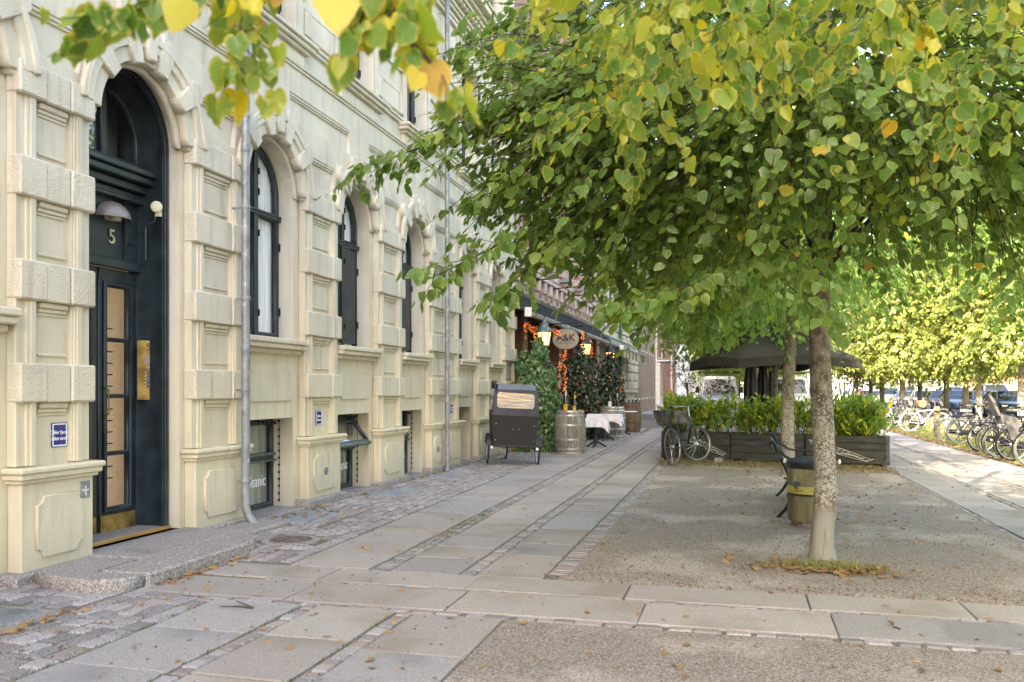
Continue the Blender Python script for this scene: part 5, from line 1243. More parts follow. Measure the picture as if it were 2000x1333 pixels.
# ivy on the wall beside the entrance
q0, q1 = GZ(1007, 20.9), GZ(1083, 21.3)
e = empty('ivy_bush', ((q0.x+q1.x)/2, (q0.y+q1.y)/2+.2, 0), 0, 'bright green ivy thicket left of the restaurant entrance behind the cargo bike', 'ivy')
foliage_mass('foliage', e, boxshell(.92, .8, 2.45, .10), 6500, .095, TI, M['ivy'], .38, yl=.04)
mb = MB(); mb.box(-.34, .34, -.25, .3, 0, 2.2, .1); mb.build('stems', mat('stems', (.03, .035, .02), .9), e)
for k in range(2):
    p = P(1135 if k == 0 else 1188, 762, 27 if k == 0 else 32.5)
    e = empty('climbing_hedge', (p.x, p.y, 0), 0, ['dark climbing hedge dotted with orange fairy lights, right of the doorway', 'second dark climbing hedge with fairy lights, beside the cream house'][k], 'hedge')
    w_ = 1.0 if k == 0 else .95
    foliage_mass('foliage', e, boxshell(w_, 1.6, 2.55 if k == 0 else 2.55, .1), 5200, .10, TI, M['darkivy'], .3, yl=.02)
    mb = MB(); mb.box(-w_*.36, w_*.36, -.6, .6, 0, 2.3, .1); mb.build('stems', bpy.data.materials['stems'], e)
M['fairy'] = emit('fairy_light', (1, .26, .05), .30)
def fairy(pts, label, r=.014):
    mb = MB()
    for p in pts: mb.ball(tuple(p), r*random.uniform(.7, 1.2), 5)
    o = mb.build('fairy_lights', M['fairy']); tag(o, label, 'fairy lights', kind='stuff'); return o
pts = []
for k in range(120):
    kk = k % 2; p = P(1135 if kk == 0 else 1188, 762, 27 if kk == 0 else 32.5); sd = random.random() < .7
    pts.append((p.x+random.uniform(-.5, .5), p.y-.83, random.uniform(.35, 2.4)) if sd else (p.x+.52, p.y+random.uniform(-.8, .8), random.uniform(.4, 2.3)))
fairy(pts, 'scattered orange fairy lights in the two dark climbing hedges', .010)
pts = []
def strand(px0, py0, px1, py1, Z, n, s=.06):
    for k in range(n):
        t = random.random(); p = P(px0+(px1-px0)*t, py0+(py1-py0)*t, Z); pts.append((p.x+random.gauss(0, s*.6), p.y+random.gauss(0, .05), p.z+random.gauss(0, s)))
strand(1026, 634, 1052, 650, 22.6, 90, .05); strand(1044, 650, 1046, 664, 22.6, 30, .03); strand(1078, 643, 1096, 655, 23.2, 60, .05); strand(1103, 684, 1104, 770, 24.5, 120, .045); strand(1093, 695, 1092, 760, 24.2, 45, .03); strand(1136, 650, 1140, 664, 25.5, 50, .05); strand(1155, 665, 1155, 695, 28, 60, .04); strand(1026, 634, 1026, 662, 22.6, 20, .02)
fairy(pts, 'dense orange light garland round the restaurant doorway', .009)
mb = MB()
for k in range(0, len(pts)-1, 2): 
    a, b = Vector(pts[k]), Vector(pts[k+1])
    if (a-b).length < .35: mb.tube([a, b], .006, 3)
o = mb.build('garland_wire', M['black']); tag(o, 'thin dark wires of the light garland at the restaurant door', 'wire', kind='stuff')
# barrels
M['oak'] = mat('weathered_oak', (.25, .235, .20), .8, var=.25, scale=5, stretch=(6, 6, .7), bump=.4, bscale=12, rand=.18)
M['oakbrown'] = mat('brown_oak', (.16, .105, .06), .8, var=.25, scale=5, stretch=(6, 6, .7), bump=.4, bscale=12, rand=.2)
M['hoop'] = mat('zinc_hoop', (.50, .50, .47), .38, .7, var=.15, scale=15)
M['rusthoop'] = mat('rusty_hoop', (.10, .065, .05), .6, .4, var=.3, scale=15)
def barrel(x, y, H, R, label, wm, hm):
    e = empty('wine_barrel', (x, y, 0), 0, label, 'barrel', 'wine barrels outside the restaurant')
    rf = lambda t: R*(.84+.16*math.sin(PI*(.04+.92*t)))
    n = 22; mb = MB(); hw = PI/n-.012; vs = []
    for k in range(9):
        t = k/8; r = rf(t); z = H*t
        for a, rr in ((-hw, r), (0, r+.004), (hw, r), (hw, r-.03), (-hw, r-.03)): vs.append((rr*math.cos(a), rr*math.sin(a), z))
    fs = [(k*5+j, k*5+(j+1) % 5, (k+1)*5+(j+1) % 5, (k+1)*5+j) for k in range(8) for j in range(5)]+[(4, 3, 2, 1, 0), (40, 41, 42, 43, 44)]
    mb.add(vs, fs); me = mb.mesh(wm, 'stave')
    for k in range(n): link('stave', me, e, rot=(0, 0, 2*PI*k/n))
    for t in (.02, .11, .33, .66, .88, .97):
        r = rf(t)+.006; mb = MB(); w = .022; mb.lathe([(r, H*t-w), (r+.004, H*t), (rf(t+.02)+.006 if t < .9 else r-.002, H*t+w)], (0, 0, 0), 32, caps=False); mb.build('hoop', hm, e, smooth=True)
    mb = MB(); mb.lathe([(rf(0)-.02, H-.035), (rf(0)-.02, H-.03)], (0, 0, 0), 24); mb.build('barrel_head', wm, e); return e
p = G(1110, 887); barrel(p.x, p.y+.25, 1.02, .37, 'nearest grey wine barrel with pale zinc hoops and two bottles on top', M['oak'], M['hoop']); BA = (p.x, p.y+.25)
p = GZ(1196, 26.5); barrel(p.x, p.y, 1.0, .40, 'middle wine barrel half hidden behind the larger white tablecloth', M['oak'], M['hoop']); BB = (p.x, p.y)
p = GZ(1231, 31); barrel(p.x, p.y, 1.05, .40, 'farthest wine barrel, brown with dark rusty hoops', M['oakbrown'], M['rusthoop'])
M['bottle'] = mat('bottle_glass', (.006, .012, .008), .08, var=.1, spec=.8)
M['foil'] = mat('gold_foil', (.6, .42, .12), .35, .7); M['foilw'] = mat('pale_foil', (.6, .55, .45), .4, .5); M['lab'] = mat('yellow_label', (.62, .34, .05), .5)
def bottle(x, y, z, H, r, label, foil, labm):
    e = empty('champagne_bottle', (x, y, z), 0, label, 'bottle', 'bottles on the barrels')
    mb = MB(); mb.lathe([(r*.9, 0), (r, .02*H), (r, .55*H), (r*.85, .64*H), (r*.38, .76*H), (r*.3, .9*H)], (0, 0, 0), 14); mb.build('glass', M['bottle'], e, smooth=True)
    mb = MB(); mb.lathe([(r*.42, .755*H), (r*.34, .86*H), (r*.38, .95*H), (r*.36, H), (.004, H)], (0, 0, 0), 12); mb.build('foil', foil, e, smooth=True)
    mb = MB(); n = 8; vs = [(1.02*r*math.sin(R_(-50+100*k/n)), -1.02*r*math.cos(R_(-50+100*k/n)), zz) for zz in (.04*H, .36*H) for k in range(n+1)]
    mb.add(vs, [(k, k+1, n+2+k, n+1+k) for k in range(n)]); mb.build('paper_label', labm, e)
bottle(BA[0]-.09, BA[1]-.1, .99, .50, .065, 'tall dark magnum bottle with an orange label on the nearest barrel', M['foilw'], M['lab'])
bottle(BA[0]+.12, BA[1]-.08, .99, .40, .05, 'shorter bottle with gold foil on the nearest barrel', M['foil'], M['lab'])
bottle(BB[0]-.06, BB[1]-.1, .97, .50, .065, 'dark bottle with a silver label on the middle barrel', M['black'], M['white'])
bottle(BB[0]+.16, BB[1]-.08, .97, .42, .05, 'slim bottle with a pale neck on the middle barrel', M['foilw'], M['bottle'])
# tables with cloths
M['cloth'] = mat('white_tablecloth', (.74, .74, .78), .85, var=.05, scale=3)
def table(x, y, w, d, h, rz, label, clab):
    e = empty('bistro_table', (x, y, 0), rz, label, 'table', 'bistro tables under the awning')
    mb = MB(); mb.lathe([(.03, .06), (.045, .15), (.03, .25), (.03, h-.06)], (0, 0, 0), 10); mb.build('pedestal', M['iron'], e, smooth=True)
    for k in range(3):
        a = 2*PI*k/3+.4; mb = MB(); mb.tube([(0, 0, .16), (.12*math.cos(a), .12*math.sin(a), .12), (.30*math.cos(a), .30*math.sin(a), .02)], [.03, .025, .02], 6); mb.build('foot', M['iron'], e)
    mb = MB(); mb.box(-w/2, w/2, -d/2, d/2, h-.03, h, .01); mb.build('table_top', M['black'], e)
    n = 40; vs = []; W2, D2 = w/2+.012, d/2+.012
    rings = 7
    for j in range(rings):
        t = j/(rings-1)
        for k in range(n*4):
            s = k//n; u = (k % n)/n*2-1
            x_, y_ = [(u*W2, -D2), (W2, u*D2), (-u*W2, D2), (-W2, -u*D2)][s]
            cn = abs(u)**6; drop = (.20+.16*cn)*t; nx, ny = [(0, -1), (1, 0), (0, 1), (-1, 0)][s]
            fl = (.05*t*(.4+.6*math.sin(k*.55)+.3*math.sin(k*.23+1)))
            vs.append((x_+nx*fl+(x_/W2)*.05*t*cn, y_+ny*fl+(y_/D2)*.05*t*cn, h+.006-drop))
    m_ = n*4; fs = [(j*m_+k, (j+1)*m_+k, (j+1)*m_+(k+1) % m_, j*m_+(k+1) % m_) for j in range(rings-1) for k in range(m_)]+[tuple(range(m_))]
    mb = MB(); mb.add(vs, fs); o = mb.build('tablecloth', M['cloth'], smooth=True, loc=(x, y, 0), rot=(0, 0, rz)); tag(o, clab, 'tablecloth')
p = GZ(1163, 22.6); table(p.x, p.y, .62, .62, .74, .08, 'small bistro table right of the nearest barrel', 'white cloth draped over the nearer small bistro table')
p = GZ(1178, 25.6); table(p.x+.05, p.y, .95, .7, .78, .04, 'wider bistro table in front of the middle barrel', 'larger white cloth hanging low before the middle barrel')
p = GZ(1240, 29); e = empty('bistro_table', (p.x-.45, p.y, 0), 0, 'bare pale-topped table between the middle and farthest barrel', 'table', 'bistro tables under the awning')
mb = MB(); mb.box(-.5, .5, -.35, .35, .76, .79, .01); mb.build('table_top', M['white'], e); mb = MB(); mb.tube([(0, 0, 0), (0, 0, .76)], .03, 8); mb.build('pedestal', M['iron'], e); mb = MB(); mb.tube([(-.3, 0, .02), (0, 0, .1), (.3, 0, .02)], .025, 6); mb.build('foot', M['iron'], e)

# ---------------- cargo bike
p = (G(962, 906)+G(1043, 915))/2
e = empty('cargo_bike', (p.x, p.y+.05, 0), R_(20), 'black three-wheeled cargo bike with a rain hood parked by the ivy', 'cargo bike'); e.rotation_euler = (0, R_(2.5), R_(20))
M['canvas'] = mat('grey_canvas', (.06, .062, .075), .85, var=.15, scale=4); M['canvastop'] = mat('faded_canvas', (.17, .18, .20), .8, var=.1, scale=4)
M['ply'] = mat('black_plywood', (.012, .011, .011), .6, var=.2, scale=20); M['tyre'] = mat('tyre', (.02, .02, .02), .8, var=.3, scale=10); M['rim'] = mat('rim_metal', (.55, .55, .55), .3, .9); M['greytyre'] = mat('dusty_tyre', (.12, .12, .11), .85, var=.2)
M['clear'] = glass('clear_vinyl', (.5, .5, .48), .30, .05, 1.0, (2, 2, 14))
w2 = .43
mb = MB(); mb.loft([[(-w2, -.02, .42), (w2, -.02, .42), (w2, .75, .42), (-w2, .75, .42)], [(-w2-.03, -.05, .98), (w2+.03, -.05, .98), (w2+.03, .92, .98), (-w2-.03, .92, .98)]]); mb.build('box', M['ply'], e)
mb = MB(); mb.box(-w2-.10, w2+.10, -.06, .02, .36, .42, .01); mb.box(-w2-.05, w2+.05, 0, .8, .38, .41); mb.build('chassis', M['iron'], e)
# hood: front panel with window hole, top, sides
hp = lambda pts: [(a, b) for a, b in pts]
fr = [(-w2-.03, 0), (w2+.03, 0), (w2+.02, .40), (w2-.04, .52), (-w2+.05, .52), (-w2-.02, .42)]
wn = [(-w2+.10, .15), (w2-.10, .15), (w2-.07, .20), (w2-.07, .40), (w2-.10, .44), (-w2+.08, .46), (-w2+.05, .42), (-w2+.05, .19)]
o = link('hood_front', curve_mesh([fr, wn], .012, 0, M['canvas'], 'hood_front', '-y', (0, -.055, .985)), e)
o = link('hood_window', curve_mesh([wn], .003, 0, M['clear'], 'hood_window', '-y', (0, -.058, .985)), e)
mb = MB(); mb.box(-.2, .12, .25, .35, 1.05, 1.30, .05); mb.build('seat_cushion', mat('dull_cushion', (.25, .23, .17), .9), e)
mb = MB(); A_ = [(-w2+.05, -.055, 1.505), (w2-.04, -.055, 1.505)]; B_ = [(-w2+.08, .25, 1.60), (w2-.03, .25, 1.60)]; C_ = [(-w2-.0, .95, 1.63), (w2+.03, .95, 1.63)]
vs = []
for (l, r) in (A_, B_, C_):
    for k in range(7): t = k/6; vs.append((l[0]+(r[0]-l[0])*t, l[1], l[2]-.02*math.sin(PI*t)*(1 if l is B_[0] else .5)))
mb.add(vs, [(j*7+k, j*7+k+1, (j+1)*7+k+1, (j+1)*7+k) for j in range(2) for k in range(6)]); mb.build('hood_top', M['canvastop'], e, smooth=True)
mb = MB(); mb.add([(-w2-.02, .93, .98), (w2+.02, .93, .98), (w2+.02, .95, 1.62), (-w2, .95, 1.62)], [(0, 1, 2, 3)]); mb.build('hood_back', M['canvas'], e)
for s in (-1, 1):
    x_ = s*(w2+.03)
    mb = MB(); mb.add([(x_, -.05, .985), (x_, .92, .985), (s*(w2+.01), .95, 1.63), (s*(w2-.05), .25, 1.6), (s*(w2-.045), -.05, 1.505)], [(0, 1, 2, 3, 4)]); mb.build('hood_side', M['canvas'], e)
    mb = MB(); x2 = x_+s*.004; mb.add([(x2, .15, 1.08), (x2, .8, 1.08), (s*(w2+.018), .85, 1.52), (s*(w2-.02), .2, 1.50)], [(0, 1, 2, 3)]); mb.build('side_window', M['clear'], e)
    mb = MB(); mb.tube([(-w2+.0 if s < 0 else w2, -.06, 1.50), (s*(w2-.02), .25, 1.61), (s*(w2+.02), .95, 1.64)], .012, 5); mb.build('hood_piping', M['black'], e)
for (x_, z_) in ((-.38, .82), (.38, .8), (-.04, .72), (.08, .72), (-.38, .5), (.38, .5)):
    mb = MB(); mb.ball((x_, -.045, z_), .012, 6); mb.build('bolt', M['rim'], e)
def wheel(parent, c, R=.34, tyre=None, rz=0, spokes=18, w=.02):
    mb = MB(); mb.torus(R-w, w, (0, 0, 0), 32, 6); t = mb.build('wheel', tyre or M['tyre'], parent, smooth=True, loc=c, rot=(0, 0, rz))
    mb = MB(); mb.torus(R-w*2.2, w*.5, (0, 0, 0), 32, 5, sy=1.3); mb.build('rim', M['rim'], t, smooth=True)
    mb = MB()
    for k in range(spokes):
        a = 2*PI*k/spokes; b = a+(.5 if k % 2 else -.5); y_ = .03 if k % 2 else -.03; mb.tube([(.025*math.cos(b), y_, .025*math.sin(b)), ((R-w*2.2)*math.cos(a), 0, (R-w*2.2)*math.sin(a))], .0022, 3, caps=False)
    mb.build('spokes', M['rim'], t); mb = MB(); mb.lathe([(.02, -.045), (.035, -.03), (.018, -.02), (.018, .02), (.035, .03), (.02, .045)], (0, 0, 0), 10, 'y'); mb.build('hub', M['rim'], t); return t
for s in (-1, 1):
    wheel(e, (s*(w2+.075), .25, .31), .31, rz=PI/2)
    mb = MB(); mb.ball((s*(w2+.02), -.09, .35), .03, 8); mb.build('front_lamp', M['white'], e)
    mb = MB(); mb.tube([(s*(w2+.06), .25, .30), (s*(w2-.05), .25, .38)], .02, 6); mb.build('axle', M['iron'], e)
    mb = MB(); n = 8
    for k in range(n+1):
        a = R_(20+140*k/n); mb.v += [(s*(w2+.075)-.04, .25+.33*math.cos(a), .29+.33*math.sin(a)), (s*(w2+.075)+.04, .25+.33*math.cos(a), .29+.33*math.sin(a))]
    mb.f = [(2*k, 2*k+1, 2*k+3, 2*k+2) for k in range(n)]; mb.build('mudguard', M['iron'], e)
wheel(e, (0, 1.75, .33), .33, rz=PI/2)
mb = MB(); mb.tube([(0, .75, .40), (0, 1.2, .35), (0, 1.75, .33)], .03, 8); mb.tube([(0, 1.25, .33), (0, 1.35, .85)], .02, 8); mb.tube([(-.1, 1.0, .45), (-.1, .95, 1.08)], .02, 6); mb.tube([(-.3, 1.1, 1.1), (0, .95, 1.08), (.3, 1.1, 1.1)], .015, 6); mb.build('bike_frame', M['iron'], e)
mb = MB(); mb.box(-.08, .08, 1.25, 1.5, .85, .92, .03); mb.build('saddle', M['black'], e)
for s in (-1, 1): mb = MB(); mb.box(s*.16, s*.06, 1.15, 1.21, .25, .28); mb.build('pedal', M['lab'], e)

# ---------------- bicycles
def bicycle(name, label, cat, group, loc, rz, frame_m, tyre=None, lean=0, basket=None, child=False, rack=True, style='step', chaincase=True, cover=None, steer=0, spokes=18):
    e = empty(name, loc, rz, label, cat, group); e.rotation_euler = (lean, 0, rz)
    def b(mb, nm, m, **k): return mb.build(nm, m, e, **k)
    wheel(e, (0, 0, .345), .345, tyre, spokes=spokes); wheel(e, (1.06, 0, .345), .345, tyre, rz=steer, spokes=spokes)
    hd = (.86, 0, .86); bb_ = (.42, 0, .30); st_ = (.26, 0, .82)
    mb = MB()
    if style == 'step': mb.tube([hd, (.70, 0, .60), (.58, 0, .38), bb_], .028, 8)
    else: mb.tube([hd, bb_], .018, 7); mb.tube([(.84, 0, .80), (.28, 0, .74)], .016, 7)
    mb.tube([bb_, st_], .018, 7)
    for s in (-.05, .05): mb.tube([bb_, (0, s, .345)], .011, 5); mb.tube([(.28, 0, .72), (0, s, .345)], .010, 5)
    mb.tube([hd, (.89, 0, .76)], .024, 8); b(mb, 'frame', frame_m, smooth=True)
    mb = MB()
    for s in (-.05, .05): mb.tube([(.90, s*.7, .74), (.97, s, .52), (1.06, s, .345)], .012, 6)
    b(mb, 'fork', frame_m, smooth=True)
    mb = MB(); mb.tube([hd, (.83, 0, 1.02), (.84, 0, 1.06)], .014, 6); mb.tube([(.62, -.30, 1.06), (.76, -.27, 1.09), (.85, -.08, 1.06), (.85, .08, 1.06), (.76, .27, 1.09), (.62, .30, 1.06)], .012, 6); b(mb, 'handlebar', M['iron'] if random.random() < .6 else M['rim'], smooth=True)
    mb = MB(); mb.tube([(.62, -.30, 1.06), (.72, -.28, 1.08)], .018, 6); mb.tube([(.62, .30, 1.06), (.72, .28, 1.08)], .018, 6); b(mb, 'grip', M['black'])
    mb = MB(); mb.tube([st_, (.24, 0, .90)], .012, 6); b(mb, 'seat_post', M['rim'])
    mb = MB(); mb.loft([[(.10, -.09, .90), (.10, .09, .90), (.10, .08, .96), (.10, -.08, .96)], [(.20, -.08, .90), (.20, .08, .90), (.20, .07, .955), (.20, -.07, .955)], [(.36, -.02, .91), (.36, .02, .91), (.36, .015, .945), (.36, -.015, .945)]]); b(mb, 'saddle', cover or M['black'])
    for (cx, a0, a1) in ((0, 50, 215), (1.06, 25, 175)):
        mb = MB(); n = 12
        for k in range(n+1):
            a = R_(a0+(a1-a0)*k/n)
            for y_ in (-.026, 0, .026): mb.v.append((cx+(.375+(.006 if y_ == 0 else 0))*math.cos(a), y_, .345+(.375+(.006 if y_ == 0 else 0))*math.sin(a)))
        mb.f = [(3*k+j, 3*k+j+1, 3*k+j+4, 3*k+j+3) for k in range(n) for j in (0, 1)]; o = b(mb, 'mudguard', M['iron'], smooth=True)
    mb = MB(); mb.lathe([(.09, -.004), (.09, .004)], (.42, .045, .30), 16, 'y'); b(mb, 'chainring', M['iron'])
    if chaincase: mb = MB(); mb.loft([[(-.02, .035, .30), (-.02, .06, .30), (-.02, .06, .39), (-.02, .035, .39)], [(.42, .035, .20), (.42, .06, .20), (.42, .06, .40), (.42, .035, .40)], [(.52, .035, .26), (.52, .06, .26), (.52, .06, .34), (.52, .035, .34)]]); b(mb, 'chain_case', M['black'])
    mb = MB(); mb.tube([(.42, .07, .30), (.50, .08, .16)], .01, 5); mb.tube([(.42, -.05, .30), (.34, -.06, .44)], .01, 5); b(mb, 'crank', M['rim'])
    mb = MB(); mb.box(.45, .55, .08, .17, .145, .17); b(mb, 'pedal', M['black']); mb = MB(); mb.box(.29, .39, -.16, -.06, .43, .455); b(mb, 'pedal', M['black'])
    mb = MB(); mb.tube([(.0, .07, .345), (.1, .16, .01)], .008, 4); b(mb, 'kickstand', M['iron'])
    if rack:
        mb = MB()
        for s in (-.06, .06): mb.tube([(.2, s, .76), (-.2, s, .76)], .006, 4); mb.tube([(-.05, s, .76), (0, s, .345)], .006, 4); mb.tube([(-.18, s, .76), (0, s, .345)], .006, 4)
        for x_ in (-.2, -.1, 0, .1): mb.tube([(x_, -.06, .76), (x_, .06, .76)], .005, 4)
        b(mb, 'rack', M['iron'])
    if basket == 'front' or basket == 'straw':
        mb = MB(); m_ = M['iron'] if basket == 'front' else mat('wicker', (.4, .25, .12), .8, var=.3, scale=30)
        R1 = [(.92, -.16), (1.2, -.16), (1.2, .16), (.92, .16)]
        for z, g in ((.82, .82), (.90, .9), (.98, .95), (1.06, 1)):
            q = [(1.06+(a-1.06)*g, c_*g, z) for a, c_ in R1]; mb.tube(q+[q[0]], .005, 4)
        for k in range(24):
            s = k//6; u = (k % 6)/6; a, c_ = R1[s], R1[(s+1) % 4]; t_ = (a[0]+(c_[0]-a[0])*u, a[1]+(c_[1]-a[1])*u); mb.tube([(1.06+(t_[0]-1.06)*.82, t_[1]*.82, .82), (t_[0], t_[1], 1.06)], .003, 3)
        b(mb, 'basket', m_)
        if basket == 'straw': mb = MB(); mb.loft([[(1.06+(a-1.06)*.82, c_*.82, .82) for a, c_ in R1], [(a, c_, 1.05) for a, c_ in R1]]); b(mb, 'basket_lining', m_)
    if child:
        mb = MB(); mb.loft([[(-.25, -.16, .80), (.15, -.16, .80), (.15, .16, .80), (-.25, .16, .80)], [(-.28, -.17, .98), (.02, -.17, .92), (.02, .17, .92), (-.28, .17, .98)]]); mb.loft([[(-.32, -.15, .95), (-.26, -.15, .95), (-.26, .15, .95), (-.32, .15, .95)], [(-.45, -.13, 1.30), (-.39, -.13, 1.30), (-.39, .13, 1.30), (-.45, .13, 1.30)], [(-.50, -.08, 1.42), (-.45, -.08, 1.42), (-.45, .08, 1.42), (-.50, .08, 1.42)]]); b(mb, 'child_seat', mat('grey_plastic', (.12, .12, .12), .5))
        mb = MB(); mb.loft([[(-.1, -.20, .45), (.0, -.20, .45), (.0, -.17, .45), (-.1, -.17, .45)], [(-.2, -.20, .85), (.1, -.20, .85), (.1, -.17, .85), (-.2, -.17, .85)]]); b(mb, 'foot_guard', bpy.data.materials['grey_plastic'])
    return e
M['bluegrey'] = mat('blue_grey_paint', (.07, .085, .10), .35, .2, var=.1)
pa = G(1316, 911); pb = G(1360, 904)
ang = math.atan2(pb.y-pa.y, pb.x-pa.x)
bk = bicycle('bicycle', 'blue-grey step-through bicycle leaning on the dark planter, black crates over its rear wheel', 'bicycle', None, (pa.x, pa.y+.05, 0), ang, M['bluegrey'], M['greytyre'], lean=R_(-6), steer=R_(-30)); bk.scale = (1.08, 1.08, 1.1)
# crates on the rear rack
e = empty('rack_basket', (pa.x-.12, pa.y+.02, .80), ang, 'grey fabric basket sagging over the left of the rear rack', 'basket')
mb = MB(); r0 = [(-.14, -.1), (.14, -.1), (.14, .14), (-.14, .14)]
mb.loft([[(a*.7-.1, b*.8, 0) for a, b in r0], [(a*1.1-.2, b*1.1, .30) for a, b in r0]], caps=False); mb.build('bag', mat('dark_fabric', (.08, .08, .08), .85, var=.3, scale=8), e, recalc=True)
e = empty('metal_crate', (pa.x+.12, pa.y+.02, .84), .1, 'small grey metal crate on the rear rack right of the fabric basket', 'crate')
mb = MB(); mb.box(-.14, .14, -.12, -.11, 0, .26); mb.box(-.14, .14, .11, .12, 0, .26); mb.box(-.14, -.13, -.12, .12, 0, .26); mb.box(.13, .14, -.12, .12, 0, .26); mb.box(-.14, .14, -.12, .12, 0, .01); mb.build('walls', mat('grey_sheet', (.10, .10, .09), .7, var=.4, scale=9), e)

# row of bikes on the right: wheel bottoms seen in the photo
BR = [(1874, 868, 'grey bicycle at the left end of the near bicycle rack, covered saddle', dict(cover='red', frame='iron')),
      (1852, 866, 'black bicycle leaning behind the covered-saddle one', dict(frame='black')),
      (1918, 884, 'black bicycle with dark tyres and chain case, third from the left of the near rack', dict(frame='black', rear=1)),
      (1938, 890, 'dark bicycle partly hidden, fourth from the left of the near rack', dict(frame='iron')),
      (1951, 895, 'grey-tyred bicycle with a front basket, fifth of the near rack', dict(frame='iron', basket='front')),
      (1978, 901, 'bicycle carrying a grey child seat near the right edge', dict(frame='black', child=True)),
      (2006, 914, 'white-tyred bicycle cut off by the right edge of the photo', dict(frame='white', tyre='grey'))]
M['cover'] = mat('red_white_cloth', (.55, .12, .08), .8, var=.3, scale=5, col2=(.7, .6, .55))
for k, (px, py, lab, o_) in enumerate(BR):
    p = G(px, py); p.x = max(p.x, 5.5)
    bicycle('bicycle', lab, 'bicycle', 'bicycles in the near rack on the right', (p.x, p.y, 0), R_(random.uniform(-2, 10)+6), M[o_.get('frame', 'iron')], M['greytyre'] if k % 3 != 2 else M['tyre'], lean=R_(random.uniform(-7, 4)), basket=o_.get('basket'), child=o_.get('child', False), style='dia' if k % 2 else 'step', cover=M['cover'] if o_.get('cover') else None, spokes=16)
for k, (px, Z, lab, fm, kw) in enumerate([(1752, 31.5, 'white bicycle standing broadside by the left wooden post', 'white', {}), (1805, 31, 'second white bicycle behind the wooden posts', 'white', {}), (1772, 35, 'black bicycle with a straw basket behind the white ones', 'black', dict(basket='straw')), (1735, 36.5, 'black bicycle in the tangle right of the hedge end', 'black', dict(basket='front')), (1748, 38, 'dark bicycle farthest back in the tangle near the hedge', 'iron', {}), (1816, 38, 'grey bicycle behind the taller wooden post', 'iron', {}), (1924, 30, 'black bicycle with raised handlebars behind the near rack', 'black', {})]):
    x, y = gp(px, Z)
    bicycle('bicycle', lab, 'bicycle', 'bicycles farther along the verge', (x-.5, y, 0), R_(random.uniform(-8, 12)), M[fm], M['greytyre'] if fm != 'white' else mat('white_tyre%d' % k, (.5, .5, .48), .7), lean=R_(random.uniform(-5, 5)), style='dia' if k % 2 else 'step', spokes=12, **kw)
# posts
def post(px, Z, h, r, m, label, grp='posts along the grass verge'):
    x, y = gp(px, Z); e = empty('wooden_post' if m != 'white' else 'white_post', (x, y, 0), 0, label, 'post', grp)
    mb = MB(); mb.lathe([(r, -.05), (r, h-.05), (r*.9, h-.01), (r*.5, h+.01)], (0, 0, 0), 14); mb.build('shaft', M['postwood'] if m != 'white' else M['white'], e, smooth=True)
    mb = MB(); mb.lathe([(r*1.04, h-.16), (r*1.04, h-.13)], (0, 0, 0), 14, caps=False); mb.build('band', M['iron'], e)
M['postwood'] = mat('mossy_post', (.22, .2, .10), .85, var=.3, scale=5, stain=(5, (.35, .30, .22), .5))
post(1830, 26.6, .98, .10, 'w', 'taller mossy wooden post at the verge, right of the white bicycles')
post(1781, 31.5, .85, .10, 'w', 'shorter wooden post in front of the white bicycles')
post(1848, 30, .62, .05, 'white', 'slim white post left of the near bicycle rack')

# ---------------- bench
p = G(1522, 1012)
e = empty('park_bench', (p.x-.02, p.y, 0), R_(-2), 'cast-iron park bench seen end on, behind the litter bin', 'bench')
def endframe(y_):
    mb = MB()
    def scroll(cx, cz, r, a0, n=10, t=1.4): return [(cx+r*(1-.06*k)*math.cos(a0+t*PI*k/n), y_, cz+r*(1-.06*k)*math.sin(a0+t*PI*k/n)) for k in range(n+1)]
    mb.tube([(-.045, y_, .80), (-.075, y_, .84), (-.09, y_, .87), (-.06, y_, .89), (-.03, y_, .86), (.02, y_, .74), (.09, y_, .60), (.13, y_, .50), (.19, y_, .40), (.20, y_, .33), (.16, y_, .22), (.09, y_, .10), (.0, y_, .0)], [.012, .02, .024, .024, .024, .024, .024, .026, .032, .03, .024, .02, .018], 8)
    mb.tube([(-.06, y_, .89), (0, y_, .82), (.08, y_, .73), (.17, y_, .67), (.30, y_, .65), (.50, y_, .65), (.54, y_, .63), (.55, y_, .58), (.50, y_, .555), (.47, y_, .59), (.50, y_, .61)], .014, 8)
    mb.tube([(.17, y_, .38), (.40, y_, .36), (.55, y_, .38), (.60, y_, .34), (.58, y_, .2), (.62, y_, .08), (.66, y_, 0)], [.024, .022, .024, .026, .022, .02, .018], 8)
    mb.tube([(.47, y_, .58), (.42, y_, .50), (.50, y_, .44), (.56, y_, .38)], .014, 6)
    mb.tube([(.10, y_, .26), (.33, y_, .22), (.56, y_, .26)], .013, 6)
    return mb
for y_ in (0.03, 2.15): endframe(y_).build('end_frame', M['iron'], e, smooth=True)
for k in range(5):
    t = k/4; mb = MB(); x0 = .20+.36*t; mb.box(x0-.035, x0+.035, -.03, 2.2, .405, .435, .006); mb.build('seat_slat', mat('bench_slat', (.03, .045, .04), .5) if k == 0 else bpy.data.materials['bench_slat'], e)
for k in range(4):
    z = .52+.10*k; x0 = .125-.075*k*.9+.02; mb = MB(); mb.box(-.012, .012, -.03, 2.2, -.035, .035, .005); mb.build('back_slat', bpy.data.materials['bench_slat'], e, loc=(x0, 0, z), rot=(0, R_(-32), 0))
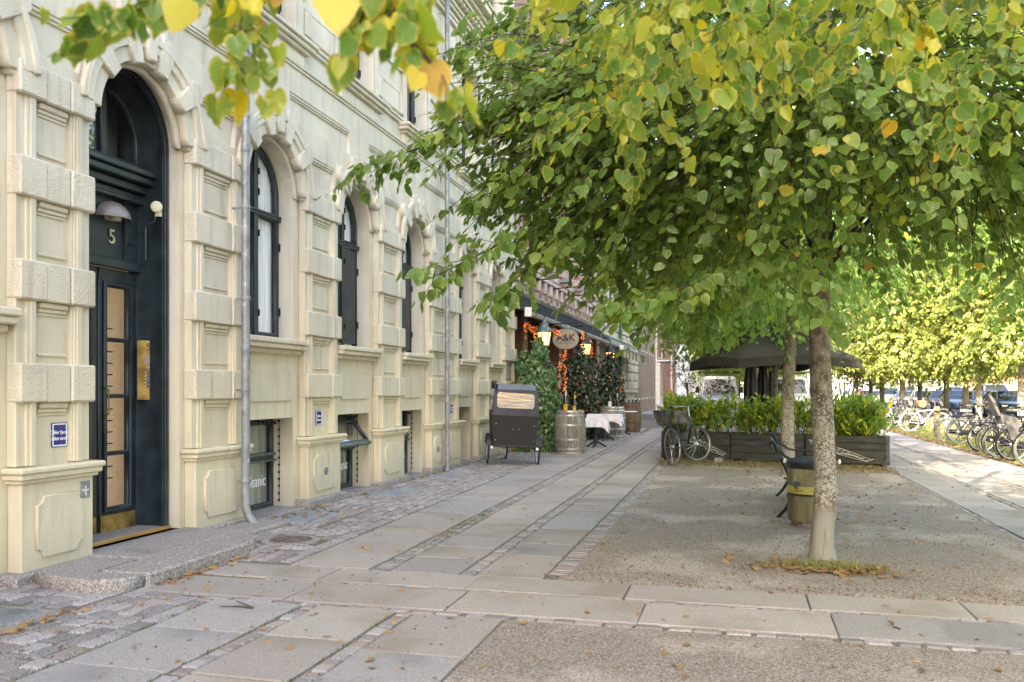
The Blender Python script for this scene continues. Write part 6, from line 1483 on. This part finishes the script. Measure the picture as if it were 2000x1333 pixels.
# ---------------- litter bin
p = G(1587, 1030); e = empty('litter_bin', (p.x, p.y+.1, 0), 0, 'mossy yellow-green litter bin with a lettered band, half hidden behind the near trunk', 'litter bin')
M['bin'] = mat('mossy_bin', (.29, .27, .13), .8, var=.2, scale=2.0, col2=(.12, .11, .06), stretch=(3, 3, .5), stain=(6, (.33, .31, .20), .58), bump=.3, bscale=14)
M['band'] = mat('yellow_band', (.40, .37, .09), .6, var=.1)
mb = MB(); mb.lathe([(.23, .055), (.255, .09), (.265, .66)], (0, 0, 0), 36); mb.build('shell', M['bin'], e, smooth=True)
mb = MB(); mb.lathe([(.17, 0), (.18, .07)], (0, 0, 0), 20); mb.build('foot', M['granite'], e)
mb = MB(); mb.lathe([(.268, .64), (.272, .66), (.272, .71), (.24, .735), (.12, .76), (.002, .765)], (0, 0, 0), 36); mb.build('lid', M['iron'], e, smooth=True)
for s in (-1, 1):
    mb = MB(); mb.lathe([(.012, 0), (.018, .02), (.010, .05)], (s*.285, -.02, .69), 8); mb.build('lid_hinge', M['white'], e)
mb = MB(); n = 20; a0, a1 = R_(-160), R_(-20); mb.v = [(.278*math.cos(a0+(a1-a0)*k/n), .278*math.sin(a0+(a1-a0)*k/n), z) for z in (.37, .455) for k in range(n+1)]; mb.f = [(k, k+1, n+2+k, n+1+k) for k in range(n)]; mb.build('band', M['band'], e, smooth=True)
mb = MB(); mb.v = [(.282*math.cos(a0+(a1-a0)*k/n), .282*math.sin(a0+(a1-a0)*k/n), z) for z in (.35, .372) for k in range(n+1)]; mb.f = [(k, k+1, n+2+k, n+1+k) for k in range(n)]; mb.build('band_edge', M['iron'], e)
txt = 'Giv   videre'
for k, ch in enumerate(txt):
    if ch == ' ': continue
    a = R_(-128+6.2*k); me = text_mesh(ch, .055, M['black'], map_='-y', off=(0, 0, 0)); o = link('lettering', me, e, (.283*math.cos(a), .283*math.sin(a), .412), (0, 0, a+PI/2))
mb = MB(); mb.lathe([(.04, 0), (.04, .01)], (-.17, -.225, .47), 12, 'y'); mb.build('lock', M['iron'], e)

# ---------------- planters with laurel hedge
M['planter'] = mat('planter_paint', (.055, .057, .045), .7, var=.2, scale=3, stretch=(1, 1, 6), bump=.2, bscale=30, rand=.15, stain=(2, (.10, .085, .06), .6))
M['soil'] = mat('soil', (.06, .045, .03), .95)
A0 = Vector((-1.62, 19.35, 0)); B0 = Vector((2.80, 18.15, 0)); dv = (B0-A0); Lp = dv.length; du = dv.normalized(); rzp = math.atan2(du.y, du.x)
def planter(o, rz, L, label, hlab, D=.55, seed=0):
    e = empty('wooden_planter', o, rz, label, 'planter', 'dark wooden planters round the terrace')
    H = .60
    for k in range(4):
        z0 = .05+k*(H-.05)/4; z1 = z0+(H-.05)/4-.008
        for (x0, x1, y0, y1) in ((.03, L-.03, 0, .03), (.03, L-.03, D-.03, D), (0, .03, 0, D), (L-.03, L, 0, D)):
            mb = MB(); mb.box(x0, x1, y0, y1, z0, z1, .005); mb.build('board', M['planter'], e)
    for (x0, y0) in ((.0, -.025), (L-.07, -.025), (0, D-.05), (L-.07, D-.05)):
        mb = MB(); mb.box(x0, x0+.07, y0, y0+.07, 0, .10, .005); mb.build('foot', M['planter'], e)
    mb = MB(); mb.box(.03, L-.03, .03, D-.03, .1, H-.06); mb.build('soil', M['soil'], e)
    h = empty('laurel_hedge', o, rz, hlab, 'hedge', 'laurel hedges in the planters')
    n = int(L*170); st = np.stack([rng.uniform(.02, L-.02, n), rng.uniform(.02, D-.02, n), rng.uniform(.55, 1.12, n)], 1)
    d = nrm(np.stack([rng.normal(0, .35, n), rng.normal(-.08, .4, n), np.full(n, 1.0)], 1)); ln = rng.uniform(.15, .34, n); top = st[:, 2]+ln
    A = spray_leaves(st, d, ln, 8, .098, .33, .16, np.array([L/2, D/2, .7]), droop=0, yl=.20, hang=-.3)
    me = leaves_mesh('foliage', *A[:2], A[2], A[3], A[4], TU, M['laurel'], twig_geo(st, d, ln, .003, 0), M['twig']); o_ = link('foliage', me, h); o_['kind'] = 'stuff'
    mb = MB()
    for k in range(int(L*9)):
        x_ = random.uniform(.05, L-.05); y_ = random.uniform(.1, D-.1); mb.tube([(x_, y_, .5), (x_+random.uniform(-.1, .1), y_+random.uniform(-.05, .05), .85), (x_+random.uniform(-.18, .18), y_, 1.2)], [.009, .006, .003], 4)
    mb.build('stems', M['twig'], h); return e
Ls = [1.52, 1.50, Lp-3.06]; t = 0
labs = [('left planter box behind the leaning bicycle, white scribble tag', 'laurel hedge above the left planter behind the bicycle'), ('middle planter box with faint purple graffiti behind the bench', 'laurel hedge above the middle planter behind the bench'), ('right planter box with a white tag, right of the near trunk', 'laurel hedge above the right planter beside the path')]
for k in range(3):
    o = A0+du*t; planter(tuple(o), rzp, Ls[k], *labs[k]); t += Ls[k]+.02
c0 = A0+Vector((-.0, .62, 0)); planter((A0.x+.55, A0.y+.65, 0), PI/2+.0, 2.0, 'planter box on the left side of the terrace along the pavement', 'laurel hedge on the left side of the terrace')
c1 = B0+Vector((0, .45, 0)); planter((B0.x-.02, B0.y+.62, 0), PI/2, 2.4, 'planter box running back along the right path', 'laurel hedge running back along the right path')
# graffiti
def pt_on(x_, z_): return A0+du*x_+Vector((0, 0, z_))+Vector((du.y, -du.x, 0))*.006
def scribble(name, px0, px1, z0, z1, m, seed, loops, label, r=.006):
    rd = random.Random(seed); pts = []
    n = loops*10
    ph = 0
    for k in range(n+1):
        t_ = k/n; am = .5+.8*abs(math.sin(loops*1.7*t_+seed)); x_ = px0+(px1-px0)*t_+.085*am*math.cos(2*PI*loops*t_+1.3*math.sin(9*t_)); z_ = z0+(z1-z0)*t_+(.045-.02*t_)*am*math.sin(2*PI*loops*t_+.5+2*math.sin(7*t_))
        pts.append(pt_on(x_, max(.08, z_)))
    mb = MB(); mb.tube(pts, r, 4)
    mb.tube([pt_on(px0-.05, z0+.02), pt_on((px0+px1)/2, (z0+z1)/2-.07), pt_on(px1, z1-.03)], r*.8, 4); mb.tube([pt_on(px0-.05, z0+.04), pt_on((px0+px1)/2, (z0+z1)/2+.06), pt_on(px1+.05, z1+.02)], r*.8, 4)
    for k, v in enumerate(mb.v):    # press flat onto the boards
        w_ = Vector(v)-A0; nn = Vector((du.y, -du.x, 0)); dd = w_.dot(nn); mb.v[k] = tuple(Vector(v)-nn*(dd-.002-(.002 if dd > .006 else 0)))
    o = mb.build('graffiti_tag', m); tag(o, label, 'graffiti')
M['spray'] = mat('white_spray', (.55, .55, .5), .8, var=.1); M['purple'] = mat('purple_spray', (.12, .07, .17), .8, var=.2)
scribble('g', .72, 1.40, .44, .13, M['spray'], 1, 7, 'white scribbled tag on the left planter beside the bicycle wheel')
scribble('g', 3.18, 4.25, .46, .12, M['spray'], 2, 9, 'white scribbled tag on the right planter beside the near trunk')
scribble('g', 1.95, 2.95, .36, .40, M['purple'], 3, 3, 'faint purple loops sprayed on the middle planter', .008)
# small olive tree and shrub on the terrace, pot
x, y = gp(1342, 24)
e = empty('olive_tree', (x, y, 0), 0, 'small sparse olive tree rising above the hedge left of the van', 'tree')
mb = MB(); mb.tube([(0, 0, 0), (.02, 0, .8), (0, .02, 1.7)], [.035, .03, .02], 8)
for k in range(7): a = k*.9; mb.tube([(0, .02, 1.3+.06*k), (.3*math.cos(a), .3*math.sin(a), 1.75+.05*k)], [.012, .005], 4)
mb.build('trunk', M['twig'], e, smooth=True)
st, u = vol_points(90, [((0, 0, 2.0), (.42, .42, .42), 1)]); d = nrm(u+rng.normal(0, .4, u.shape)); ln = rng.uniform(.15, .3, 90); A = spray_leaves(st, d, ln, 8, .06, .15, .1, np.array([0, 0, 1.8]), hang=.1, yl=0)
o = link('crown', leaves_mesh('crown', A[0], A[1], A[2], A[3], A[4], TU, M['ivy'], twig_geo(st, d, ln, .003, 0), M['twig']), e); o['kind'] = 'stuff'
x, y = gp(1650, 21)
e = empty('bare_shrub', (x, y, 0), 0, 'thin curving bare-stemmed shrub behind the right hedge', 'shrub')
mb = MB(); 
for k in range(7):
    a = -.9+.3*k; mb.tube([(0, 0, .6), (.12*math.sin(a)*2, 0, 1.25), (.42*math.sin(a)*1.2, .05, 1.75+.1*math.cos(a)), (.5*math.sin(a), .1, 2.3)], [.022, .016, .01, .004], 5)
mb.build('stems', M['twig'], e)
e = empty('flower_pot', tuple(pt_on(.62, .58)-Vector((du.y, -du.x, 0))*.3), 0, 'small terracotta pot in the left planter behind the bicycle', 'pot')
mb = MB(); mb.lathe([(.09, 0), (.13, .18), (.14, .18), (.14, .22), (.12, .22)], (0, 0, 0), 18); mb.build('pot', mat('terracotta', (.36, .17, .10), .8, var=.1), e, smooth=True)
p = G(1403, 905); e = empty('stone_block', (p.x, p.y, 0), .1, 'small concrete block on the leaf litter right of the bicycle', 'block'); mb = MB(); mb.box(-.09, .09, -.08, .08, 0, .11, .015); mb.build('block', M['granite'], e)

# ---------------- parasol
M['parasol'] = mat('parasol_cloth', (.05, .046, .038), .85, var=.12, scale=3, bump=.1)
def square_parasol(px, Z, half, zlow, ztop, rz, label):
    x, y = gp(px, Z); e = empty('parasol', (x, y, 0), rz, label, 'parasol')
    c = [(-half, -half), (half, -half), (half, half), (-half, half)]; n = 8
    for k in range(4):
        a, b = c[k], c[(k+1) % 4]; vs = []; 
        for j in range(6):
            t = j/5
            for i in range(n+1):
                u = i/n; X0 = a[0]+(b[0]-a[0])*u; Y0 = a[1]+(b[1]-a[1])*u; z = zlow+(ztop-zlow)*t+.10*math.sin(PI*u)*(1-t)-.06*math.sin(PI*t)*math.sin(PI*u); vs.append((X0*(1-t), Y0*(1-t), z))
        fs = [(j*(n+1)+i, j*(n+1)+i+1, (j+1)*(n+1)+i+1, (j+1)*(n+1)+i) for j in range(5) for i in range(n)]
        mb = MB(); mb.add(vs, fs); mb.build('canopy_panel', M['parasol'], e, smooth=True)
        vs = []
        for i in range(n+1):
            u = i/n; X0 = a[0]+(b[0]-a[0])*u; Y0 = a[1]+(b[1]-a[1])*u; zz = zlow+.10*math.sin(PI*u); vs += [(X0*1.004, Y0*1.004, zz), (X0*1.01, Y0*1.01, zz-.22)]
        mb = MB(); mb.add(vs, [(2*i, 2*i+1, 2*i+3, 2*i+2) for i in range(n)]); mb.build('valance', M['parasol'], e, smooth=True)
        mb = MB(); mb.tube([(0, 0, ztop-.05), (a[0]*.98, a[1]*.98, zlow-.01)], .016, 5); mb.tube([(0, 0, zlow-.15), (a[0]*.5, a[1]*.5, (zlow+ztop)/2-.06)], .012, 5); mb.build('rib', M['iron'], e)
    mb = MB(); mb.lathe([(.035, 0), (.035, ztop)], (0, 0, 0), 10); mb.build('pole', M['iron'], e, smooth=True)
    mb = MB(); mb.box(-.4, .4, -.4, .4, 0, .08, .02); mb.build('base', M['iron'], e); return e
square_parasol(1506, 22.0, 1.55, 2.22, 3.28, R_(24), 'large open dark square parasol over the terrace')
def closed_parasol(px, Z, label):
    x, y = gp(px, Z); e = empty('closed_parasol', (x, y, 0), 0, label, 'parasol')
    mb = MB(); rr = [.10, .14, .16, .15, .11, .06]; zz = [1.0, 1.1, 1.4, 1.7, 2.0, 2.4]
    for r, z in zip(rr, zz):
        for k in range(24): a = 2*PI*k/24; q = r*(1+.12*math.sin(a*8)); mb.v.append((q*math.cos(a), q*math.sin(a), z))
    mb.f = [(i*24+k, i*24+(k+1) % 24, (i+1)*24+(k+1) % 24, (i+1)*24+k) for i in range(5) for k in range(24)]+[tuple(reversed(range(24)))]
    mb.build('folded_canopy', M['black'], e, smooth=True); mb = MB(); mb.lathe([(.03, 0), (.03, 2.5)], (0, 0, 0), 8); mb.build('pole', M['iron'], e)
closed_parasol(1466, 21.0, 'thick closed black parasol under the left half of the open one'); closed_parasol(1490, 23.5, 'slimmer closed parasol right of the thick one')

# ---------------- vehicles
M['tyreC'] = M['tyre']; M['carglass'] = glass('car_glass', (.45, .5, .55), .14)
M['sideglass'] = glass('car_side_glass', (.12, .14, .12), .05)
M['plate'] = mat('number_plate', (.7, .7, .68), .5)
M['lampc'] = mat('headlamp', (.55, .56, .58), .15, .5)
PAINT = {}
def paint(nm, c):
    if nm not in PAINT:
        m = mat('car_'+nm, c, .3, .25, var=.03, spec=.6); m.node_tree.nodes['Principled BSDF'].inputs['Coat Weight'].default_value = .8; m.node_tree.nodes['Principled BSDF'].inputs['Coat Roughness'].default_value = .06; PAINT[nm] = m
    return PAINT[nm]
def rsec(y, w, z0, z1, c=.12, tw=0):
    w1 = w-tw
    return [(-w+c*.3, y, z0), (w-c*.3, y, z0), (w, y, z0+c), (w, y, z0+(z1-z0)*.55), (w1, y, z1-c*.5), (w1-c, y, z1), (-w1+c, y, z1), (-w1, y, z1-c*.5), (-w, y, z0+(z1-z0)*.55), (-w, y, z0+c)]
def car(loc, rz, col, label, kind='hatch', s=1, group=None):
    """front of the car faces -Y, length along Y"""
    e = empty('parked_car', loc, rz, label, 'car', group); e.scale = (s, s, s)
    hh = {'hatch': 1.47, 'suv': 1.72, 'sedan': 1.42, 'wagon': 1.5}[kind]; zb = .95 if kind != 'suv' else 1.08; L = 4.2 if kind != 'suv' else 4.6; pm = paint(*col)
    mb = MB(); mb.loft([rsec(.0, .62, .35, .60), rsec(.08, .76, .26, .70), rsec(.3, .85, .22, .78), rsec(.9, .88, .2, zb-.06, tw=.04), rsec(1.15, .88, .2, zb, tw=.05), rsec(2.4, .89, .2, zb+.02, tw=.05), rsec(3.5, .88, .2, zb+.03, tw=.05), rsec(L-.25, .84, .24, zb+.0, tw=.06), rsec(L, .74, .34, zb-.2)]); body = mb.build('body', pm, e, smooth=True)
    ys = (1.05, 1.75, 3.1 if kind != 'sedan' else 2.9, L-.15 if kind in ('hatch', 'suv', 'wagon') else 3.8)
    top = hh-.04
    mb = MB(); 
    def gsec(y, w, z): return [(-w, y, z), (w, y, z)]
    a = [(-.80, ys[0], zb-.02), (.80, ys[0], zb-.02), (.60, ys[1], top), (-.60, ys[1], top)]
    b_ = [(-.80, ys[3], zb), (.80, ys[3], zb), (.60, ys[2]+.35, top), (-.60, ys[2]+.35, top)]
    v = a+b_; mb.add(v, [(0, 1, 2, 3)]); mb.build('windscreen', M['carglass'], e)
    mb = MB(); mb.add(v, [(5, 4, 7, 6), (1, 5, 6, 2), (4, 0, 3, 7)]); mb.build('side_windows', M['sideglass'], e)
    mb = MB(); mb.add([(-.61, ys[1], top-.01), (.61, ys[1], top-.01), (.61, ys[2]+.36, top-.01), (-.61, ys[2]+.36, top-.01), (-.50, ys[1]+.12, hh), (.50, ys[1]+.12, hh), (.50, ys[2]+.25, hh), (-.50, ys[2]+.25, hh)], [(4, 5, 6, 7), (0, 1, 5, 4), (1, 2, 6, 5), (2, 3, 7, 6), (3, 0, 4, 7)]); mb.build('roof', pm, e, smooth=False)
    mb = MB()
    for sg in (-1, 1):
        mb.tube([(sg*.80, ys[0], zb-.01), (sg*.60, ys[1], top)], .03, 4); mb.tube([(sg*.80, ys[3], zb), (sg*.60, ys[2]+.35, top)], .035, 4); mb.tube([(sg*.81, 2.35, zb), (sg*.605, 2.3, top)], .03, 4)
    mb.build('pillars', pm, e)
    mb = MB(); mb.box(-.7, .7, 2.0, 2.3, .7, 1.15, .05); mb.box(-.75, .75, 1.3, 3.6, .3, .75); mb.build('seats', M['black'], e)
    for sg in (-1, 1):
        for y_ in (.75, L-.8):
            w_ = MB(); w_.lathe([(.20, -.10), (.31, -.09), (.32, 0), (.31, .09), (.20, .10)], (sg*.80, y_, .32), 20, 'x'); wo = w_.build('wheel', M['tyre'], e, smooth=True)
            w_ = MB(); w_.lathe([(.19, .0), (.17, .02)], (sg*.90 if sg > 0 else -.92, y_, .32), 14, 'x'); w_.build('hubcap', M['rim'], wo)
        mb = MB(); mb.box(sg*.50, sg*.80, .035, .14, .60, .73, .03); mb.build('headlight', M['lampc'], e)
        mb = MB(); mb.box(sg*.86, sg*1.04, 1.3, 1.42, zb, zb+.15, .04); mb.build('mirror', pm, e)
    mb = MB(); mb.box(-.42, .42, .0, .06, .52, .66, .01); mb.box(-.5, .5, .01, .07, .30, .42, .01); mb.build('grille', M['black'], e)
    mb = MB(); mb.box(-.26, .26, -.02, .02, .40, .51, .003); mb.build('number_plate', M['plate'], e); return e
BL = ('blue', (.13, .18, .30)); BK = ('black', (.03, .033, .045)); WH = ('white', (.75, .75, .75)); GY = ('grey', (.28, .30, .34)); RD = ('red', (.45, .04, .03)); GN = ('green', (.02, .04, .03)); SL = ('silver', (.45, .46, .48))
X0 = 14.2
row = [(50.5, GN, 'hatch', 'dark green car cut off by the right edge of the photo'), (55.4, BL, 'hatch', 'blue hatchback directly behind the bright sunlit trunk'), (61.4, BL, 'wagon', 'dark blue wagon left of the bright sunlit trunk'), (66.8, BK, 'hatch', 'small black car in line left of the dark blue wagon'), (73, SL, 'hatch', 'silver hatchback behind the mossy posts'), (80, BL, 'sedan', 'blue sedan behind the straw basket bicycle'), (88, GY, 'suv', 'tall grey car behind the bicycle tangle'), (95, BL, 'sedan', 'blue saloon right of the red car'), (104, RD, 'hatch', 'red car above the right end of the hedge'), (112, WH, 'suv', 'white car far behind the right hedge'), (120, GY, 'sedan', 'grey car farthest along the near parking row')]
for (y, c_, k_, lab) in row: car((X0, y, 0), R_(-1), c_, lab, k_, group='cars parked in the near row')
row2 = [(67, WH, 'suv', 'big white off-road car behind the blue hatchback', 1.12), (78, WH, 'suv', 'white car behind the dark blue wagon', 1.05), (88, SL, 'wagon', 'silver wagon in the second parking row', 1), (98, WH, 'suv', 'white van-like car in the second row', 1.1), (108, GY, 'hatch', 'grey hatchback in the second row', 1), (118, WH, 'wagon', 'white wagon in the second row', 1), (128, RD, 'hatch', 'red hatchback far back in the second row', 1), (138, SL, 'suv', 'silver car farthest in the second row', 1)]
for (y, c_, k_, lab, s) in row2: car((17.6+(.3 if y == 67 else 0), y, 0), R_(2), c_, lab, k_, s, 'cars parked in the second row')
def truck(px, Z, label, rz=0):
    x, y = gp(px, Z); e = empty('van', (x, y, 0), rz, label, 'van'); pm = paint('offwhite', (.4, .4, .4))
    mb = MB(); mb.loft([rsec(.0, .86, .4, 1.0), rsec(.12, .93, .3, 1.12), rsec(.5, .96, .3, 1.25), rsec(4.8, .96, .3, 1.25), rsec(5.0, .9, .35, 1.2)]); mb.build('body', pm, e, smooth=True)
    mb = MB(); mb.loft([rsec(.55, .92, 1.2, 1.3, .04), rsec(.95, .84, 1.25, 2.18, .1, .06), rsec(2.1, .84, 1.25, 2.2, .1, .06), rsec(2.2, .84, 1.2, 2.1, .1, .05)]); mb.build('cab', pm, e, smooth=True)
    mb = MB(); mb.add([(-.80, .47, 1.32), (.80, .47, 1.32), (.74, .84, 2.06), (-.74, .84, 2.06)], [(0, 1, 2, 3)]); mb.build('windscreen', M['sideglass'], e)
    mb = MB(); mb.box(-.7, .7, .58, .72, 1.3, 1.33); mb.ball((-.3, .9, 1.6), .13, 8); mb.ball((.35, .9, 1.6), .13, 8); mb.build('seats', M['black'], e)
    for sg in (-1, 1):
        mb = MB(); mb.box(sg*.95, sg*1.16, .6, .68, 1.35, 1.65, .02); mb.build('mirror', M['black'], e)
        mb = MB(); mb.box(sg*.62, sg*.86, -.01, .1, .72, .90, .02); mb.build('headlight', M['lampc'], e)
        for y_ in (.9, 3.9): mb = MB(); mb.lathe([(.2, -.11), (.34, -.1), (.34, .1), (.2, .11)], (sg*.86, y_, .34), 18, 'x'); mb.build('wheel', M['tyre'], e)
    mb = MB(); 
    for y_ in (.8, 3.0, 5.0): mb.tube([(-1.0, y_, 1.2), (-1.0, y_, 2.42), (1.0, y_, 2.42), (1.0, y_, 1.2)], .025, 5)
    mb.tube([(-1.0, .4, 2.42), (-1.0, 5.0, 2.42)], .025, 5); mb.tube([(1.0, .4, 2.42), (1.0, 5.0, 2.42)], .025, 5); mb.build('roof_rack', M['iron'], e)
    mb = MB(); mb.box(-.5, .5, -.03, .05, .5, .7); mb.build('grille', M['black'], e)
    mb = MB(); mb.box(-.26, .26, -.05, -.02, .42, .53); mb.build('number_plate', M['plate'], e)
truck(1404, 43, 'white flatbed van with a ladder rack, left of the parasols behind the hedge')
truck(1545, 45, 'second white van between the two near trunks behind the hedge')

# ================================================================ LITTER, GRASS, LEAVES ON THE GROUND
def ground_leaves(name, label, n, fn, size, tone=(.85, .1), T=TM, m='litter', z=.012):
    p = np.array([fn() for _ in range(n)]); pos = np.stack([p[:, 0], p[:, 1], np.full(n, z)+rng.uniform(0, .01, n)], 1)
    a = rng.uniform(0, 6.28, n); tip = np.stack([np.cos(a), np.sin(a), rng.normal(0, .15, n)], 1); nor = np.stack([rng.normal(0, .35, n), rng.normal(0, .35, n), np.ones(n)], 1)
    me = leaves_mesh(name, pos, tip, nor, size*rng.uniform(.5, 1.3, n), np.clip(rng.normal(*tone, n), 0, 1), T, M[m]); o = link(name, me); tag(o, label, 'leaves', kind='stuff'); return o
M['litter'] = leafmat('dry_leaf', (.15, .10, .045), (.33, .22, .09), (.22, .13, .06), rough=.7, trans=.15, rimw=.6)
def gauss(x, y, sx, sy): return lambda: (random.gauss(x, sx), random.gauss(y, sy))
ground_leaves('leaf_litter', 'drift of yellow and brown leaves along the foot of the planters', 3800, lambda: (lambda u, v: (A0+du*u*Lp)[:2] if False else ((A0+du*(u*Lp)).x+random.gauss(0, .1), (A0+du*(u*Lp)).y-.05-abs(random.gauss(0, .75))))(random.random(), 0), .045)
ground_leaves('leaf_litter', 'heap of dry curled leaves at the foot of the nearest lime tree', 380, gauss(.68, 7.68, .26, .13), .06, z=.02)
ground_leaves('leaf_litter', 'brown leaves gathered at the corner of the doorstep', 60, lambda: (-4.30+abs(random.gauss(0, .05)), random.uniform(5.8, 7.0)), .055)
ground_leaves('leaf_litter', 'dry brown leaves on the hatches along the wall', 170, lambda: random.choice([(random.gauss(-5.12, .08), random.uniform(8.8, 10.2)), (random.gauss(-5.12, .08), random.uniform(11.3, 12.5)), (random.gauss(-5.15, .08), random.uniform(13.8, 15.2)), (random.gauss(-5.1, .1), random.uniform(16.7, 18.5)), (random.gauss(-4.9, .2), random.uniform(9, 10))]), .06, z=.022)
ground_leaves('leaf_litter', 'single fallen leaves scattered over gravel and slabs', 650, lambda: (random.uniform(-4.8, 5.0), 3.5+abs(random.gauss(0, 9))), .045)
ground_leaves('leaf_litter', 'leaves and twigs around the bench and second trunk', 500, lambda: (random.gauss(.85, .7), random.uniform(10, 17)), .045)
ground_leaves('leaf_litter', 'sunlit brown leaves at the edge of the grass verge under the bicycles', 2200, lambda: (5.35+abs(random.gauss(0, .35)), random.uniform(12, 45)), .06)
ground_leaves('leaf_litter', 'brown leaves in the joint beside the granite grating frame', 70, lambda: (random.gauss(-4.36, .05), random.uniform(3.2, 5.2)), .05)
def grass(name, label, n, fn, h, m):
    p = np.array([fn() for _ in range(n)]); V = []; Fs = []
    for k, (x, y) in enumerate(p):
        a = random.uniform(0, 6.28); w = .004; l = h*random.uniform(.5, 1.3); dx, dy = math.cos(a), math.sin(a); b = random.uniform(.1, .7)*l
        V += [(x-dy*w, y+dx*w, 0), (x+dy*w, y-dx*w, 0), (x+dx*b*.4+dy*w*.7, y+dy*b*.4-dx*w*.7, l*.6), (x+dx*b, y+dy*b, l)]; Fs += [(4*k, 4*k+1, 4*k+2), (4*k, 4*k+2, 4*k+3)]
    mb = MB(); mb.v = V; mb.f = Fs; o = mb.build(name, m); tag(o, label, 'grass', kind='stuff'); return o
M['blade'] = mat('grass_blade', (.10, .16, .035), .7, var=.3, scale=9, col2=(.22, .21, .07))
grass('grass', 'tuft of grass and weeds at the foot of the nearest lime tree', 900, gauss(.74, 7.72, .20, .07), .06, M['blade'])
grass('grass', 'thin grass on the sunlit verge under the bicycles', 26000, lambda: (5.6+random.random()**1.3*3.2, 11+random.random()**1.5*35), .10, M['blade'])
grass('grass', 'sparse grass blades in the leaf drift before the planters', 2600, lambda: (random.uniform(-1.5, 2.6), 18.3-abs(random.gauss(0, .6))), .05, M['blade'])
ms = mat('moss', (.10, .15, .03), .95, var=.3, scale=30)
jl = []
for k in range(2600):
    r_ = random.random()
    if r_ < .35: y = random.gauss(9.6, .9); x = -2.89+sk(y)*.52+random.gauss(0, .03)
    elif r_ < .6: y = random.uniform(2, 5.4); x = random.choice([-2.92, -2.23, -3.62])+random.gauss(0, .012)
    elif r_ < .8: y = random.uniform(7, 17); x = random.choice([-1.49, -3.74+sk(y), -2.89+sk(y)*.52])+random.gauss(0, .02)
    else: y = random.uniform(2.2, 5); x = random.uniform(-5, -3.7)
    jl.append((x, y))
it = iter(jl); grass('moss', 'moss and low weeds in the paving joints', len(jl), lambda: next(it), .018, ms)
# twig lying on the slab
mb = MB(); a, b, c_ = G(430, 1189), G(494, 1193), G(462, 1181); mb.tube([a+Vector((0, 0, .015)), (a+b)/2+Vector((0, .02, .018)), b+Vector((0, 0, .02))], [.003, .006, .007], 5); mb.tube([b+Vector((0, 0, .02)), c_+Vector((0, 0, .025))], [.006, .003], 5)
o = mb.build('fallen_twig', M['twig']); tag(o, 'forked dark twig lying on a slab in front of the doorstep', 'twig')
# cigarette end and paper scraps
e = tag(MB().tube([G(1786, 1296)+Vector((0, 0, .012)), G(1797, 1297)+Vector((0, 0, .012))], .004, 6).build('cigarette_end', M['lab']), 'orange cigarette end on the near gravel at the bottom right', 'cigarette end')
